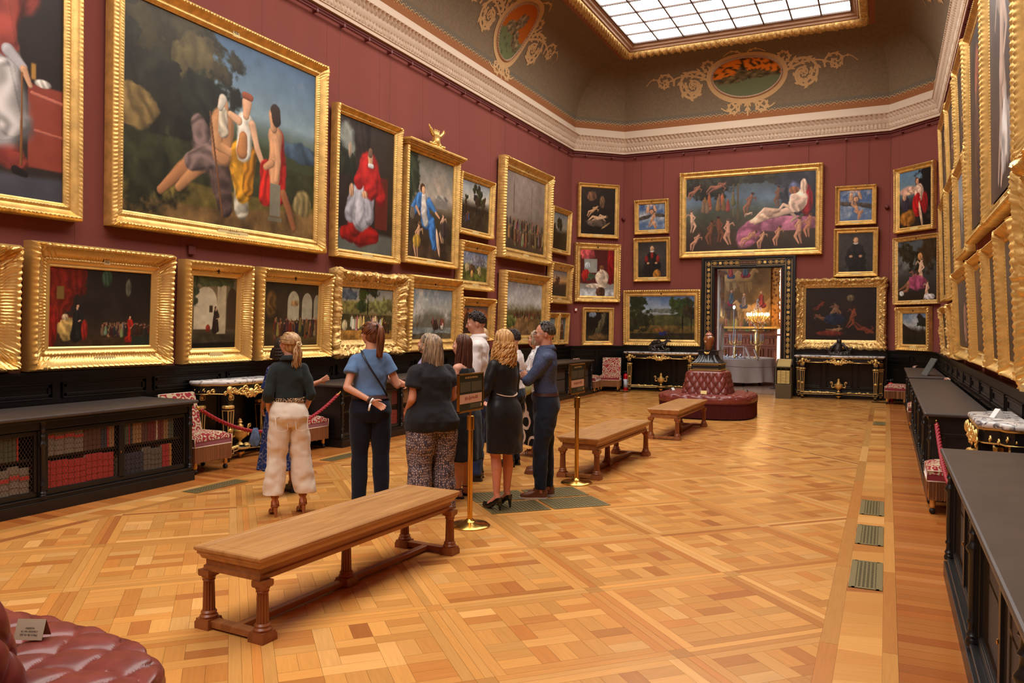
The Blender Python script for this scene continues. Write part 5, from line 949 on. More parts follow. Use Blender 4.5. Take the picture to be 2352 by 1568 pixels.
# ---- consoles ----
def console(L_, dep, H_, loc, rz, label, oct_=False):
    t = thing('console_table', label, 'table', loc, rz); h = L_/2; f = -dep
    P_ = [(-h, 0), (-h, f*.35), (-h+.03, f*.52), (-h*.8, f*.60), (-h*.74, f*.9), (-h*.62, f), (h*.62, f), (h*.74, f*.9), (h*.8, f*.60), (h-.03, f*.52), (h, f*.35), (h, 0)] if oct_ else [(-h, 0), (-h, f*.72), (-h+.04, f*.84), (-h+.16, f*.90), (-h+.20, f), (-h*.3, f), (-h*.25, f-.02), (h*.25, f-.02), (h*.3, f), (h-.20, f), (h-.16, f*.9), (h-.04, f*.84), (h, f*.72), (h, 0)]
    b = MB(); cx = 0
    def sc(k, z): return [(x*k, y*(k if y < -.01 else 1), z) for x, y in P_]
    b.loft([sc(.985, H_-.045), sc(1.0, H_-.035), sc(1.005, H_-.02), sc(.995, H_-.006), sc(.98, H_)]); b.build('marble_top', M_marble, t, smooth=True, sharp=50)
    b = MB(); b.loft([sc(.95, H_-.16), sc(.95, H_-.05)]); b.build('apron', M_black, t)
    b = MB(); b.loft([sc(.965, H_-.062), sc(.975, H_-.046)]); b.loft([sc(.958, H_-.165), sc(.962, H_-.155)])
    def scroll(x, y, z, s, m=1, r=.012):
        b.tube([(x+m*s*(.9*(1-k/16))*math.cos(k*.55), y-.012-.004*k/16, z+s*(.9*(1-k/16))*math.sin(k*.55)) for k in range(16)], [r*(1-.5*k/16)*s/.05 for k in range(16)], 6)
        b.sphere((x, y-.015, z), r*1.3*s/.05, 8, 6)
    yf = f*.96; xs = h*.62 if oct_ else h-.20
    cw = .24 if not oct_ else .17
    b.sphere((0, yf-.01, H_-.165), (.055, .03, .06), 12, 8)
    for k in range(7): a = PI*(k/6); b.capsule((0, yf-.02, H_-.17), (.075*math.cos(a), yf-.02, H_-.15-.085*math.sin(a)+.03), .008, .016, 8, 2)
    for m in (-1, 1):
        for (dx, dz, s) in ((.09, -.11, .05), (.10, -.17, .045), (.155, -.13, .04), (.20, -.15, .03), (.245, -.125, .025), (.06, -.21, .028)): scroll(m*dx, yf, H_+dz, s, m)
        for k in range(7): b.sphere((m*(.10+.035*k), yf-.012, H_-.165-.012*math.sin(k)+.003*k), (.020, .012, .014), 8, 5)
        b.tube([(m*cw, yf-.005, H_-.165), (m*(xs-.12), yf-.005, H_-.165)], .009, 6)
        for (dx, dz, s) in ((0, -.11, .05), (-.075, -.12, .04), (-.12, -.15, .032), (.06, -.15, .035), (-.02, -.19, .035), (-.16, -.125, .02)): scroll(m*(xs+dx), yf, H_+dz, s, -m)
        for k in range(5): scroll(m*(h*.9), f*(.1+.16*k), H_-.12-.02*(k % 2), .034, m)
        b.sphere((m*xs, yf-.02, H_-.12), (.03, .02, .05), 10, 6)
    b.build('gilt_mounts', M_goldb, t, smooth=True)
    legs = [(-xs, f+.07), (xs, f+.07), (-h+.09, -.10), (h-.09, -.10)] if not oct_ else [(-xs*.9, f+.06), (xs*.9, f+.06), (-h+.07, -.09), (h-.07, -.09)]
    for x, y in legs:
        z1 = H_-.16; b = MB(); b.sq([(.048, z1-.09), (.048, z1)], (x, y, 0)); b.sq([(.034, z1-.15), (.042, z1-.09)], (x, y, 0)); b.sq([(.026, .16), (.046, z1-.19)], (x, y, 0)); b.sq([(.045, .10), (.045, .16)], (x, y, 0)); b.lathe([(.02, 0), (.028, .03), (.03, .06), (.018, .08), (.03, .10)], (x, y, 0), 12)
        lg = b.build('leg', M_black, t)
        b = MB(); b.lathe([(.045, z1-.185), (.07, z1-.175), (.074, z1-.155), (.066, z1-.14), (.04, z1-.135)], (x, y, 0), 20, flute=10, fd=.12)
        b.bb(x-.042, x+.042, y-.052, y-.047, z1-.075, z1-.065); b.bb(x-.042, x+.042, y-.052, y-.047, z1-.025, z1-.015); b.bb(x-.042, x-.034, y-.052, y-.047, z1-.075, z1-.015); b.bb(x+.034, x+.042, y-.052, y-.047, z1-.075, z1-.015); b.sphere((x, y-.048, z1-.045), (.022, .01, .016), 8, 6)
        for sx, sy in ((-1, -1), (1, -1), (1, 1), (-1, 1)): b.tube([(x+sx*.045, y+sy*.045, z1-.20), (x+sx*.027, y+sy*.027, .165)], .007, 5)
        b.box((x, y, z1-.20), (.10, .10, .014)); b.box((x, y, .168), (.064, .064, .014)); b.tube([(x, y-.047, z1-.2), (x, y-.029, .165)], .006, 5); b.sphere((x, y-.036, .38), (.028, .016, .028), 10, 6)
        for sx in (-1, 1): b.bb(x+sx*.042-.004, x+sx*.042+.004, y-.05, y-.044, .105, .158)
        b.bb(x-.045, x+.045, y-.05, y-.044, .10, .108); b.bb(x-.045, x+.045, y-.05, y-.044, .152, .16); b.lathe([(.02, .045), (.034, .055), (.034, .07), (.02, .078)], (x, y, 0), 14)
        b.build('gilt_leg_mount', M_gold, lg, smooth=True, sharp=45)
    b = MB(); ym = f*.55
    for x, y in legs: b.box(((x)/2, (y+ym)/2, .13), (math.hypot(x, y-ym), .045, .035), math.atan2(ym-y, -x))
    b.lathe([(.0, .03), (.03, .05), (.06, .085), (.055, .10), (.11, .115), (.12, .13), (.11, .15), (0, .155)], (0, ym, 0), 22); st = b.build('stretcher', M_black, t, smooth=True, sharp=40)
    b = MB()
    for x, y in legs:
        a = math.atan2(ym-y, -x); l = math.hypot(x, y-ym)
        for dz in (-.018, .018):
            for sd in (-1, 1): nx, ny = -math.sin(a)*.024*sd, math.cos(a)*.024*sd; b.tube([(x+nx, y+ny, .13+dz), (nx, ym+ny, .13+dz)], .005, 5)
        for q in (.3, .5, .72): b.sphere((x*(1-q), y+(ym-y)*q, .15), (.045, .025, .022), 10, 6)
    b.lathe([(.0, .0), (.012, .01), (.02, .03), (.055, .06), (.058, .075), (.03, .085)], (0, ym, 0), 18, flute=9, fd=.1); b.lathe([(.122, .118), (.126, .13), (.122, .142)], (0, ym, 0), 22); b.build('gilt_band', M_gold, st, smooth=True, sharp=45)
    b = MB(); b.lathe([(.02, .155), (.05, .165), (.035, .18), (.018, .20), (.018, .215), (.03, .225), (.085, .27), (.10, .31), (.098, .335), (.108, .345), (.10, .355), (.06, .362), (.04, .385), (.045, .40), (.025, .415), (.02, .43), (.035, .445), (.022, .46), (.026, .472), (.008, .49), (0, .495)], (0, ym, 0), 22, flute=11, fd=.05)
    for m in (-1, 1): b.tube([(m*(.09), ym, .28), (m*.14, ym, .27), (m*.155, ym, .31), (m*.135, ym, .36), (m*.145, ym, .40), (m*.175, ym, .405), (m*.18, ym, .375), (m*.162, ym, .365)], [.012, .015, .016, .014, .014, .013, .011, .008], 8)
    b.build('gilt_urn', M_gold, t, smooth=True, sharp=60); return t
console(2.0, .50, 1.035, (-5.33, YE-.075, 0), 0, 'marble topped console with gilt mounts under the wide green landscape')
console(2.0, .50, 1.035, (-1.03, YE-.075, 0), 0, 'marble topped console with gilt mounts under the massive carved frame')
console(1.16, .42, .985, (XL+.075, 7.45, 0), PI/2, 'marble topped console on the left wall behind the hanging rope', True)
console(1.16, .34, .965, (XR-.075, 7.32, 0), -PI/2, 'marble topped console at the right edge of the photo', True)
b = MB(); b.prism([(-.05, 0), (.05, 0), (.0, .07)], -.03, .03, 1); o = b.build('tent_card', M_white, loc=(.80, 7.30, .965), rz=.5); tag(o, 'small white folded card standing on the right marble console', 'card')
# ---- low fringed chairs ----
M_tap = pattern_mat('floral_tapestry', 'rings', (146, 46, 52), (204, 186, 156), 17.0, 0.9, c3=(184, 166, 134), thr=.16, soft=.14, spec=.1)
M_tap2 = pattern_mat('scrolled_tapestry', 'rings', (148, 48, 54), (206, 188, 160), 12.0, 0.9, thr=.16, soft=.14, c3=(186, 166, 134), spec=.1)
M_velvet = mat('crimson_velvet', (128, 16, 30), .8, sheen=.6)
M_piping = mat('cream_piping', (226, 204, 176), .8)
M_fr2 = pattern_mat('tan_bullion_fringe', 'wave', (112, 70, 42), (178, 120, 78), 60.0, 0.85, dist=.6, thr=.5, soft=.4, stretch=(1, 1, .05), spec=.1)
def pad(b, x0, x1, y0, y1, z0, z1, dome, r=.03, n=10):
    rings = []
    for k in range(5):
        e = r*(1-math.sin(k/4*PI/2)); z = z1-r+r*math.sin(k/4*PI/2)-(0 if k else 0)
        pass
    nx = n; top = []
    def P(u, v):
        m = (1-abs(2*u-1)**6)*(1-abs(2*v-1)**6); return (x0+(x1-x0)*u, y0+(y1-y0)*v, z1-dome+dome*m)
    vs = [P(i/nx, j/nx) for i in range(nx+1) for j in range(nx+1)]; fs = [(i*(nx+1)+j, (i+1)*(nx+1)+j, (i+1)*(nx+1)+j+1, i*(nx+1)+j+1) for i in range(nx) for j in range(nx)]
    rim = [i*(nx+1) for i in range(nx+1)]+[nx*(nx+1)+j for j in range(1, nx+1)]+[i*(nx+1)+nx for i in range(nx-1, -1, -1)]+[j for j in range(nx-1, 0, -1)]
    n0 = len(vs); vs += [(vs[i][0], vs[i][1], z0) for i in rim]; m = len(rim)
    fs += [(rim[(k+1) % m], rim[k], n0+k, n0+(k+1) % m) for k in range(m)]; b.add(vs, fs)
def fringe(b, pts, z0, z1, seed=0):
    """hanging cords along a closed loop of points"""
    r = random.Random(seed); m = len(pts)
    for i in range(m):
        a, c = Vector(pts[i]), Vector(pts[(i+1) % m]); L_ = (c-a).length; n = max(1, int(L_/.0085))
        for k in range(n):
            p = a+(c-a)*((k+.5)/n); dz = r.uniform(-.006, .006); j = r.uniform(-.0015, .0015); b.box((p.x+j, p.y+j, (z0+z1)/2+dz/2), (.006, .006, z1-z0-dz))
def chair(label, loc, rz, group=None):
    t = thing('low_chair', label, 'chair', loc, rz, group); w, d = .27, .46    # front edge at y=-d, back at 0
    b = MB(); pad(b, -w, w, -d, -.02, .36, .445, .045); b.build('seat', M_tap, t, smooth=True, sharp=60)
    b = MB(); b.bb(-w+.003, w-.003, -d+.003, -.02, .30, .37); b.build('seat_band', M_velvet, t)
    b = MB()
    for z in (.302,): b.tube([(-w, -d, z), (w, -d, z), (w, 0, z), (-w, 0, z), (-w, -d, z)], .006, 6)
    b.tube([(-w, -.02, .395), (-w, -d, .395), (-w, -d, .30)], .005, 6); b.tube([(w, -.02, .395), (w, -d, .395), (w, -d, .30)], .005, 6)
    b.tube([(-w+.03, .035, .42), (-w+.03, .13, .86), (w-.03, .13, .86), (w-.03, .035, .42)], .006, 6); b.build('piping', M_piping, t, smooth=True)
    b = MB(); rings = []
    for k in range(11):
        u = k/10; z = .40+.46*u; y = -.03+.13*u**1.2; th = .075-.02*u; ww = w-.03; rings.append([(-ww, y+th, z), (-ww, y, z), (-ww*.5, y-.015, z), (0, y-.02, z), (ww*.5, y-.015, z), (ww, y, z), (ww, y+th, z)])
    b.loft(rings); b.build('backrest', M_tap2, t, smooth=True, sharp=50)
    b = MB(); fringe(b, [(-w, -d, 0), (w, -d, 0), (w, 0, 0), (-w, 0, 0)], .13, .297, 3); b.build('fringe', M_fr2, t)
    for x, y in ((-w+.05, -d+.05), (w-.05, -d+.05), (-w+.05, -.06), (w-.05, -.06)):
        b = MB(); b.lathe([(.018, .055), (.026, .08), (.022, .11), (.03, .14), (.03, .31)], (x, y, 0), 12); lg = b.build('leg', M_gold, t, smooth=True)
        b = MB(); b.tube([(x-.012, y, .028), (x+.012, y, .028)], .027, 12); b.build('castor', M_iron, lg, smooth=True)
    return t
LC = place('L', 0, .31)[0][0]
ch = chair('low tapestry chair with long fringe beside the near left bookcase', (LC, 6.58, 0), PI/2)
for (l, r_, lb) in (((LC, 8.33, 0), PI/2, 'low fringed chair seen beyond the white trousers, right of the rope'), ((LC, 15.08, 0), PI/2, 'low fringed chair in the bookcase gap between the crowd members'),
                    ((-6.60, 20.06, 0), .2, 'low fringed chair with round medallion back facing the room at the far left corner'), ((-7.12, 19.15, 0), PI/2+.1, 'low fringed chair side on at the far left corner beside the medallion backed one'),
                    ((.45, 19.68, 0), -PI/2-.12, 'low fringed chair at the far right corner beside the red extinguisher'), ((XR-.25, 14.92, 0), -PI/2, 'low fringed chair between the two far right bookcases, only its back showing'), ((XR-.24, 8.25, 0), -PI/2, 'low fringed chair half hidden behind the nearest right bookcase')): dup(ch, l, r_, lb)
# ---- ropes ----
M_rope = pattern_mat('crimson_rope', 'wave', (112, 12, 30), (186, 34, 58), 40., 0.7, thr=.5, soft=.4, spec=.2, bump=.6)
def rope(a, c, sag, label):
    A, B = Vector(a), Vector(c); P_ = [A.lerp(B, k/90)-Vector((0, 0, sag*4*(k/90)*(1-k/90))) for k in range(91)]; t = thing('barrier_rope', label, 'rope', tuple(A)); b = MB()
    n = len(P_); T = [(P_[min(i+1, n-1)]-P_[max(i-1, 0)]).normalized() for i in range(n)]
    for s in range(3):
        pts = []
        for i in range(0, n):
            u = T[i].cross(Vector((0, 0, 1))).normalized(); w = T[i].cross(u); th = 2*PI*s/3+i*1.15; pts.append(P_[i]+u*(.011*math.cos(th))+w*(.011*math.sin(th))-A)
        b.tube(pts, .0125, 7)
    b.build('cord', mat('crimson_cord', (150, 16, 34), .6), t, smooth=True)
    for P0, T0 in ((P_[0], T[0]), (P_[-1], -T[-1])):
        b = MB(); b.tube([P0-T0*.05-A, P0-T0*.03-A, P0-A, P0+T0*.03-A], [.008, .013, .012, .022], 10); b.sphere(P0-T0*.055-A, .012, 8, 6); b.build('brass_hook', M_brass, t, smooth=True)
rope((-6.655, 6.22, .745), (-6.655, 8.58, .735), .36, 'thick crimson rope hung before the left console table')
rope((.52, 6.12, .715), (.44, 8.55, .755), .34, 'thick crimson rope hung beside the nearest right bookcase')
# ---- benches ----
def bench():
    t = thing('gallery_bench', 'long oak bench with fluted legs nearest the camera', 'bench', (0, 0, 0)); w, l = .245, .975
    b = MB(); b.rect([(w-.03, l-.03, .385), (w-.022, l-.022, .405), (w-.012, l-.012, .412), (w-.012, l-.012, .425), (w-.004, l-.004, .43), (w, l, .437), (w, l, .448), (w-.006, l-.006, .455), (w-.045, l-.045, .4551), (w-.05, l-.05, .453)])
    b.rect([(w-.075, l-.075, .4531), (w-.075, l-.075, .4537)]); b.build('seat', M_oaktop, t)
    b = MB(); b.rect([(w-.035, l-.035, .318), (w-.035, l-.035, .345), (w-.045, l-.045, .35), (w-.045, l-.045, .386)]); b.build('apron', M_oak, t, bevel=.003)
    for x, y in ((-.2, -.91), (.2, -.91), (-.2, .91), (.2, .91), (0, 0)):
        b = MB(); b.sq([(.036, .284), (.040, .292), (.040, .32)], (x, y, 0)); b.sq([(.053, .0), (.053, .035), (.047, .045), (.047, .055)], (x, y, 0))
        b.lathe([(.046, .055), (.049, .066), (.040, .076), (.043, .086), (.035, .096)], (x, y, 0), 20); b.lathe([(.034, .095), (.030, .26)], (x, y, 0), 60, flute=12, fd=.22); b.lathe([(.031, .256), (.035, .262), (.032, .268), (.037, .276), (.041, .286)], (x, y, 0), 20)
        b.build('leg', M_oakdk, t, smooth=True, sharp=35)
    b = MB(); b.bb(-.025, .025, -.91, .91, .012, .045)
    for y in (-.91, .91): b.bb(-.2, .2, y-.03, y+.03, .01, .048)
    b.build('stretcher', M_oak, t, bevel=.004); return t
be = bench(); be.location = (-3.095, 4.08, 0); be.rotation_euler = (0, 0, math.radians(-2.6))
dup(be, (-3.02, 9.06, 0), math.radians(-1.0), 'middle oak bench with fluted legs behind the brass sign pole')
dup(be, (-2.98, 12.5, 0), math.radians(-.4), 'far oak bench with fluted legs in front of the round leather seat')
# ---- round tufted sofas ----
def tuft(u, v): return abs(math.sin(PI*(u+v))*math.sin(PI*(u-v)))**.30
def sofa(label, loc, ped=True, n=620, m=64):
    t = thing('round_sofa', label, 'sofa', loc); NE = 3.0
    def sup(th, r): c, s = math.cos(th), math.sin(th); k = r/((abs(c)**NE+abs(s)**NE)**(1/NE)); return k*c, k*s
    prof = [(.40, .425), (.80, .435), (.86, .42), (.885, .37), (.885, .31), (.87, .285)]; seg = []; acc = 0
    for (r0, z0), (r1, z1) in zip(prof[:-1], prof[1:]): l = math.hypot(r1-r0, z1-z0); seg.append((acc, l, r0, z0, r1, z1)); acc += l
    vs = []; nu = 22
    for i in range(m+1):
        s = acc*i/m
        for a, l, r0, z0, r1, z1 in seg:
            if s <= a+l+1e-9: f = (s-a)/l; r, z = r0+(r1-r0)*f, z0+(z1-z0)*f; break
        fl = min(1, max(0, (r-.40)/.38)) if z > .40 else 1; nz_ = 1 if z > .41 else max(0, (z-.3)/.11)
        for j in range(n):
            th = 2*PI*j/n; uu = 20*j/n; vv = s/.26+.05
            d = tuft(uu, vv) if s < .47 else abs(math.sin(PI*(uu-.25)))**.4*.9+.1
            e = .036*(d-.6)*(1 if s < .5 else max(0, (acc-s)/.2)); x, y = sup(th, r+(e if s > .42 else 0)); vs.append((x, y, z+(e*nz_ if s <= .46 else e*.3)))
    b = MB(); b.add(vs, [(i*n+j, (i+1)*n+j, (i+1)*n+(j+1) % n, i*n+(j+1) % n) for i in range(m) for j in range(n)]); b.f = [f[::-1] for f in b.f]; b.build('seat', M_leather, t, smooth=True)
    b = MB(); ring = [sup(2*PI*k/64, .855) for k in range(64)]; b.loft([[(x, y, .02) for x, y in ring], [(x, y, .30) for x, y in ring]]); b.build('base', M_fringe, t, smooth=True, sharp=60)
    b = MB(); R_ = [(*sup(2*PI*k/48, .872), 0) for k in range(48)]; r_ = random.Random(5)
    for i in range(48):
        a, c = Vector(R_[i]), Vector(R_[(i+1) % 48]); q = max(1, int((c-a).length/.011))
        for k in range(q): p = a+(c-a)*((k+.5)/q); jz = r_.uniform(0, .012); b.tube([(p.x, p.y, .285), (p.x*(1+r_.uniform(-.003, .003)), p.y*(1+r_.uniform(-.003, .003)), .015+jz)], .0052, 4, cap=False)
    b.tube([(*sup(2*PI*k/96, .878), .288) for k in range(97)], .009, 6); b.build('fringe', M_fringe, t, smooth=True)
    # tufted backrest, a truncated block with rounded corners
    vs = []; n2, m2 = 480, 60; NE2 = 6.0
    def sup2(th, r): c, s = math.cos(th), math.sin(th); k = r/((abs(c)**NE2+abs(s)**NE2)**(1/NE2)); return k*c, k*s
    for i in range(m2+1):
        f = i/m2; z = .40+.46*f; r = .455-.095*f
        if f > .9: q = (f-.9)/.1; r -= .035*q*q; z -= .004*q
        for j in range(n2):
            th = 2*PI*j/n2+PI/4; quad = (j/n2*4) % 1; d = tuft(quad*5.0, f*2.3+.15) if f < .93 else .8; e = .03*(d-.6); x, y = sup2(th, r+e); vs.append((x, y, z))
    b = MB(); b.add(vs, [(i*n2+j, i*n2+(j+1) % n2, (i+1)*n2+(j+1) % n2, (i+1)*n2+j) for i in range(m2) for j in range(n2)]+[tuple(m2*n2+j for j in range(n2))]); b.build('backrest', M_leather, t, smooth=True, sharp=70)
    return t
def pedestal(loc):
    t = thing('plinth_stand', 'black and gilt stepped pedestal on top of the far round sofa', 'pedestal', loc)
    b = MB(); b.rect([(.27, .27, 0), (.27, .27, .125)]); b.rect([(.29, .29, .125), (.29, .29, .145)]); prof = [(.265, .15), (.225, .175), (.19, .215), (.165, .26), (.155, .30)]
    n = 96; rings = []
    for r, z in prof:
        ring = []
        for k in range(n):
            q, u = divmod(k, n//4); u = u/(n//4)*2-1; d = 1-.05*(.5+.5*math.cos(u*PI*9)); x, y = ((u, -1), (1, u), (-u, 1), (-1, -u))[q]; f = max(abs(x), abs(y)); ring.append((x*r*d, y*r*d, z))
        rings.append(ring)
    b.loft(rings); b.rect([(.16, .16, .30), (.16, .16, .355), (.185, .185, .365), (.185, .185, .38)]); b.build('body', mat('black_lacquer', (34, 34, 36), .25), t, smooth=True, sharp=35)
    b = MB(); b.rect([(.285, .285, -.0), (.29, .29, .015), (.275, .275, .022)]); b.rect([(.275, .275, .118), (.292, .292, .126), (.292, .292, .138), (.28, .28, .142)])
    for s in (-1, 1): b.bb(-.24, .24, s*.272-.002, s*.272+.002, .035, .04); b.bb(-.24, .24, s*.272-.002, s*.272+.002, .10, .105); b.bb(s*.272-.002, s*.272+.002, -.24, .24, .035, .04); b.bb(s*.272-.002, s*.272+.002, -.24, .24, .10, .105)
    for k in range(5): a = PI*k/4; b.capsule((0, -.165, .33), (.045*math.cos(a), -.17, .325+.022-.03*math.sin(a)), .009, .012, 8, 2)
    b.sphere((0, -.17, .325), (.025, .012, .025), 10, 6)
    b.build('gilt_moulding', M_goldb, t, smooth=True, sharp=40)
SF = (-3.08, 15.27, 0)
sofa('round oxblood leather sofa carrying a pedestal and vase before the far doorway', SF); pedestal((SF[0], SF[1], .862))
sofa('round oxblood leather sofa cut off by the lower left corner of the photo', (-3.0, 1.28, 0))
t = thing('porcelain_vase', 'lidded brown and white porcelain vase on the black pedestal', 'vase', (SF[0], SF[1], 1.2425))
M_vase = pattern_mat('brown_porcelain', 'voronoi', (226, 214, 198), (142, 84, 44), 9.0, .15, thr=.28, soft=.02, spec=.6, c3=(136, 80, 42))
b = MB(); b.lathe([(.06, 0), (.062, .008), (.068, .06), (.088, .13), (.10, .18), (.10, .22), (.085, .26), (.06, .275), (.056, .285)], n=28); b.build('body', M_vase, t, smooth=True)
b = MB(); b.lathe([(.06, .285), (.072, .288), (.066, .30), (.045, .325), (.014, .338), (.012, .345), (.02, .352), (.016, .362), (0, .366)], n=28); b.build('lid', pattern_mat('red_white_lid', 'voronoi', (206, 196, 186), (172, 82, 56), 30, .15, thr=.4, soft=.05), t, smooth=True)
def card(label, loc, rz, m=M_white, w=.09, h=.05, words=None):
    t = thing('tent_card', label, 'card', loc, rz); b = MB(); b.add([(-w/2, -.03, 0), (w/2, -.03, 0), (w/2, 0, h), (-w/2, 0, h), (-w/2, .03, 0), (w/2, .03, 0), (-w/2, -.028, 0), (w/2, -.028, 0), (w/2, 0, h-.002), (-w/2, 0, h-.002), (-w/2, .028, 0), (w/2, .028, 0)], [(0, 1, 2, 3), (3, 2, 5, 4), (6, 9, 8, 7), (9, 10, 11, 8)]); b.build('folded_card', m, t)
    if words:
        a = math.atan2(h, .03); M = Matrix.Translation((0, -.016, h/2)) @ Matrix.Rotation(a, 4, 'X') @ Matrix.Rotation(PI, 4, 'Z')
        for i, s in enumerate(words): text_obj('lettering', s, .0105, M_dark, t, M @ Matrix.Translation((0, .019-.012*i, .0008)), ext=.0002)
    return t
card('beige folded notice card lying on the near round sofa', (-2.94, 1.93, .452), .42, mat('beige_card', (176, 156, 128), .6), .11, .07, ('Merci de ne pas', 's\'asseoir sur ce', 'mobilier'))
card('yellow folded card at the foot of the tufted backrest on the far sofa', (-3.05, 14.72, .447), 0, mat('yellow_card', (222, 190, 110), .5), .11, .06)
card('white folded card on the left side of the far round sofa', (-3.78, 15.30, .447), 1.2)
card('small grey card on the right side of the far round sofa', (-2.42, 15.6, .447), -1.1, mat('grey_card', (120, 112, 100), .5), .06, .05)
card('small white card on the seat of the medallion backed chair', (-6.62, 20.2, .447), .2, w=.09)
# ---- brass sign stands ----
M_green = mat('dark_green_print', (28, 42, 36), .4)
M_pink = mat('pinkish_plan_print', (216, 180, 160), .5)
M_fine = pattern_mat('fine_print_block', 'wave', (34, 46, 40), (120, 118, 96), 130., .5, thr=.55, soft=.2, dist=3, stretch=(.2, .2, 1))
def sign(label, loc, rz, h=.0):
    t = thing('sign_stand', label, 'sign', loc, rz)
    b = MB(); b.lathe([(.165, 0), (.168, .008), (.15, .022), (.06, .034), (.035, .05), (.028, .06)], n=36); b.build('base', M_brass, t, smooth=True, sharp=50)
    b = MB(); b.tube([(0, 0, .05), (0, 0, .90)], .0215, 20); b.build('pole', M_brass, t, smooth=True, sharp=50)
    b = MB(); b.lathe([(.03, .80), (.032, .802), (.032, .915), (.028, .918), (.01, .92), (.009, .96)], n=20); b.build('collar', M_brass, t, smooth=True, sharp=40)
    b = MB(); z0, z1, w = .955, 1.27, .215
    b.bb(-w, w, -.012, .012, z0, z0+.014); b.bb(-w, w, -.012, .012, z1-.010, z1); b.bb(-w, -w+.010, -.012, .012, z0, z1); b.bb(w-.010, w, -.012, .012, z0, z1); b.build('frame', M_brass, t, bevel=.002)
    b = MB(); b.bb(-w+.01, w-.01, -.006, .006, z0+.014, z1-.01); pn_ = b.build('panel', M_green, t)
    b = MB(); b.bb(-w+.012, w-.03, -.0075, -.006, 1.025, 1.10); b.build('plan_strip', M_pink, pn_)
    b = MB(); r_ = random.Random(3)
    for k in range(10): b.bb(-.11+k*.023, -.10+k*.023, -.0085, -.007, 1.05+r_.uniform(0, .01), 1.07+r_.uniform(0, .015))
    b.build('plan_marks', mat('dark_red_print', (128, 46, 44), .5), pn_)
    for q in ((-w+.02, -.012, 1.12, 1.20), (.004, w-.03, 1.12, 1.20), (-.02, w-.05, .98, 1.018)): b = MB(); b.bb(q[0], q[1], -.0075, -.006, q[2], q[3]); b.build('text_block', M_fine, pn_)
    M = Matrix.Translation((0, -.0065, 1.235)) @ Matrix.Rotation(PI/2, 4, 'X'); text_obj('lettering', 'GALERIE DE PEINTURE', .022, M_cream, pn_, M, ext=.0004)
    b = MB(); b.bb(.165, .185, -.0078, -.006, .985, 1.01); b.build('logo_mark', M_cream, pn_); return t
s1 = sign('brass pole sign with dark green panel in the middle of the visitors', (-3.11, 5.76, 0), PI/2)
dup(s1, (-2.965, 7.87, 0), PI/2, 'brass pole sign with see through looking panel beside the middle bench')
# ---- leaflet pillar ----
t = thing('leaflet_stand', 'grey metal leaflet dispenser with yellow leaflets right of the doorway', 'stand', (-2.225, 19.95, 0)); M_gm = mat('grey_brown_metal', (104, 92, 70), .4, .6)
b = MB(); b.loft([[(-.18, -.16, 0), (.18, -.16, 0), (.18, .16, 0), (-.18, .16, 0)], [(-.18, -.16, .34), (.18, -.16, .34), (.18, .16, .34), (-.18, .16, .34)]]); b.bb(-.18, -.155, -.16, .16, .34, .80); b.bb(.155, .18, -.16, .16, .34, .80); b.bb(-.18, .18, .1, .16, .34, .80)
b.loft([[(-.18, -.16, .74), (.18, -.16, .74), (.18, .16, .74), (-.18, .16, .74)], [(-.18, -.16, .76), (.18, -.16, .76), (.18, .16, .94), (-.18, .16, .94)]]); b.build('body', M_gm, t, bevel=.004)
b = MB()
for k in range(9): b.bb(-.14, .14, -.15+.006*(k % 2), .08, .36+k*.035, .385+k*.035)
b.build('leaflets', mat('yellow_leaflet', (226, 196, 120), .6), t)
b = MB(); b.add([(-.15, -.15, .772), (.15, -.15, .772), (.15, .14, .936), (-.15, .14, .936), (-.15, -.15, .768), (.15, -.15, .768), (.15, .14, .932), (-.15, .14, .932)], [(0, 1, 2, 3), (7, 6, 5, 4), (0, 4, 5, 1), (1, 5, 6, 2), (2, 6, 7, 3), (3, 7, 4, 0)]); b.build('sloping_notice', mat('brass_notice', (206, 176, 112), .35, .4), t)
for x in (-.06, .06): b = MB(); b.bb(x-.003, x+.003, -.162, -.156, .35, .74); b.build('divider', M_gm, t)
# ---- fire extinguishers ----
def extinguisher(label, loc, rz=0):
    t = thing('fire_extinguisher', label, 'fire extinguisher', loc, rz); M_er = mat('extinguisher_red', (196, 18, 28), .25, spec=.6)
    b = MB(); b.lathe([(.062, 0), (.066, .01), (.066, .38), (.06, .42), (.03, .445), (.022, .45)], n=24); b.build('cylinder', M_er, t, smooth=True, sharp=60)
    b = MB(); b.lathe([(.0665, .08), (.0665, .30)], n=24); b.build('label_band', pattern_mat('printed_label', 'noise', (206, 210, 214), (70, 90, 140), 9., .4, thr=.55, soft=.02, c3=(190, 60, 60)), t, smooth=True)
    b = MB(); b.lathe([(.022, .45), (.03, .46), (.028, .50), (.012, .52)], n=12); b.tube([(0, 0, .49), (.07, 0, .50)], .009, 6); b.tube([(0, 0, .50), (.06, .0, .535)], .007, 6); b.build('valve', mat('black_plastic', (22, 24, 30), .4), t, smooth=True)
    b = MB(); b.tube([(-.01, 0, .49), (-.06, 0, .50), (-.12, 0, .46), (-.13, .02, .36), (-.09, .04, .2)], .008, 8); b.build('hose', mat('black_plastic', (22, 24, 30), .4), t, smooth=True)
extinguisher('red fire extinguisher between the medallion backed chair and left console', (-6.265, 20.28, 0)); extinguisher('red fire extinguisher behind the chair at the far right corner', (.09, 20.2, 0))
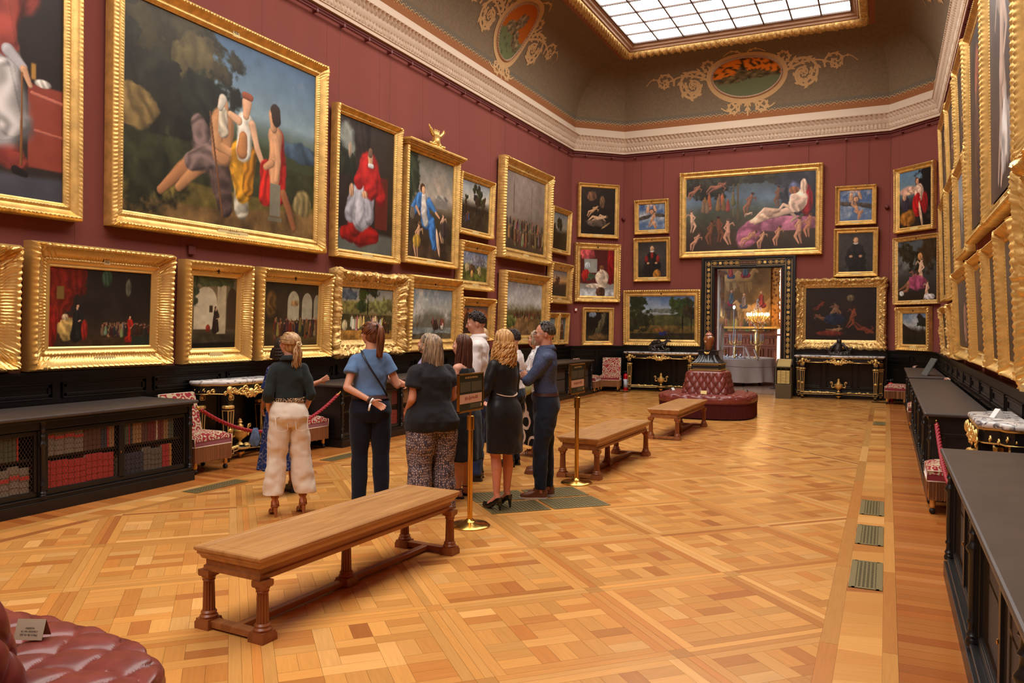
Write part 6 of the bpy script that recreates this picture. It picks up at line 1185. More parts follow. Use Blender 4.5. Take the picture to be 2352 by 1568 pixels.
# ---- bronze animal groups ----
def remeshed(b, name, m, parent, vox, smooth=6):
    o = b.build(name, m, parent); r = o.modifiers.new('remesh', 'REMESH'); r.mode = 'VOXEL'; r.voxel_size = vox; r.use_smooth_shade = True
    if smooth: s = o.modifiers.new('smooth', 'SMOOTH'); s.iterations = smooth; s.factor = .5
    return o
M_brz = mat('dark_bronze', (64, 56, 52), .38, .55, bump=.3, bscale=60)
def bronze(label, loc, stag):
    t = thing('bronze_animal_group', label, 'sculpture', loc); b = MB(); r_ = random.Random(4 if stag else 9)
    b.sphere((0, 0, .02), (.20, .10, .03), 14, 8); t.scale = (1.4, 1.3, 1.4)
    for k in range(16): b.sphere((r_.uniform(-.18, .18), r_.uniform(-.07, .07), .04), r_.uniform(.02, .045), 8, 5)
    if stag:   # a stag brought down by a hound
        b.capsule((-.14, 0, .10), (.08, 0, .15), .055, .05, 12); b.capsule((-.17, .0, .09), (-.10, 0, .19), .05, .035, 10); b.capsule((.08, 0, .15), (.15, -.01, .22), .04, .026, 10); b.capsule((.15, -.01, .23), (.215, -.015, .20), .024, .013, 10)
        for (x0, x1, y) in ((-.14, -.19, -.04), (-.1, -.02, -.05), (.06, .13, -.05), (.07, .17, .04)): b.capsule((x0, y, .10), ((x0+x1)/2, y*1.3, .06), .024, .014, 8); b.capsule(((x0+x1)/2, y*1.3, .06), (x1, y, .035), .013, .01, 8)
        b.capsule((-.12, -.05, .17), (.0, -.06, .215), .03, .026, 10); b.capsule((.0, -.06, .215), (.04, -.05, .19), .02, .012, 8)
    else:      # a bear reared over hounds
        b.capsule((-.02, 0, .10), (.0, .0, .19), .075, .055, 12); b.sphere((.0, -.03, .25), (.042, .042, .04), 12, 8); b.capsule((.0, -.06, .245), (.01, -.09, .235), .018, .012, 8)
        for s in (-1, 1): b.capsule((s*.05, -.02, .2), (s*.11, -.05, .14), .026, .02, 8); b.capsule((s*.11, -.05, .14), (s*.16, -.03, .06), .03, .022, 8); b.capsule((s*.15, -.02, .06), (s*.20, -.02, .13), .022, .014, 8)
    remeshed(b, 'body', M_brz, t, .006, 3)
    if stag:
        b = MB()
        for s in (-1, 1):
            P_ = [(.165, s*.01, .245), (.15, s*.05, .29), (.12, s*.08, .33), (.14, s*.10, .37)]; b.tube(P_, [.006, .005, .004, .003], 6)
            for q, (dx, dz) in ((1, (.05, .04)), (2, (.06, .03)), (2, (-.05, .03)), (3, (.04, .03))): p = P_[q]; b.tube([p, (p[0]+dx, p[1], p[2]+dz)], [.004, .002], 5)
        b.build('antlers', M_brz, t, smooth=True)
bronze('dark bronze of a hound on a fallen stag on the left marble console', (-5.38, YE-.33, 1.036), True); bronze('dark bronze of fighting animals on the right marble console', (-1.03, YE-.33, 1.036), False)
t = thing('slanted_screen', 'thin grey slanted display panel on the farthest right bookcase', 'display', (.60, 15.75, BH), -1.38)
b = MB(); M_ = Matrix.Rotation(math.radians(-28), 4, 'X'); b.M = M_; b.bb(-.19, .19, -.01, .01, .0, .34); b.build('panel', mat('grey_screen', (96, 98, 94), .25), t, bevel=.003); b = MB(); b.bb(-.1, .1, .0, .16, 0, .01); b.build('foot', M_gm, t)

# ================= DOORWAY AND THE ROOM BEYOND =================
t = struct(bpy.data.objects.new('trim_20', None)); C.objects.link(t)
b = MB(); y1 = YE-.075
for (x0, x1, z0, z1) in ((-4.34, DX0, 0, 3.47), (DX1, -2.08, 0, 3.47), (DX0, DX1, DZ, 3.47)):
    b.bb(x0, x1, y1+.02, YE, z0, z1)
b.bb(-4.36, -4.30, y1-.02, YE, 0, 3.50); b.bb(-2.12, -2.06, y1-.02, YE, 0, 3.50); b.bb(-4.30, -2.12, y1-.02, YE, 3.44, 3.50)
b.bb(DX0-.03, DX0, y1-.0, YE+.3, 0, DZ+.03); b.bb(DX1, DX1+.03, y1, YE+.3, 0, DZ+.03); b.bb(DX0, DX1, y1, YE+.3, DZ, DZ+.03)
b.build('door_casing', M_black, t, bevel=.004)
b = MB(); yy = y1+.018
def ros(x, z, k, vert):
    if k % 4 == 2:
        b.bb(x-.032, x+.032, yy-.003, yy+.002, z-.032, z+.032)
    else:
        R_ = .046; b.tube([(x+R_*math.cos(a*PI/6), yy, z+R_*math.sin(a*PI/6)) for a in range(13)], .0055, 4)
        for q in range(4): a = q*PI/2+PI/4; b.sphere((x+.02*math.cos(a), yy, z+.02*math.sin(a)), (.013, .003, .013), 6, 4)
        for q in range(2): s = .055*(1 if q else -1); b.sphere((x+(0 if vert else s), yy, z+(s if vert else 0)), (.010, .003, .010), 6, 4)
    for q in (-1, 1):
        if vert: b.bb(x+q*.075-.0025, x+q*.075+.0025, yy-.002, yy+.002, z-.07, z+.07)
        else: b.bb(x-.07, x+.07, yy-.002, yy+.002, z+q*.075-.0025, z+q*.075+.0025)
for k in range(24):
    for x in (-4.185, -2.225): ros(x, .15+k*.1375, k, True)
for k in range(13):
    if not 4 < k < 8: ros(-4.03+k*.1375, 3.335, k+1, False)
b.tube([(-3.43, yy, 3.29), (-2.98, yy, 3.29), (-2.94, yy, 3.335), (-2.98, yy, 3.38), (-3.43, yy, 3.38), (-3.47, yy, 3.335), (-3.43, yy, 3.29)], .004, 4)
b.build('gilt_inlay', M_gold, t)
text_obj('lettering', 'GALERIE de PEINTURE', .040, mat('orange_lettering', (206, 134, 84), .5), t, Matrix.Translation((-3.205, yy-.001, 3.335)) @ Matrix.Rotation(PI/2, 4, 'X'))
# open door leaf folded back against the reveal
d = bpy.data.objects.new('door_1', None); C.objects.link(d); struct(d); d.location = (-4.02, YE+.30, 0); d.rotation_euler = (0, 0, math.radians(1.5))
b = MB(); b.bb(0, .045, 0, .82, .02, 3.18); b.build('leaf', mat('door_daylight_tint', (206, 212, 214), .3), d, bevel=.003)  # whitish leaf colour has the reflected daylight painted in
b = MB()
for z0, z1 in ((2.62, 3.05), (1.95, 2.5), (1.02, 1.85), (.15, .92)):
    if z1-z0 < .6: b.bb(.045, .06, .10, .14, z0, z1); b.bb(.045, .06, .68, .72, z0, z1); b.bb(.045, .06, .10, .72, z0, z0+.04); b.bb(.045, .06, .10, .72, z1-.04, z1)
    else: b.tube([(.05, .41+.28*math.cos(a*PI/12), (z0+z1)/2+(z1-z0)*.42*math.sin(a*PI/12)) for a in range(25)], .014, 6)
b.build('panel_moulding', mat('door_daylight_tint2', (176, 184, 188), .3), d); b = MB(); b.sphere((.08, .76, 1.05), .028, 10, 8); b.build('knob', M_brass, d, smooth=True)  # moulding colour carries the same painted daylight, a tone darker
d2 = bpy.data.objects.new('door_2', None); C.objects.link(d2); struct(d2); d2.location = (-2.39, YE+.32, 0); d2.rotation_euler = (0, 0, math.radians(-6)); b = MB(); b.bb(-.045, 0, 0, .80, .02, 3.18); b.build('leaf', M_oakdk, d2, bevel=.003)
# far room shell
M_pan = wood('warm_wood_panelling', (126, 70, 46), (158, 94, 64), .4, 3, (3, 3, .5)); FX0, FX1, FY = -8.2, .6, 27.0
b = MB(); b.bb(FX0, FX1, YE+.25, FY+.2, -.05, -.0005); struct(b.build('floor_beyond', wood('pale_far_parquet', (126, 96, 76), (160, 128, 104), .22, 2.0, (5, .8, 1))))
b = MB(); b.bb(FX0, FX1, FY, FY+.15, 0, 5.2); struct(b.build('wall_far_room', M_pan))
b = MB(); b.bb(FX0-.15, FX0, YE+.3, FY, 0, 5.2); struct(b.build('wall_far_room_left', M_pan)); b = MB(); b.bb(FX1, FX1+.15, YE+.3, FY, 0, 5.2); struct(b.build('wall_far_room_right', M_pan))
b = MB(); b.bb(FX0, FX1, YE+.3, FY, 5.2, 5.3); struct(b.build('ceiling_beyond', M_plaster))
b = MB()
b.bb(FX0, FX1, FY-.10, FY, 1.44, 1.50); b.bb(FX0, FX1, FY-.06, FY, 1.38, 1.44); b.bb(FX0, FX1, FY-.05, FY, 0, .16); b.bb(FX0, FX1, FY-.03, FY, 1.10, 1.13)
for k in range(7):
    x0 = -8.0+k*1.1
    for q in (0, 1):
        e = .05+q*.09; b.bb(x0+e, x0+1.06-e, FY-.03, FY, 1.04-e*.6, 1.06-e*.6); b.bb(x0+e, x0+1.06-e, FY-.03, FY, .22+e*.6, .24+e*.6); b.bb(x0+e, x0+e+.02, FY-.03, FY, .23+e*.6, 1.05-e*.6); b.bb(x0+1.04-e, x0+1.06-e, FY-.03, FY, .23+e*.6, 1.05-e*.6)
    for q in range(9): b.bb(x0+.06+q*.11, x0+.12+q*.11, FY-.025, FY, 1.18, 1.34)
struct(b.build('trim_21', M_pan))
# daylight of the far room: a tall side window (out of view) and a bright window strip by the tapestry
mw = mat('daylit_window_glass', (230, 240, 250), .3, emit=(206, 226, 255), estr=6.0)
b = MB(); b.add([(FX0+.02, 21.8, .5), (FX0+.02, 25.8, .5), (FX0+.02, 25.8, 4.4), (FX0+.02, 21.8, 4.4)], [(0, 1, 2, 3)]); wn = struct(b.build('window_2', mw))
b = MB()
for y in (21.8, 23.1, 24.5, 25.8): b.bb(FX0+.02, FX0+.06, y-.03, y+.03, .5, 4.4)
for z in (.5, 1.8, 3.1, 4.4): b.bb(FX0+.02, FX0+.06, 21.8, 25.8, z-.03, z+.03)
b.build('glazing_bar', M_white, wn)
b = MB(); b.bb(-3.235, -3.13, FY-.06, FY-.05, .1, 4.9); w3 = struct(b.build('window_3', mat('bright_window_strip', (240, 240, 236), .3, emit=(255, 250, 240), estr=2.2)))
b = MB(); b.bb(-3.13, -2.2, FY-.2, FY-.05, 0, 5.0); b.bb(-3.10, -3.06, FY-.24, FY-.2, 0, 5); b.bb(-2.98, -2.94, FY-.24, FY-.2, 0, 5); struct(b.build('trim_22', M_pan, bevel=.005))
# tapestry
t = thing('wall_tapestry', 'large woven tapestry of horses in a gilt frame beyond the doorway', 'tapestry'); t.matrix_world = basis(None, (1, 0, 0), (0, -1, 0), (-4.75, FY-.02, 1.66), 0)
tp = [('G', [(0, (116, 82, 40)), (.5, (126, 92, 50)), (1, (96, 66, 38))]), ('N', .5)]
r_ = random.Random(21)
for q in range(9):
    x, y, k_ = .12+.19*(q % 5)+r_.uniform(-.03, .03), (.28, .62)[q//5]+r_.uniform(-.03, .03), r_.uniform(.8, 1.05)*.19; c = ((160, 118, 66), (124, 86, 50), (92, 68, 50), (168, 130, 80))[q % 4]; m_ = 1 if q % 3 else -1
    for dx, dz in ((-.3, -.75), (-.18, -.8), (.22, -.75), (.34, -.6)): tp.append(('L', [(x+m_*dx*k_, y), (x+m_*(dx+.05)*k_, y+dz*k_)], [.13*k_, .05*k_], tuple(v*.85 for v in c)))
    tp += [('L', [(x-m_*.35*k_, y+.05*k_), (x+m_*.3*k_, y+.05*k_)], [.27*k_, .24*k_], c), ('L', [(x+m_*.3*k_, y+.1*k_), (x+m_*.55*k_, y+.5*k_), (x+m_*.75*k_, y+.38*k_)], [.2*k_, .12*k_, .07*k_], c), ('L', [(x-m_*.1*k_, y+.2*k_), (x+m_*.15*k_, y+.2*k_)], [.16*k_, .15*k_], ((140, 44, 50), (60, 70, 90))[q % 2], .2), ('L', [(x, y+.3*k_), (x, y+.75*k_)], [.15*k_, .13*k_], ((126, 104, 88), (146, 60, 50), (74, 80, 84))[q % 3], .2), ('E', x, y+.98*k_, .08*k_, .09*k_, (178, 130, 92))]
tp.append(('K', 0, 1, .03, .1, [(120, 96, 50), (84, 76, 44), (160, 130, 70)], 40))
me = grid_mesh(2.6, 2.9, 150, 170, .06, canvas_colors(tp, 2.6, 2.9, 150, 170, 77)); o = bpy.data.objects.new('woven_scene', me); C.objects.link(o); o.parent = t; o.location = (0, .30, 0)
frame_mesh(3.2, 3.5, .30, .05, 'rococo', 3).build('woven_border', pattern_mat('woven_border', 'voronoi', (96, 54, 26), (182, 122, 56), 10, .9, thr=.4, soft=.2), t, smooth=True)
frame_mesh(3.36, 3.66, .09, .12, 'leaf', 4).build('frame', M_goldb, t, smooth=True)
t.children[-1].location = (0, -.08, 0)
# display table with cloth, glass case, silver
t = thing('display_table', 'round table under a long pale cloth in the room beyond the doorway', 'table', (-4.55, 24.75, 0))
b = MB(); b.lathe([(1.5, .755), (1.5, .775)], n=48); b.build('table_top', M_oak, t)
for a in (.6, 2.2, 3.8, 5.4): b = MB(); b.lathe([(.035, 0), (.03, .1), (.045, .755)], (1.2*math.cos(a), 1.2*math.sin(a), 0), 10); b.build('leg', M_iron, t)
M_cl = mat('pale_table_cloth', (198, 190, 182), .85, var=.05, vscale=3)
b = MB(); rings = []; n = 160
for q, (r, z) in enumerate([(0.01, .783), (1.35, .783), (1.50, .782), (1.515, .77), (1.53, .6), (1.55, .35), (1.57, .10)]): rings.append([((r+(q > 3)*.022*(q-3)*math.sin(k*2*PI*16/n+.5*math.sin(k*.3)))*math.cos(2*PI*k/n), (r+(q > 3)*.022*(q-3)*math.sin(k*2*PI*16/n+.5*math.sin(k*.3)))*math.sin(2*PI*k/n), z+(.012*math.sin(k*.4) if q == 6 else 0)) for k in range(n)])
b.loft(rings, cap=False); o = b.build('table_cloth', M_cl, None, smooth=True, loc=(-4.55, 24.75, 0)); tag(o, 'long pale cloth draped over the round table beyond the doorway', 'tablecloth')
M_sil = mat('silver', (200, 200, 205), .2, 1.0); M_glass = bpy.data.materials.new('clear_case'); nt, gb = nodes(M_glass); gb.inputs['Transmission Weight'].default_value = 1.0; gb.inputs['Roughness'].default_value = .02; gb.inputs['IOR'].default_value = 1.12; gb.inputs['Base Color'].default_value = (.9, .95, 1, 1)
t = thing('glass_case', 'low clear display case on the cloth covered table', 'display case', (-4.62, 23.85, .784)); b = MB(); b.bb(-.85, .85, -.2, .2, .0, .36); b.build('cover', M_glass, t)
b = MB()
for z in (.0, .35):
    for y in (-.2, .2): b.bb(-.85, .85, y-.006, y+.006, z, z+.012)
for x in (-.85, .85):
    for y in (-.2, .2): b.bb(x-.008, x+.008, y-.008, y+.008, 0, .36)
b.build('rim', mat('pale_case_rim', (214, 216, 224), .3), t)
b = MB(); b.lathe([(.03, 0), (.034, .004), (.008, .012), (.008, .05), (.035, .07), (.04, .10), (.02, .13), (.012, .15), (0, .16)], n=12); gm = b.mesh('silver_cup', M_sil, True); r_ = random.Random(2)
for k in range(14):
    o = bpy.data.objects.new('silver_cup', gm); C.objects.link(o); o.location = (-5.35+k*.112+r_.uniform(-.02, .02), 23.80+r_.uniform(-.07, .11), .7965); s = r_.uniform(.5, .95); o.scale = (s, s, s); tag(o, 'small silver cup inside the clear case on the far table', 'cup', 'silver cups in the clear case')
for k, (x, lb) in enumerate(((-3.60, 'left of the two white slanted boards on the far table'), (-3.38, 'right of the two white slanted boards on the far table'))):
    b = MB(); b.M = Matrix.Rotation(-.35, 4, 'Y'); b.bb(-.012, .012, -.11, .11, 0, .30 if k else .34); o = b.build('slanted_board', M_white, loc=(x, 23.75, .786)); tag(o, 'upright white board, '+lb, 'board')
def candelabra(label, loc):
    t = thing('candelabra', label, 'candelabra', loc); b = MB(); b.lathe([(.09, 0), (.09, .02), (.04, .05), (.03, .09), (.05, .16), (.035, .24), (.045, .30), (.02, .36), (.03, .42), (.05, .45), (.02, .47), (.015, .62)], n=14)
    for k in range(7):
        a = 2*PI*k/7; c, s = math.cos(a), math.sin(a); b.tube([(.02*c, .02*s, .43), (.10*c, .10*s, .38), (.17*c, .17*s, .42), (.18*c, .18*s, .48)], .009, 6); b.lathe([(.012, .47), (.03, .485), (.012, .49), (.013, .51)], (.18*c, .18*s, 0), 8)
    b.build('stem', M_goldd, t, smooth=True); b = MB()
    cm = mat('grey_candle', (160, 158, 156), .6); b = MB(); b.tube([(0, 0, .62), (0, 0, .86)], .012, 8); b.build('candle', cm, t)
    for k in range(7): a = 2*PI*k/7; b = MB(); b.tube([(.18*math.cos(a), .18*math.sin(a), .51), (.18*math.cos(a), .18*math.sin(a), .72)], .012, 8); b.build('candle', cm, t)
candelabra('gilt candelabra with unlit candles, left one on the far table', (-4.12, 24.35, .785)); candelabra('gilt candelabra with unlit candles, right one on the far table', (-3.50, 24.35, .785))
t = thing('crystal_girandole', 'lit crystal candle lamp on a gilt column before the tapestry', 'lamp', (-3.78, 26.45, 0))
b = MB(); b.lathe([(.16, 0), (.16, .06), (.1, .1), (.07, .2), (.06, .9), (.1, 1.2), (.12, 1.45), (.08, 1.55), (.2, 1.60), (.2, 1.63)], n=16); b.build('column', M_gold, t, smooth=True, sharp=50)
M_cry = bpy.data.materials.new('crystal'); nt, gb = nodes(M_cry); gb.inputs['Transmission Weight'].default_value = .8; gb.inputs['Roughness'].default_value = .08; gb.inputs['Base Color'].default_value = (1, .93, .82, 1)
b = MB(); r_ = random.Random(11); b.tube([(0, 0, 1.63), (0, 0, 2.65)], .014, 6)
for k in range(12): a = 2*PI*k/12; b.tube([(0, 0, 1.85), (.2*math.cos(a), .2*math.sin(a), 1.9), (.33*math.cos(a), .33*math.sin(a), 2.06)], .008, 5)
b.build('arm', M_brass, t, smooth=True); b = MB()
for k in range(150):
    z = r_.uniform(1.68, 2.62); R_ = .36*math.exp(-((z-1.98)/.28)**2)*r_.uniform(.4, 1)+.03; a = r_.uniform(0, 2*PI); b.sphere((R_*math.cos(a), R_*math.sin(a), z), (.014, .014, .03), 5, 4)
b.build('crystal_drops', M_cry, t); b = MB()
for k in range(12): a = 2*PI*k/12; b.sphere((.33*math.cos(a), .33*math.sin(a), 2.13), (.026, .026, .05), 8, 6)
b.build('flame_bulbs', mat('glowing_bulb', (255, 220, 160), .4, emit=(255, 206, 130), estr=40), t)
t = thing('tall_taper_lamp', 'thin pole lamp with one glowing bulb before the tapestry', 'lamp', (-4.24, 24.75, .785)); b = MB(); b.tube([(0, 0, 0), (0, 0, 1.48)], .012, 8); b.build('pole', mat('grey_candle', (160, 158, 156), .6), t); b = MB(); b.sphere((0, 0, 1.53), (.035, .035, .055), 10, 8); b.build('bulb', MATS['glowing_bulb'], t)
t = thing('rope_barrier', 'thin black barrier post with cord before the far table', 'barrier', (-2.82, 23.0, 0)); b = MB(); b.lathe([(.13, 0), (.13, .015), (.02, .02)], n=20); b.tube([(0, 0, .015), (0, 0, .62)], .013, 8); b.build('post', M_iron, t); b = MB(); b.tube([(0, 0, .60), (-.7, -.1, .57), (-1.5, -.15, .60), (-2.4, 0, .66)], .006, 6); b.build('cord', M_iron, t)
area_light('far_room_daylight', (-7.6, 23.6, 2.6), (0, -PI/2, 0), 2.5, 3.0, 25, (.82, .9, 1.0))
# ================= PEOPLE =================
TEXC = bpy.data.textures.new('cloth_folds', 'MARBLE'); TEXC.noise_scale = 0.22; TEXC.turbulence = 9; TEXC.noise_depth = 2
def skin_mat(c): return mat('skin_%d_%d_%d' % c, c, .5, spec=.35, var=.05, vscale=12, bump=.05, bscale=150)
def rmesh(b, name, m, parent, vox, it=4, folds=0.0, M=None):
    o = b.build(name, m, parent); r = o.modifiers.new('remesh', 'REMESH'); r.mode = 'VOXEL'; r.voxel_size = vox; r.use_smooth_shade = True
    if it: s = o.modifiers.new('smooth', 'SMOOTH'); s.iterations = it; s.factor = .5
    if folds: d = o.modifiers.new('folds', 'DISPLACE'); d.texture = TEXC; d.strength = folds*.55; d.mid_level = .45; d.texture_coords = 'LOCAL'
    return o
V = Vector
def ell_ring(c, rx, ry, n=20, e=2.3, yaw=0.0):
    out = []
    for k in range(n):
        a = 2*PI*k/n; x = math.copysign(abs(math.cos(a))**(2/e), math.cos(a))*rx; y = math.copysign(abs(math.sin(a))**(2/e), math.sin(a))*ry; out.append((c[0]+x*math.cos(yaw)-y*math.sin(yaw), c[1]+x*math.sin(yaw)+y*math.cos(yaw), c[2]))
    return out
def hand(b, W, d, n, side, curl=.5, spread=.010, k=1.0):
    """W wrist, d pointing along the fingers, n palm normal, side = thumb side vector sign"""
    d = d.normalized(); n = (n-d*n.dot(d)).normalized(); t = d.cross(n)*side
    for q in (-1, 0, 1): b.capsule(W+t*(.012*q*k), W+d*(.075*k)+t*(.022*q*k), .014*k, .0125*k, 8, 2)
    for i, (off, ln) in enumerate(((.029, .072), (.010, .080), (-.009, .075), (-.027, .058))):
        p = W+d*(.082*k)+t*(off*k); a = curl*(.55+.12*i); dd = (d*math.cos(a)+n*math.sin(a)+t*(spread*8*(1.2-i*.8)*.6)).normalized(); p1 = p+dd*(ln*.45*k); a2 = curl*(1.5+.15*i); d2 = (d*math.cos(a2)+n*math.sin(a2)).normalized(); p2 = p1+d2*(ln*.30*k); a3 = curl*2.2; d3 = (d*math.cos(a3)+n*math.sin(a3)).normalized(); p3 = p2+d3*(ln*.25*k)
        b.capsule(p, p1, .0088*k, .0082*k, 8, 2); b.capsule(p1, p2, .0082*k, .0075*k, 8, 2); b.capsule(p2, p3, .0075*k, .0062*k, 8, 2)
    p = W+d*(.022*k)+t*(.022*k); p1 = p+(d*.65+t*.65+n*.25).normalized()*(.038*k); p2 = p1+(d*.9+t*.25+n*.35*curl).normalized()*(.030*k); b.capsule(p, p1, .0125*k, .010*k, 8, 2); b.capsule(p1, p2, .0098*k, .0078*k, 8, 2)
def person(label, pos, face, h=1.68, male=False, bw=1.0, skin=(206, 152, 120), hy=0.0, hp=0.0, heel=0.0, armL=None, armR=None, top=None, bottom=None, hair=None, shoes=None, stance=.09, legs_off=(0, 0), extra=None, group=None, lean=0.0):
    """local frame: +y forward, +x the person's right, z up; face = world heading in degrees"""
    s = h/1.7; R_ = math.radians(face-90); root_m = skin_mat(skin); z0 = heel
    hipw = (.098 if male else .104)*bw*s; hz = .86*s+z0; sh_x = (.168 if male else .136)*s*(1+(bw-1)*.5); sh_z = 1.395*s+z0
    by = lean*s
    # torso rings: z, half width, half depth, y shift
    TR = ([(.80, .155, .10, 0), (.88, .170, .115, -.012), (.95, .168, .112, -.008), (1.03, .152, .102, 0), (1.10, .150, .100, .006), (1.20, .168, .110, .01), (1.30, .182, .115, .008), (1.37, .168, .10, 0), (1.42, .115, .078, -.006), (1.465, .07, .062, -.008)] if male else
          [(.80, .165, .11, -.004), (.88, .178, .125, -.022), (.95, .168, .118, -.012), (1.03, .136, .098, 0), (1.08, .128, .092, .004), (1.16, .138, .100, .012), (1.25, .146, .118, .022), (1.32, .142, .10, .006), (1.375, .118, .080, -.004), (1.42, .078, .062, -.008), (1.46, .056, .052, -.008)])
    def trings(off, za, zb, extra_z=0, fl=0.0):
        out = []
        zs = [za+(zb-za)*k/14 for k in range(15)]
        for z in zs:
            def ip(c): return float(np.interp(z, [q[0] for q in TR], [q[c] for q in TR]))
            f = 1+(bw-1)*(1.0 if z < 1.32 else max(.2, (1.46-z)/.14)); o = off+fl*max(0, (1.0-z))
            belly = (bw-1)*.06*max(0, 1-abs(z-1.05)/.25); out.append(ell_ring((0, (ip(3)+belly*.5)*s+by*(z/1.4), z*s+z0), (ip(1)*f+o)*s, (ip(2)*f+belly*.5+o)*s))
        return out
    hipj = [V((sx*(.090*bw)*s, -.005*s, hz)) for sx in (-1, 1)]; ank = [V((sx*stance*s+legs_off[0]*0, (legs_off[0] if sx < 0 else legs_off[1])*s, .085*s+z0)) for sx in (-1, 1)]
    kn = [hipj[i].lerp(ank[i], .49)+V((0, .018*s, 0)) for i in (0, 1)]
    SH = [V((sx*sh_x, by-.005*s, sh_z-.038*s)) for sx in (-1, 1)]
    armL = armL or ((-.05, -.02, -.28), (-.01, .06, -.25)); armR = armR or ((.05, -.02, -.28), (.01, .06, -.25))
    EL = [SH[0]+V(armL[0])*s, SH[1]+V(armR[0])*s]; WR = [EL[0]+V(armL[1])*s, EL[1]+V(armR[1])*s]
    # --- head ---
    Hc = V((0, by*1.05+.012*s, 1.585*s+z0)); HR = Matrix.Rotation(math.radians(hy), 3, 'Z') @ Matrix.Rotation(math.radians(hp), 3, 'X'); hs = s*(1.0 if male else .96)
    def HP(x, y, z): return Hc+HR @ V((x*hs, y*hs, z*hs))
    b = MB(); q3 = HR
    b.sphere(HP(0, -.008, .022), (.074*hs, .092*hs, .092*hs), 20, 14, q3); b.sphere(HP(0, .030, -.020), (.060*hs, .062*hs, .078*hs), 16, 10, q3); b.sphere(HP(0, .045, -.072), (.034*hs, .032*hs, .028*hs), 12, 8, q3); b.sphere(HP(0, .028, -.055), (.052*hs, .048*hs, .036*hs), 12, 8, q3)
    b.capsule(HP(0, .086, .018), HP(0, .103, -.016), .0075*hs, .0100*hs, 8, 2); b.sphere(HP(0, .095, -.020), (.014*hs, .009*hs, .008*hs), 10, 6, q3); b.capsule(HP(-.032, .077, .026), HP(.032, .077, .026), .011*hs, .011*hs, 8, 2)
    b.capsule(HP(-.016, .083, -.047), HP(.016, .083, -.047), .0075*hs, .0075*hs, 8, 2); b.capsule(HP(-.014, .081, -.057), HP(.014, .081, -.057), .008*hs, .008*hs, 8, 2)
    for sx in (-1, 1): b.sphere(HP(sx*.075, -.008, -.006), (.009*hs, .017*hs, .027*hs), 10, 8, q3 @ Matrix.Rotation(.35*sx, 3, 'Z')); b.sphere(HP(sx*.040, .062, -.012), (.024*hs, .022*hs, .024*hs), 10, 6, q3)
    nk = .058 if male else .049
    b.capsule(V((0, by-.012*s, 1.42*s+z0)), HP(0, -.012, -.05), nk*s*1.08, nk*s, 16)
    # --- torso, arms, legs in skin, one continuous surface ---
    b.loft(trings(-.014, .88, 1.46))
    for i in (0, 1):
        b.capsule(SH[i]+V((-.05*s*(-1, 1)[i], 0, .0)), SH[i], .055*s, (.056 if male else .047)*s*(.6+.4*bw), 12); b.capsule(SH[i], EL[i], (.050 if male else .043)*s*bw**.7, (.040 if male else .034)*s*bw**.5, 12); b.capsule(EL[i], WR[i], (.041 if male else .035)*s*bw**.4, (.028 if male else .023)*s, 12)
        b.capsule(hipj[i], kn[i], .068*s*bw, .054*s*bw**.5, 14); b.capsule(kn[i], kn[i].lerp(ank[i], .35)+V((0, -.014*s, 0)), .050*s, .054*s*bw**.5, 12); b.capsule(kn[i].lerp(ank[i], .35)+V((0, -.014*s, 0)), ank[i], .053*s*bw**.5, .033*s, 12)
        tz = .022*s+(.0 if heel < .03 else .004); b.capsule(ank[i], ank[i]+V((0, -.025*s, -.055*s)), .034*s, .028*s, 10); b.capsule(ank[i]+V((0, .0, -.045*s)), V((ank[i].x, ank[i].y+.105*s, tz+.02*s)), .030*s, .026*s, 10); b.capsule(V((ank[i].x, ank[i].y+.105*s, tz+.014*s)), V((ank[i].x, ank[i].y+.165*s, tz+.004*s)), .030*s, .018*s, 10, 4, .7)
    hk = (1.0 if male else .9)*s*1.02
    for i, A in ((0, armL), (1, armR)):
        d = (WR[i]-EL[i]).normalized(); hd = V(A[2]) if len(A) > 2 else d; hn = V(A[3]) if len(A) > 3 else V(((-1, 1)[i]*-1, 0, 0)); cu = A[4] if len(A) > 4 else .45; sp = A[5] if len(A) > 5 else .01; hand(b, WR[i], hd, hn, A[6] if len(A) > 6 else (1, -1)[i], cu, sp, hk)
    body = rmesh(b, 'person', root_m, None, .0062, 5); body.location = (pos[0], pos[1], 0); body.rotation_euler = (0, 0, R_); tag(body, label, 'person', group)
    # eyes and brows
    for sx in (-1, 1): b = MB(); b.tube([HP(sx*.016, .092, .024), HP(sx*.032, .089, .030), HP(sx*.048, .078, .025)], [.003*hs, .0038*hs, .002*hs], 6); b.build('eyebrow', mat('brow', (74, 52, 38), .8), body, smooth=True)
    for sx in (-1, 1):
        b = MB(); b.sphere(HP(sx*.030, .072, .004), (.0125*hs, .011*hs, .0085*hs), 12, 8, q3); b.mi = 1; b.sphere(HP(sx*.031, .0815, .004), .0058*hs, 10, 6); b.build('eye', [mat('eye_white', (230, 222, 214), .3), mat('iris_dark', (54, 40, 30), .3)], body, smooth=True)
    b = MB(); b.capsule(HP(-.017, .0885, -.0505), HP(.017, .0885, -.0505), .0052*hs, .0052*hs, 8, 2); b.build('lips', mat('lips', (170, 92, 82), .45), body, smooth=True)
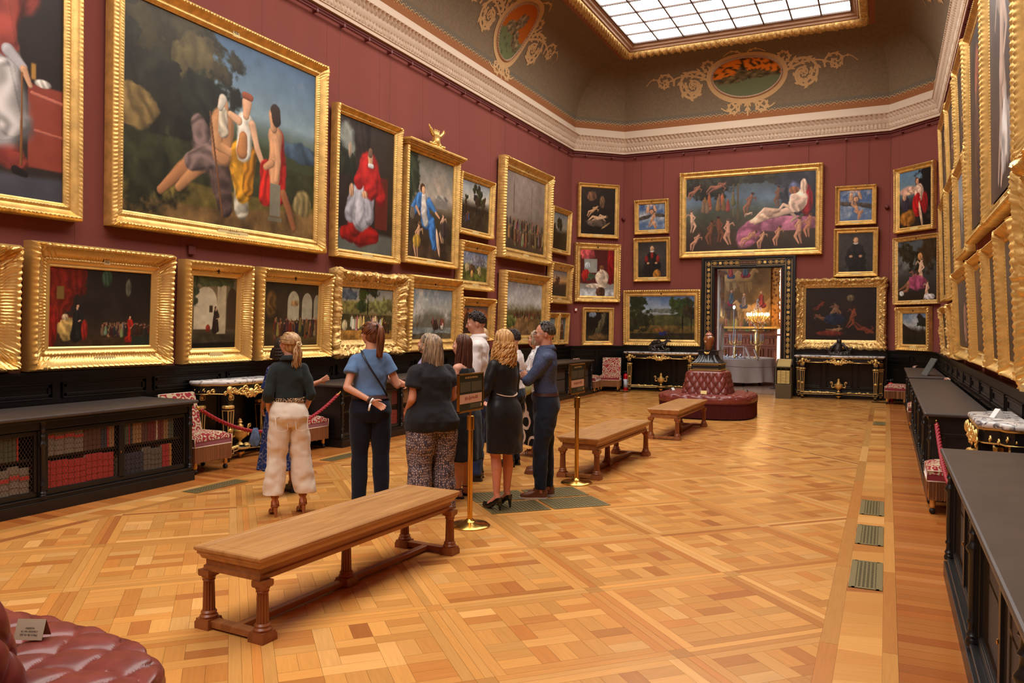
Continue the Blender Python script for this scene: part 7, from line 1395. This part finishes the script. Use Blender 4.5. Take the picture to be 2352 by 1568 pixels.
    # --- clothing ---
    if top:
        c, off, zb, sl = top['m'], top.get('off', .012), top.get('z', .98), top.get('sleeve', .5); b = MB(); zt = top.get('zt', 1.455); b.loft(trings(off, zb, zt, fl=top.get('flare', 0)))
        if sl >= 0:
            for i in (0, 1):
                b.capsule(SH[i]+V((-.06*s*(-1, 1)[i], 0, .006*s)), SH[i], (.050+off)*s*.9, ((.054 if male else .043)+off)*s*(.6+.4*bw), 12)
                r0 = ((.052 if male else .046)*bw**.7+off)*s; r1 = ((.042 if male else .037)*bw**.5+off)*s; cap = V((0, 0, 0))
                def flat(P0, P1, ra, rb): # open ended sleeve so cuffs end cleanly
                    t_ = (P1-P0).normalized(); b.tube([P0, P0.lerp(P1, .5), P1], [ra, (ra+rb)/2, rb], 16)
                if sl <= .5: flat(SH[i], SH[i].lerp(EL[i], sl*2), r0, r0+(r1-r0)*sl*2+top.get('bell', .008)*s)
                else:
                    b.capsule(SH[i], EL[i], r0, r1, 12); rw = ((.030 if male else .026)+off)*s; flat(EL[i], EL[i].lerp(WR[i], (sl-.5)*2), r1, r1+(rw-r1)*(sl-.5)*2+.004*s)
        rmesh(b, top.get('name', 'shirt'), c, body, .008, 3, top.get('folds', .026))
        if top.get('collar'):
            b = MB(); rows = [[], [], [], []]
            for k in range(25):
                a = PI*.60+2*PI*.90*k/24-PI*.05; op = abs(k-12)/12
                for q, (r_, z_) in enumerate(((.060, 1.455), (.062, 1.482), (.067, 1.484), (.092, 1.440-.018*op**4))): rows[q].append((r_*s*math.cos(a), by-.012*s+r_*s*math.sin(a)*(1+.12*(q == 3)*op), (z_-.012*op)*s+z0))
            b.loft(rows, close=False, cap=False); co = b.build('collar', c, body, smooth=True); so = co.modifiers.new('thick', 'SOLIDIFY'); so.thickness = .004
    if bottom:
        c, kind = bottom['m'], bottom['kind']; b = MB(); zt = bottom.get('top', 1.02)
        if kind == 'trousers':
            b.loft(trings(.016, .86, zt)); b.loft([[(x*.8, y*.75-.01*s, z-.07*s) for x, y, z in trings(.016, .86, zt)[0]], trings(.016, .86, zt)[0]])
            for sx in (-1, 1): b.sphere((sx*.076*bw*s, -.040*s, .885*s+z0), (.090*bw*s, .092*bw*s, .105*s), 16, 10)
            zc = bottom.get('hem', .07); fl = bottom.get('flare', .0); th = bottom.get('thick', 0)
            for i in (0, 1):
                e = ank[i].copy(); e.x += (-1, 1)[i]*fl*.35*s; e.z = zc*s+z0; k_ = kn[i].copy(); rows = []
                for u in [0, .12, .25, .4, .5, .62, .75, .88, 1]:
                    p = (V((hipj[i].x, hipj[i].y-.012*s, .90*s+z0)).lerp(k_, u*2) if u <= .5 else k_.lerp(e, (u-.5)*2)); r = float(np.interp(u, [0, .12, .25, .5, .75, 1], [.086*bw, .092*bw, .086*bw, .066*bw**.5, .062*bw**.4, .052]))+th+fl*max(0, (u-.15))**.8
                    rows.append([tuple(V(q)) for q in ell_ring(p, (r+.006)*s, (r+.012)*s, 18, 2.2)])
                b.loft(rows)
            rmesh(b, 'trousers', c, body, .008, 3 if fl > .03 else 9, bottom.get('folds', .032))
        else:
            zh = bottom['hem']; fl = bottom.get('flare', .0); nf = bottom.get('nf', 9); amp = bottom.get('amp', .01); n = 72; rows = []
            for k in range(13):
                u = k/12; z = zt+(zh-zt)*u; zz = max(z, .88)
                def ip(c_): return float(np.interp(zz, [q[0] for q in TR], [q[c_] for q in TR]))
                rx, ry = ip(1)*bw+.016+fl*u, ip(2)*bw+.018+fl*u*.9; ring = []
                for j in range(n): a = 2*PI*j/n; m_ = 1+amp/.15*u*math.sin(nf*a+.6*math.sin(2*a)); ring.append((rx*s*m_*math.cos(a), ip(3)*s+by+ry*s*m_*math.sin(a), z*s+z0))
                rows.append(ring)
            b.loft(rows[::-1]); rmesh(b, bottom.get('name', 'skirt'), c, body, .009, 2, bottom.get('folds', .010))
    if 'belt' in (bottom or {}):
        b = MB(); rr = trings(.028, .995 if not bottom.get('bz') else bottom['bz'], (.995 if not bottom.get('bz') else bottom['bz'])+.032); b.loft([rr[0], rr[-1]]); b.build('belt', bottom['belt'], body, smooth=True, sharp=50)
    # --- shoes ---
    if shoes:
        kind, m = shoes[0], shoes[1]
        for i in (0, 1):
            x, y = ank[i].x, ank[i].y; b = MB(); outl = [(-.030, -.055), (-.034, -.02), (-.030, .04), (-.040, .10), (-.038, .145), (-.022, .185), (0, .198), (.022, .185), (.038, .145), (.040, .10), (.030, .04), (.034, -.02), (.030, -.055), (.0, -.070)]
            if heel > .03:
                def zs(yy): return .010+heel*max(0, min(1, (.10-yy)/.13))**1.0
                k1 = .86
                b.loft([[(x+px*k1*s, y+py*s, zs(py)*1.0-.004) for px, py in outl], [(x+px*k1*s, y+py*s, zs(py)+.006) for px, py in outl]]); b.cone(V((x, y-.045*s, heel)), V((x, y-.052*s, .002)), .020*s, .007 if kind == 'pump' else .011, 10)
                if kind == 'pump': 
                    b.loft([[(x+px*k1*f_*s, y+(py if py > .06 else .06+(py-.06)*1)*s, zs(py)+zz) for px, py in outl] for f_, zz in ((1, .004), (1.02, .02), (.9, .036))], cap=False)
                    b.loft([[(x+px*.86*s*f_, y+(py*.5+.09)*s, zs(.13)+.01+zz) for px, py in outl] for f_, zz in ((1, .0), (.85, .022), (.4, .034))])
                else:
                    for yy, zz, rr in ((.105, .03, .034), (.13, .026, .034), (-.01, .05, .033)): b.tube([(x-rr*s, y+yy*s, zs(yy)), (x-rr*.8*s, y+yy*s, zs(yy)+zz), (x, y+yy*s, zs(yy)+zz*1.5), (x+rr*.8*s, y+yy*s, zs(yy)+zz), (x+rr*s, y+yy*s, zs(yy))], .006, 6, 1.6)
                    b.tube([(x+.036*s*math.cos(a), y+.0*s+.040*s*math.sin(a), heel+.095*s) for a in [2*PI*k/14 for k in range(15)]], .005, 6, 2.0); b.tube([(x, y-.058*s, heel+.01), (x, y-.044*s, heel+.095*s)], .006, 6, 1.8)
            elif kind == 'sandal':
                b.loft([[(x+px*s, y+py*s, .001) for px, py in outl], [(x+px*s, y+py*s, .018) for px, py in outl]])
                for yy in (.09, .12, .02): b.tube([(x-.038*s, y+yy*s, .02), (x-.025*s, y+yy*s, .055*s), (x, y+yy*s, .066*s), (x+.025*s, y+yy*s, .055*s), (x+.038*s, y+yy*s, .02)], .006, 6, 1.8)
                b.tube([(x+.036*s*math.cos(a), y+.038*s*math.sin(a), .10*s) for a in [2*PI*k/14 for k in range(15)]], .004, 6)
            else:
                b.mi = 1; b.loft([[(x+px*1.10*s, y+py*1.04*s, .001) for px, py in outl], [(x+px*1.10*s, y+py*1.04*s, .020) for px, py in outl]]); b.mi = 0
                b.loft([[(x+px*1.04*s*f_, y+(py*g_+sh)*s, zz) for px, py in outl] for f_, g_, sh, zz in ((1, 1, 0, .018), (1.02, 1, 0, .035), (.96, .94, 0, .052), (.86, .74, -.022, .066), (.84, .52, -.03, .08), (.86, .48, -.03, .108))])
                for q in range(4): b.tube([(x-.018*s, y+(.04+.017*q)*s, .078-.006*q), (x+.018*s, y+(.04+.017*q)*s, .078-.006*q)], .0028, 5)
            b.build('shoe', [m, shoes[2] if len(shoes) > 2 else m], body, smooth=True, sharp=50)
    # --- hair ---
    if hair:
        kind, hm = hair[0], hair[1]; r = random.Random(int(pos[0]*100)); b = MB(); ln = hair[2] if len(hair) > 2 else 0
        def sp(az, ph, e=0.0): # point over the skull; az 0 = back, +-pi = front
            st = math.sin(ph); return (math.sin(az)*(.079+e)*st, -math.cos(az)*(.098+e)*st-.006, .026+math.cos(ph)*(.100+e))
        kk = .955 if kind == 'short' else 1; b.sphere(HP(0, -.018, .034), (.080*hs*kk, .094*hs*kk, .090*hs*kk), 22, 14, q3); 
        if kind != 'short': b.sphere(HP(0, -.034, .0), (.077*hs, .074*hs, .088*hs), 16, 10, q3)
        P = lambda p: HP(*p)
        if kind in ('long', 'wavy', 'curly', 'bob'):
            cnt = {'long': 190, 'wavy': 210, 'curly': 330, 'bob': 190}[kind]
            for q in range(cnt):
                az = r.uniform(-2.25, 2.25); pts = []; e = r.uniform(.0, .012)+(.02 if kind == 'curly' else .006 if kind == 'wavy' else 0); sd = math.copysign(1, az); ph0 = r.uniform(.05, .9)
                a_end = az if abs(az) < 1.6 else sd*1.75; ph_e = 1.62
                for k in range(8): ph = ph0+(ph_e-ph0)*k/7; pts.append(sp(az+(a_end-az)*k/7, ph, e))
                x, y, z = pts[-1]; L_ = ln*r.uniform(.82, 1.03)*(1 if abs(az) < 1.5 else .95); nn = 16; wv_ = {'long': .004, 'bob': .004, 'wavy': .016, 'curly': .02}[kind]; fr = {'long': 6, 'bob': 6, 'wavy': 22, 'curly': 60}[kind]; p0 = r.uniform(0, 6)
                for k in range(1, nn+1):
                    u = k/nn; out = (.012 if kind != 'wavy' else .03)*math.sin(u*PI*.8); inn = {'long': .12, 'bob': .35, 'wavy': .55, 'curly': .5}[kind]*x*u
                    pts.append((x*(1+out*4)+inn*.4+wv_*math.sin(fr*u*L_*3+p0), y*(1+out*2)+(.02 if abs(az) > 1.3 else -.012)*u+wv_*math.cos(fr*u*L_*3+p0*1.3), z-L_*u))
                w = {'long': .0095, 'bob': .0095, 'wavy': .010, 'curly': .008}[kind]; b.tube([P(p) for p in pts], [w*hs*(1-.6*(max(0, k-16)/8)) for k in range(len(pts))], 5, .7)
        elif kind == 'ponytail':
            T_ = (0, -.105, .095)
            for q in range(150):
                az = r.uniform(-2.5, 2.5); ph = r.uniform(.9, 1.75) if abs(az) < 1.9 else r.uniform(.7, 1.05); A = sp(az, ph, .003); pts = []
                for k in range(8): u = k/7; m_ = V(A).lerp(V(T_), u); c0 = V((0, -.01, .03)); dv = m_-c0; dv = dv.normalized()*max(dv.length, .094*(1+.06*math.sin(u*PI))+.0); pts.append(tuple(c0+dv) if u < .95 else T_)
                b.tube([P(p) for p in pts], [.0075*hs]*8, 5, .6)
            for q in range(70):
                a = r.uniform(0, 6.3); rr = r.uniform(0, .040); pts = [(T_[0], T_[1]-.01, T_[2]+.005)]
                for k in range(1, 14): u = k/13; w = math.sin(min(1, u*2.2)*PI/2); pts.append((T_[0]+rr*math.cos(a)*w*(1.2-.5*u)-.0, T_[1]-.035-.035*math.sin(min(1, u*3)*PI/2)+rr*math.sin(a)*w*.8+.03*u, T_[2]+.018*math.sin(min(1, u*4)*PI)-ln*r.uniform(.92, 1)*u))
                b.tube([P(p) for p in pts], [.0115*hs*(1-.6*k/13) for k in range(14)], 5, .7)
        elif kind == 'halfup':
            T_ = (0, -.112, .03)
            for q in range(150):
                az = r.uniform(-2.4, 2.4); ph = r.uniform(.25, 1.6); A = sp(az, ph, .006); pts = []
                for k in range(8): u = k/7; m_ = V(A).lerp(V(T_), u); c0 = V((0, -.01, .03)); dv = m_-c0; dv = dv.normalized()*max(dv.length, .102*(1+.05*math.sin(u*PI))); pts.append(tuple(c0+dv) if u < .95 else T_)
                b.tube([P(p) for p in pts], [.0085*hs]*8, 5, .6)
            for q in range(110):
                a = r.uniform(0, 6.3); rr = r.uniform(.0, .052); pts = [(T_[0], T_[1], T_[2])]; p0 = r.uniform(0, 6); q_ = r.uniform(.7, 1.05)
                for k in range(1, 16): u = k/15; w = math.sin(min(1, u*2.)*PI/2); pts.append((rr*math.cos(a)*w*1.15+.008*math.sin(u*9+p0), T_[1]-.02*w+rr*math.sin(a)*w*.5+.01*math.sin(u*8+p0), T_[2]-ln*q_*u))
                b.tube([P(p) for p in pts], [.0085*hs*(1-.6*k/15) for k in range(16)], 5, .7)
        elif kind == 'short':
            for q in range(420):
                az = r.uniform(-2.6, 2.6); lim = 1.65 if abs(az) < 1.2 else (1.35 if abs(az) < 2.0 else .95)
                ph = r.uniform(.0, 1)**.7*lim
                if ln and abs(az) > 1.9 and ph > .55: continue       # receding hairline
                A = sp(az, ph, .0); B = sp(az*.96, ph+.16, .003+.005*r.random()); Cc = sp(az*.92, ph+.32, .004); b.tube([P(A), P(B), P(Cc)], [.005*hs, .0055*hs, .002*hs], 5, .6)
        b.build('hair', hm, body, smooth=True)
    if extra: extra(body, HP, hs, s, SH, EL, WR, q3)
    return body
def hairm(name, c1, c2): return pattern_mat(name, 'noise', c1, c2, 18., .45, thr=.5, soft=.18, stretch=(3, 3, .35), spec=.4)
H_dark = hairm('dark_hair', (30, 22, 18), (58, 42, 34)); H_brn = hairm('chestnut_hair', (66, 34, 22), (104, 60, 40)); H_bl = hairm('honey_blonde_hair', (150, 108, 66), (214, 176, 124)); H_gb = hairm('ash_blonde_hair', (96, 78, 62), (184, 156, 122)); H_wb = hairm('golden_wavy_hair', (156, 108, 60), (222, 178, 112)); H_au = hairm('auburn_ponytail_hair', (74, 40, 24), (150, 92, 56)); H_gr = hairm('greying_dark_hair', (48, 42, 38), (92, 82, 74))
def cloth(n, c, **k): k.setdefault('rough', .85); k.setdefault('bump', .2); k.setdefault('bscale', 16); k.setdefault('bdist', .010); return mat(n, c, spec=.2, sheen=.1, **k)
C_dg = cloth('dark_green_grey_shirt', (38, 44, 44)); C_cream = cloth('cream_denim', (222, 206, 186)); C_blue = cloth('dusty_blue_tee', (96, 124, 162)); C_navy = cloth('navy_trouser', (22, 24, 38)); C_blk = cloth('black_blouse', (32, 31, 33)); C_blk2 = cloth('satin_black', (24, 23, 24), rough=.4); C_white = cloth('white_shirt', (226, 216, 210)); C_jean = cloth('dark_navy_chino', (30, 36, 50)); C_blu2 = cloth('blue_trouser', (44, 56, 92)); C_lil = cloth('lilac_top', (150, 138, 170)); C_beige = cloth('beige_trouser', (206, 190, 164))
C_geo = pattern_mat('geometric_print', 'edge', (74, 68, 80), (182, 160, 150), 62., .85, thr=.16, soft=.05, stretch=(1, 1, .7), rand=.6); C_pais = pattern_mat('blue_paisley_print', 'rings', (30, 44, 92), (118, 110, 116), 16., .8, thr=.88, soft=.06); C_leaf = pattern_mat('black_white_leaf_print', 'rings', (24, 22, 24), (206, 188, 174), 5., .8, thr=.5, soft=.04); C_flor = pattern_mat('white_blue_leaf_print', 'voronoi', (66, 104, 140), (226, 222, 220), 26., .8, thr=.22, soft=.03)
C_check = pattern_mat('navy_dotted_shirt', 'voronoi', (104, 112, 140), (58, 66, 94), 120., .7, thr=.25, soft=.06, spec=.3); C_leop = pattern_mat('leopard_belt', 'rings', (40, 30, 22), (206, 170, 126), 40., .6, thr=.5, soft=.1)
S_tan = mat('tan_leather', (158, 92, 50), .45); S_blk = mat('black_patent', (16, 15, 16), .18, spec=.7); S_brn = mat('brown_leather', (112, 62, 40), .35); S_sole = mat('pale_sole', (206, 196, 182), .7); S_dk = mat('dark_shoe', (28, 28, 34), .4); M_belt = mat('dark_brown_belt', (66, 34, 28), .5)
def sunnies(b_, HP, hs, s, SH, EL, WR, q3):
    b = MB()
    for sx in (-1, 1): b.sphere(HP(sx*.034, .048, .110), (.026*hs, .008*hs, .020*hs), 12, 8, q3 @ Matrix.Rotation(-1.0, 3, 'X')); b.tube([HP(sx*.058, .046, .105), HP(sx*.084, .0, .07), HP(sx*.088, -.04, .035)], .0025, 6)
    b.tube([HP(-.012, .056, .108), HP(.012, .056, .108)], .003, 6); b.build('sunglasses', mat('dark_plastic', (26, 18, 24), .2), b_, smooth=True)
# --- the group ---
def clip_x(b_, HP, hs, s, SH, EL, WR, q3):
    b = MB(); b.tube([HP(.03*math.cos(a), -.142+.012*math.sin(a), .028+.018*math.sin(a*1)) for a in [2*PI*k/12 for k in range(13)]], .006, 6); b.tube([HP(-.028, -.15, .045), HP(.03, -.15, .01)], .005, 6); b.build('hair_clip', mat('beige_clip', (206, 176, 130), .4), b_, smooth=True)
    b = MB()
    for sx in (-1, 1):   # trouser pockets
        x0 = sx*.095*s; b.tube([(x0-.06*s, -.147*s, .99*s), (x0-.055*s, -.156*s, .86*s), (x0+.0, -.158*s, .845*s), (x0+.055*s, -.150*s, .86*s), (x0+.06*s, -.140*s, .99*s), (x0-.06*s, -.147*s, .99*s)], .003, 5)
    b.build('pocket', C_cream, b_, smooth=True)
person('person in dark green shirt and wide cream trousers seen from behind, tan heels', (-4.70, 5.38), 141, 1.50, skin=(208, 150, 122), heel=.085, hy=34, hp=6, bw=.98, armL=((-.075, -.04, -.255), (.03, .13, -.16)), armR=((.075, -.04, -.255), (-.03, .13, -.16)),
       top=dict(m=C_dg, z=1.06, sleeve=.66, off=.012, collar=True, folds=.02), bottom=dict(m=C_cream, kind='trousers', hem=.12, flare=.055, thick=.0, top=1.05, belt=C_leop, bz=1.035, folds=.03), hair=('halfup', H_bl, .25), shoes=('heelsandal', S_tan), stance=.135, extra=clip_x)
person('person with dark curly hair in a blue patterned dress, one hand raised', (-5.36, 6.07), 150, 1.52, skin=(176, 116, 84), hp=0, hy=0, armL=((-.07, .02, -.26), (.02, .16, -.16)), armR=((.12, .04, -.20), (.17, .02, .06), (.8, .15, .3), (0, 1, 0), .25, .03),
       top=dict(m=C_pais, z=.95, sleeve=.40, off=.014), bottom=dict(m=C_pais, kind='skirt', hem=.28, flare=.10, top=1.02, name='dress'), hair=('curly', H_dark, .13), shoes=('flat', S_dk, S_dk))
def strapbag(b_, HP, hs, s, SH, EL, WR, q3):
    b = MB(); b.tube([(-.085*s, .03*s, 1.44*s), (-.085*s, -.075*s, 1.425*s), (-.06*s, -.118*s, 1.36*s), (-.015*s, -.136*s, 1.28*s), (.05*s, -.132*s, 1.18*s), (.10*s, -.118*s, 1.10*s), (.142*s, -.085*s, 1.03*s), (.155*s, .02*s, 1.0*s)], .0095, 6, .35); b.build('bag_strap', S_dk, b_, smooth=True)
    b = MB(); W = WR[0]; E = EL[0]; d = (W-E).normalized(); b.tube([W-d*.035*s, W-d*.012*s], .034*s, 14); b.build('leather_bracelet', M_belt, b_, smooth=True); b = MB(); b.tube([W-d*.008*s, W+d*.006*s], .031*s, 14); b.tube([W, W+V((-.02, -.035, -.03)), W+V((-.03, -.035, -.08))], .010, 6, .3); b.build('paper_wristband', M_white, b_, smooth=True)
    b = MB(); b.sphere(HP(0, -.112, .088), (.02, .014, .02), 12, 8); b.build('hair_tie', S_dk, b_, smooth=True)
person('person in dusty blue tee and navy trousers, ponytail, hand behind the back', (-4.27, 5.98), 131, 1.69, skin=(214, 154, 122), hy=32, hp=3, bw=1.02, armL=((-.085, -.10, -.25), (.215, -.085, -.12), (.8, .05, -.45), (0, -1, -.2), .45, .01, -1), armR=((.11, .0, -.24), (-.08, .22, .08)),
       top=dict(m=C_blue, z=1.025, sleeve=.26, off=.013, bell=.014, folds=.022), bottom=dict(m=C_navy, kind='trousers', hem=.05, top=1.03, flare=.010, belt=M_belt, bz=1.0, folds=.012), hair=('ponytail', H_au, .31), shoes=('flat', S_dk, S_dk), stance=.10, extra=strapbag)
person('person in loose black blouse and wide patterned trousers, ash blonde hair', (-3.64, 6.02), 150, 1.57, skin=(212, 148, 118), bw=1.36, hy=22, hp=3, armL=((-.07, -.03, -.25), (.03, .17, -.13)), armR=((.07, .0, -.25), (-.04, .18, -.10)),
       top=dict(m=C_blk, z=.80, sleeve=.30, off=.028, flare=.03, bell=.02, folds=.03, name='blouse'), bottom=dict(m=C_geo, kind='trousers', hem=.03, flare=.055, thick=.004, folds=.02), hair=('bob', H_gb, .23), shoes=('flat', C_geo, S_dk), stance=.12, extra=sunnies)
person('person with long chestnut hair in a sleeveless black dress', (-3.72, 6.72), 184, 1.57, skin=(220, 160, 132), bw=1.12, hy=8, hp=4, armL=((-.04, .03, -.25), (.08, .22, .05), (.6, .8, .1), (0, 0, 1), .8), armR=((.04, .03, -.25), (-.08, .22, .02), (-.6, .8, .1), (0, 0, 1), .8),
       top=dict(m=C_blk, z=.95, sleeve=-1, zt=1.36, off=.012), bottom=dict(m=C_blk, kind='skirt', hem=.40, flare=.03, top=1.1, name='dress'), hair=('long', H_brn, .36), shoes=('sandal', S_dk))
person('person in lilac top and beige trousers behind the chestnut haired one', (-4.28, 6.98), 190, 1.57, skin=(214, 152, 122), hp=4, armL=((-.04, .03, -.25), (.08, .22, .05)), armR=((.04, .03, -.25), (-.08, .22, .02)), top=dict(m=C_lil, z=.9, sleeve=.4, off=.018), bottom=dict(m=C_beige, kind='trousers', hem=.10, flare=.02), hair=('bob', H_gb, .10), shoes=('sandal', S_tan))
person('tall dark haired person in a white shirt and navy trousers', (-4.0, 7.55), 203, 1.81, male=True, skin=(206, 148, 118), hy=4, hp=-10, armL=((-.05, .02, -.28), (.06, .2, -.12)), armR=((.05, .02, -.28), (-.06, .2, -.12)), top=dict(m=C_white, z=1.02, sleeve=.95, off=.018, collar=True, folds=.028), bottom=dict(m=C_blu2, kind='trousers', hem=.06, belt=M_belt), hair=('short', H_dark), shoes=('flat', S_blk, S_dk), extra=sunnies)
person('blond person mostly hidden beyond the white shirts, navy trousers', (-5.2, 9.95), 185, 1.63, male=False, hp=4, top=dict(m=C_blu2, z=.95, sleeve=.9, off=.015), bottom=dict(m=C_jean, kind='trousers', hem=.06), hair=('bob', H_bl, .06), shoes=('flat', S_dk, S_dk))
def goldband(b_, HP, hs, s, SH, EL, WR, q3):
    sunnies(b_, HP, hs, s, SH, EL, WR, q3); b = MB(); W = WR[0]; d = (W-EL[0]).normalized(); b.tube([W-d*.02, W-d*.006], .029*s, 14); b.build('gold_bracelet', M_brass, b_, smooth=True)
    b = MB(); zz = 1.075*s+.085
    P_ = []
    for k in range(13): a = -PI*.86+PI*.72*k/12; P_.append((.150*s*1.06*math.cos(a), .101*s*1.08*math.sin(a)+.0, zz-.030*s*math.sin(PI*k/12)))
    b.tube(P_, [.003+.014*math.sin(PI*k/12) for k in range(13)], 8, .45); b.build('cream_sash', mat('cream_satin', (216, 186, 160), .5), b_, smooth=True)
person('person with golden wavy hair in black top and knee length black skirt, black heels', (-3.14, 6.44), 160, 1.54, skin=(206, 134, 106), heel=.075, bw=1.06, hy=6, hp=3, armL=((-.09, .02, -.24), (.04, .19, -.12), (.5, .7, -.4), (.6, 0, .8), .6), armR=((.05, .04, -.25), (-.10, .17, -.13), (-.5, .7, -.4), (-.6, 0, .8), .6),
       top=dict(m=C_blk2, z=1.08, sleeve=.92, off=.016, folds=.016), bottom=dict(m=C_blk2, kind='skirt', hem=.49, flare=.0, top=1.12, amp=.002, folds=.02), hair=('wavy', H_wb, .27), shoes=('pump', S_blk), stance=.085, legs_off=(0, .03), extra=goldband)
person('dark haired person in a white shirt and dark trousers behind the golden haired one', (-4.02, 8.5), 182, 1.62, male=True, hp=2, top=dict(m=C_white, z=.97, sleeve=.6, off=.02), bottom=dict(m=C_jean, kind='trousers', hem=.06), hair=('short', H_dark), shoes=('flat', S_blk, S_dk))
def watch(b_, HP, hs, s, SH, EL, WR, q3):
    b = MB(); W = WR[0]; d = (W-EL[0]).normalized(); b.tube([W-d*.03, W-d*.008], .031*s, 14); b.build('watch', S_dk, b_, smooth=True)
person('person in white shirt with blue leaf print mostly hidden behind the bespectacled one', (-3.52, 8.25), 200, 1.68, male=True, bw=1.08, skin=(206, 150, 120), armL=((-.03, .10, -.26), (.20, .18, .06), (.8, .3, .1), (0, -1, 0), .4), armR=((.03, .10, -.26), (-.20, .18, .03), (-.8, .3, 0), (0, -1, 0), .4), top=dict(m=C_flor, z=.93, sleeve=.62, off=.022), bottom=dict(m=C_jean, kind='trousers', hem=.05), hair=('short', H_gr), shoes=('flat', S_brn, S_brn), extra=watch)
person('person in a long black and white leaf print skirt and sandals', (-4.10, 9.35), 195, 1.60, skin=(206, 150, 122), top=dict(m=C_flor, z=.95, sleeve=.4, off=.015), bottom=dict(m=C_leaf, kind='skirt', hem=.16, flare=.07, top=1.04, nf=7, amp=.012), hair=('bob', H_gb, .1), shoes=('sandal', mat('bronze_sandal', (150, 112, 84), .4, .5)), armL=((-.05, .06, -.25), (.02, .2, -.06)))
def specs(b_, HP, hs, s, SH, EL, WR, q3):
    b = MB()
    for sx in (-1, 1):
        b.tube([HP(sx*(.033+.021*math.cos(a)), .101-.006*abs(math.cos(a))*0, .002+.015*math.sin(a)) for a in [2*PI*k/14 for k in range(15)]], .0014, 5); b.tube([HP(sx*.054, .10, .008), HP(sx*.080, .05, .006), HP(sx*.084, -.01, .004)], .0016, 5)
    b.tube([HP(-.012, .103, .005), HP(.012, .103, .005)], .0014, 5); b.build('glasses', mat('blue_grey_metal_frame', (66, 84, 120), .3, .6), b_, smooth=True)
person('person with glasses in a navy dotted shirt with crossed arms and brown shoes', (-2.99, 7.06), 203, 1.70, male=True, skin=(204, 144, 116), hy=2, hp=-2, bw=.96, armL=((-.03, .17, -.215), (.22, .02, .05), (.9, .15, -.1), (0, -1, 0), .5), armR=((.03, .15, -.225), (-.22, .09, .06), (-.85, -.15, .1), (0, -1, 0), .5),
       top=dict(m=C_check, z=1.02, sleeve=.96, off=.016, collar=True, folds=.024), bottom=dict(m=C_jean, kind='trousers', hem=.09, belt=M_belt, top=1.01, folds=.03), hair=('short', H_gr, 1), shoes=('flat', S_brn, S_sole), stance=.075, legs_off=(.04, -.03), extra=specs)
# visitor's green bag
t = thing('cloth_bag', 'pale green cloth bag with a cream strap, held low beside the crossed arms', 'bag', (-4.13, 9.08, .80)); b = MB(); b.sphere((0, 0, .10), (.12, .05, .11), 14, 10); b.build('body', mat('pale_green_cloth', (168, 172, 120), .8), t, smooth=True)
b = MB(); b.tube([(-.06, 0, .19), (-.02, 0, .27), (.04, 0, .27), (.07, 0, .18)], .008, 6); b.build('strap', M_piping, t, smooth=True)
t = thing('denim_jacket', 'faded blue denim jacket hanging low beside the person in cream trousers', 'jacket', (-5.60, 5.93, .46)); t.scale = (.6, .6, .62); b = MB(); rows = []
for q, (r_, z_) in enumerate(((.02, 0), (.06, .01), (.09, .06), (.085, .14), (.06, .22), (.035, .29))): rows.append([((r_*(1+.22*math.sin(5*a+q*.8)))*math.cos(a)*1.1-.03*(q == 2), r_*.6*(1+.2*math.cos(7*a+q))*math.sin(a), z_+.012*math.sin(4*a)) for a in [2*PI*k/40 for k in range(40)]])
b.loft(rows); b.build('cloth', mat('faded_denim', (84, 100, 128), .85, bump=.4, bscale=30, var=.25, vscale=12), t, smooth=True)
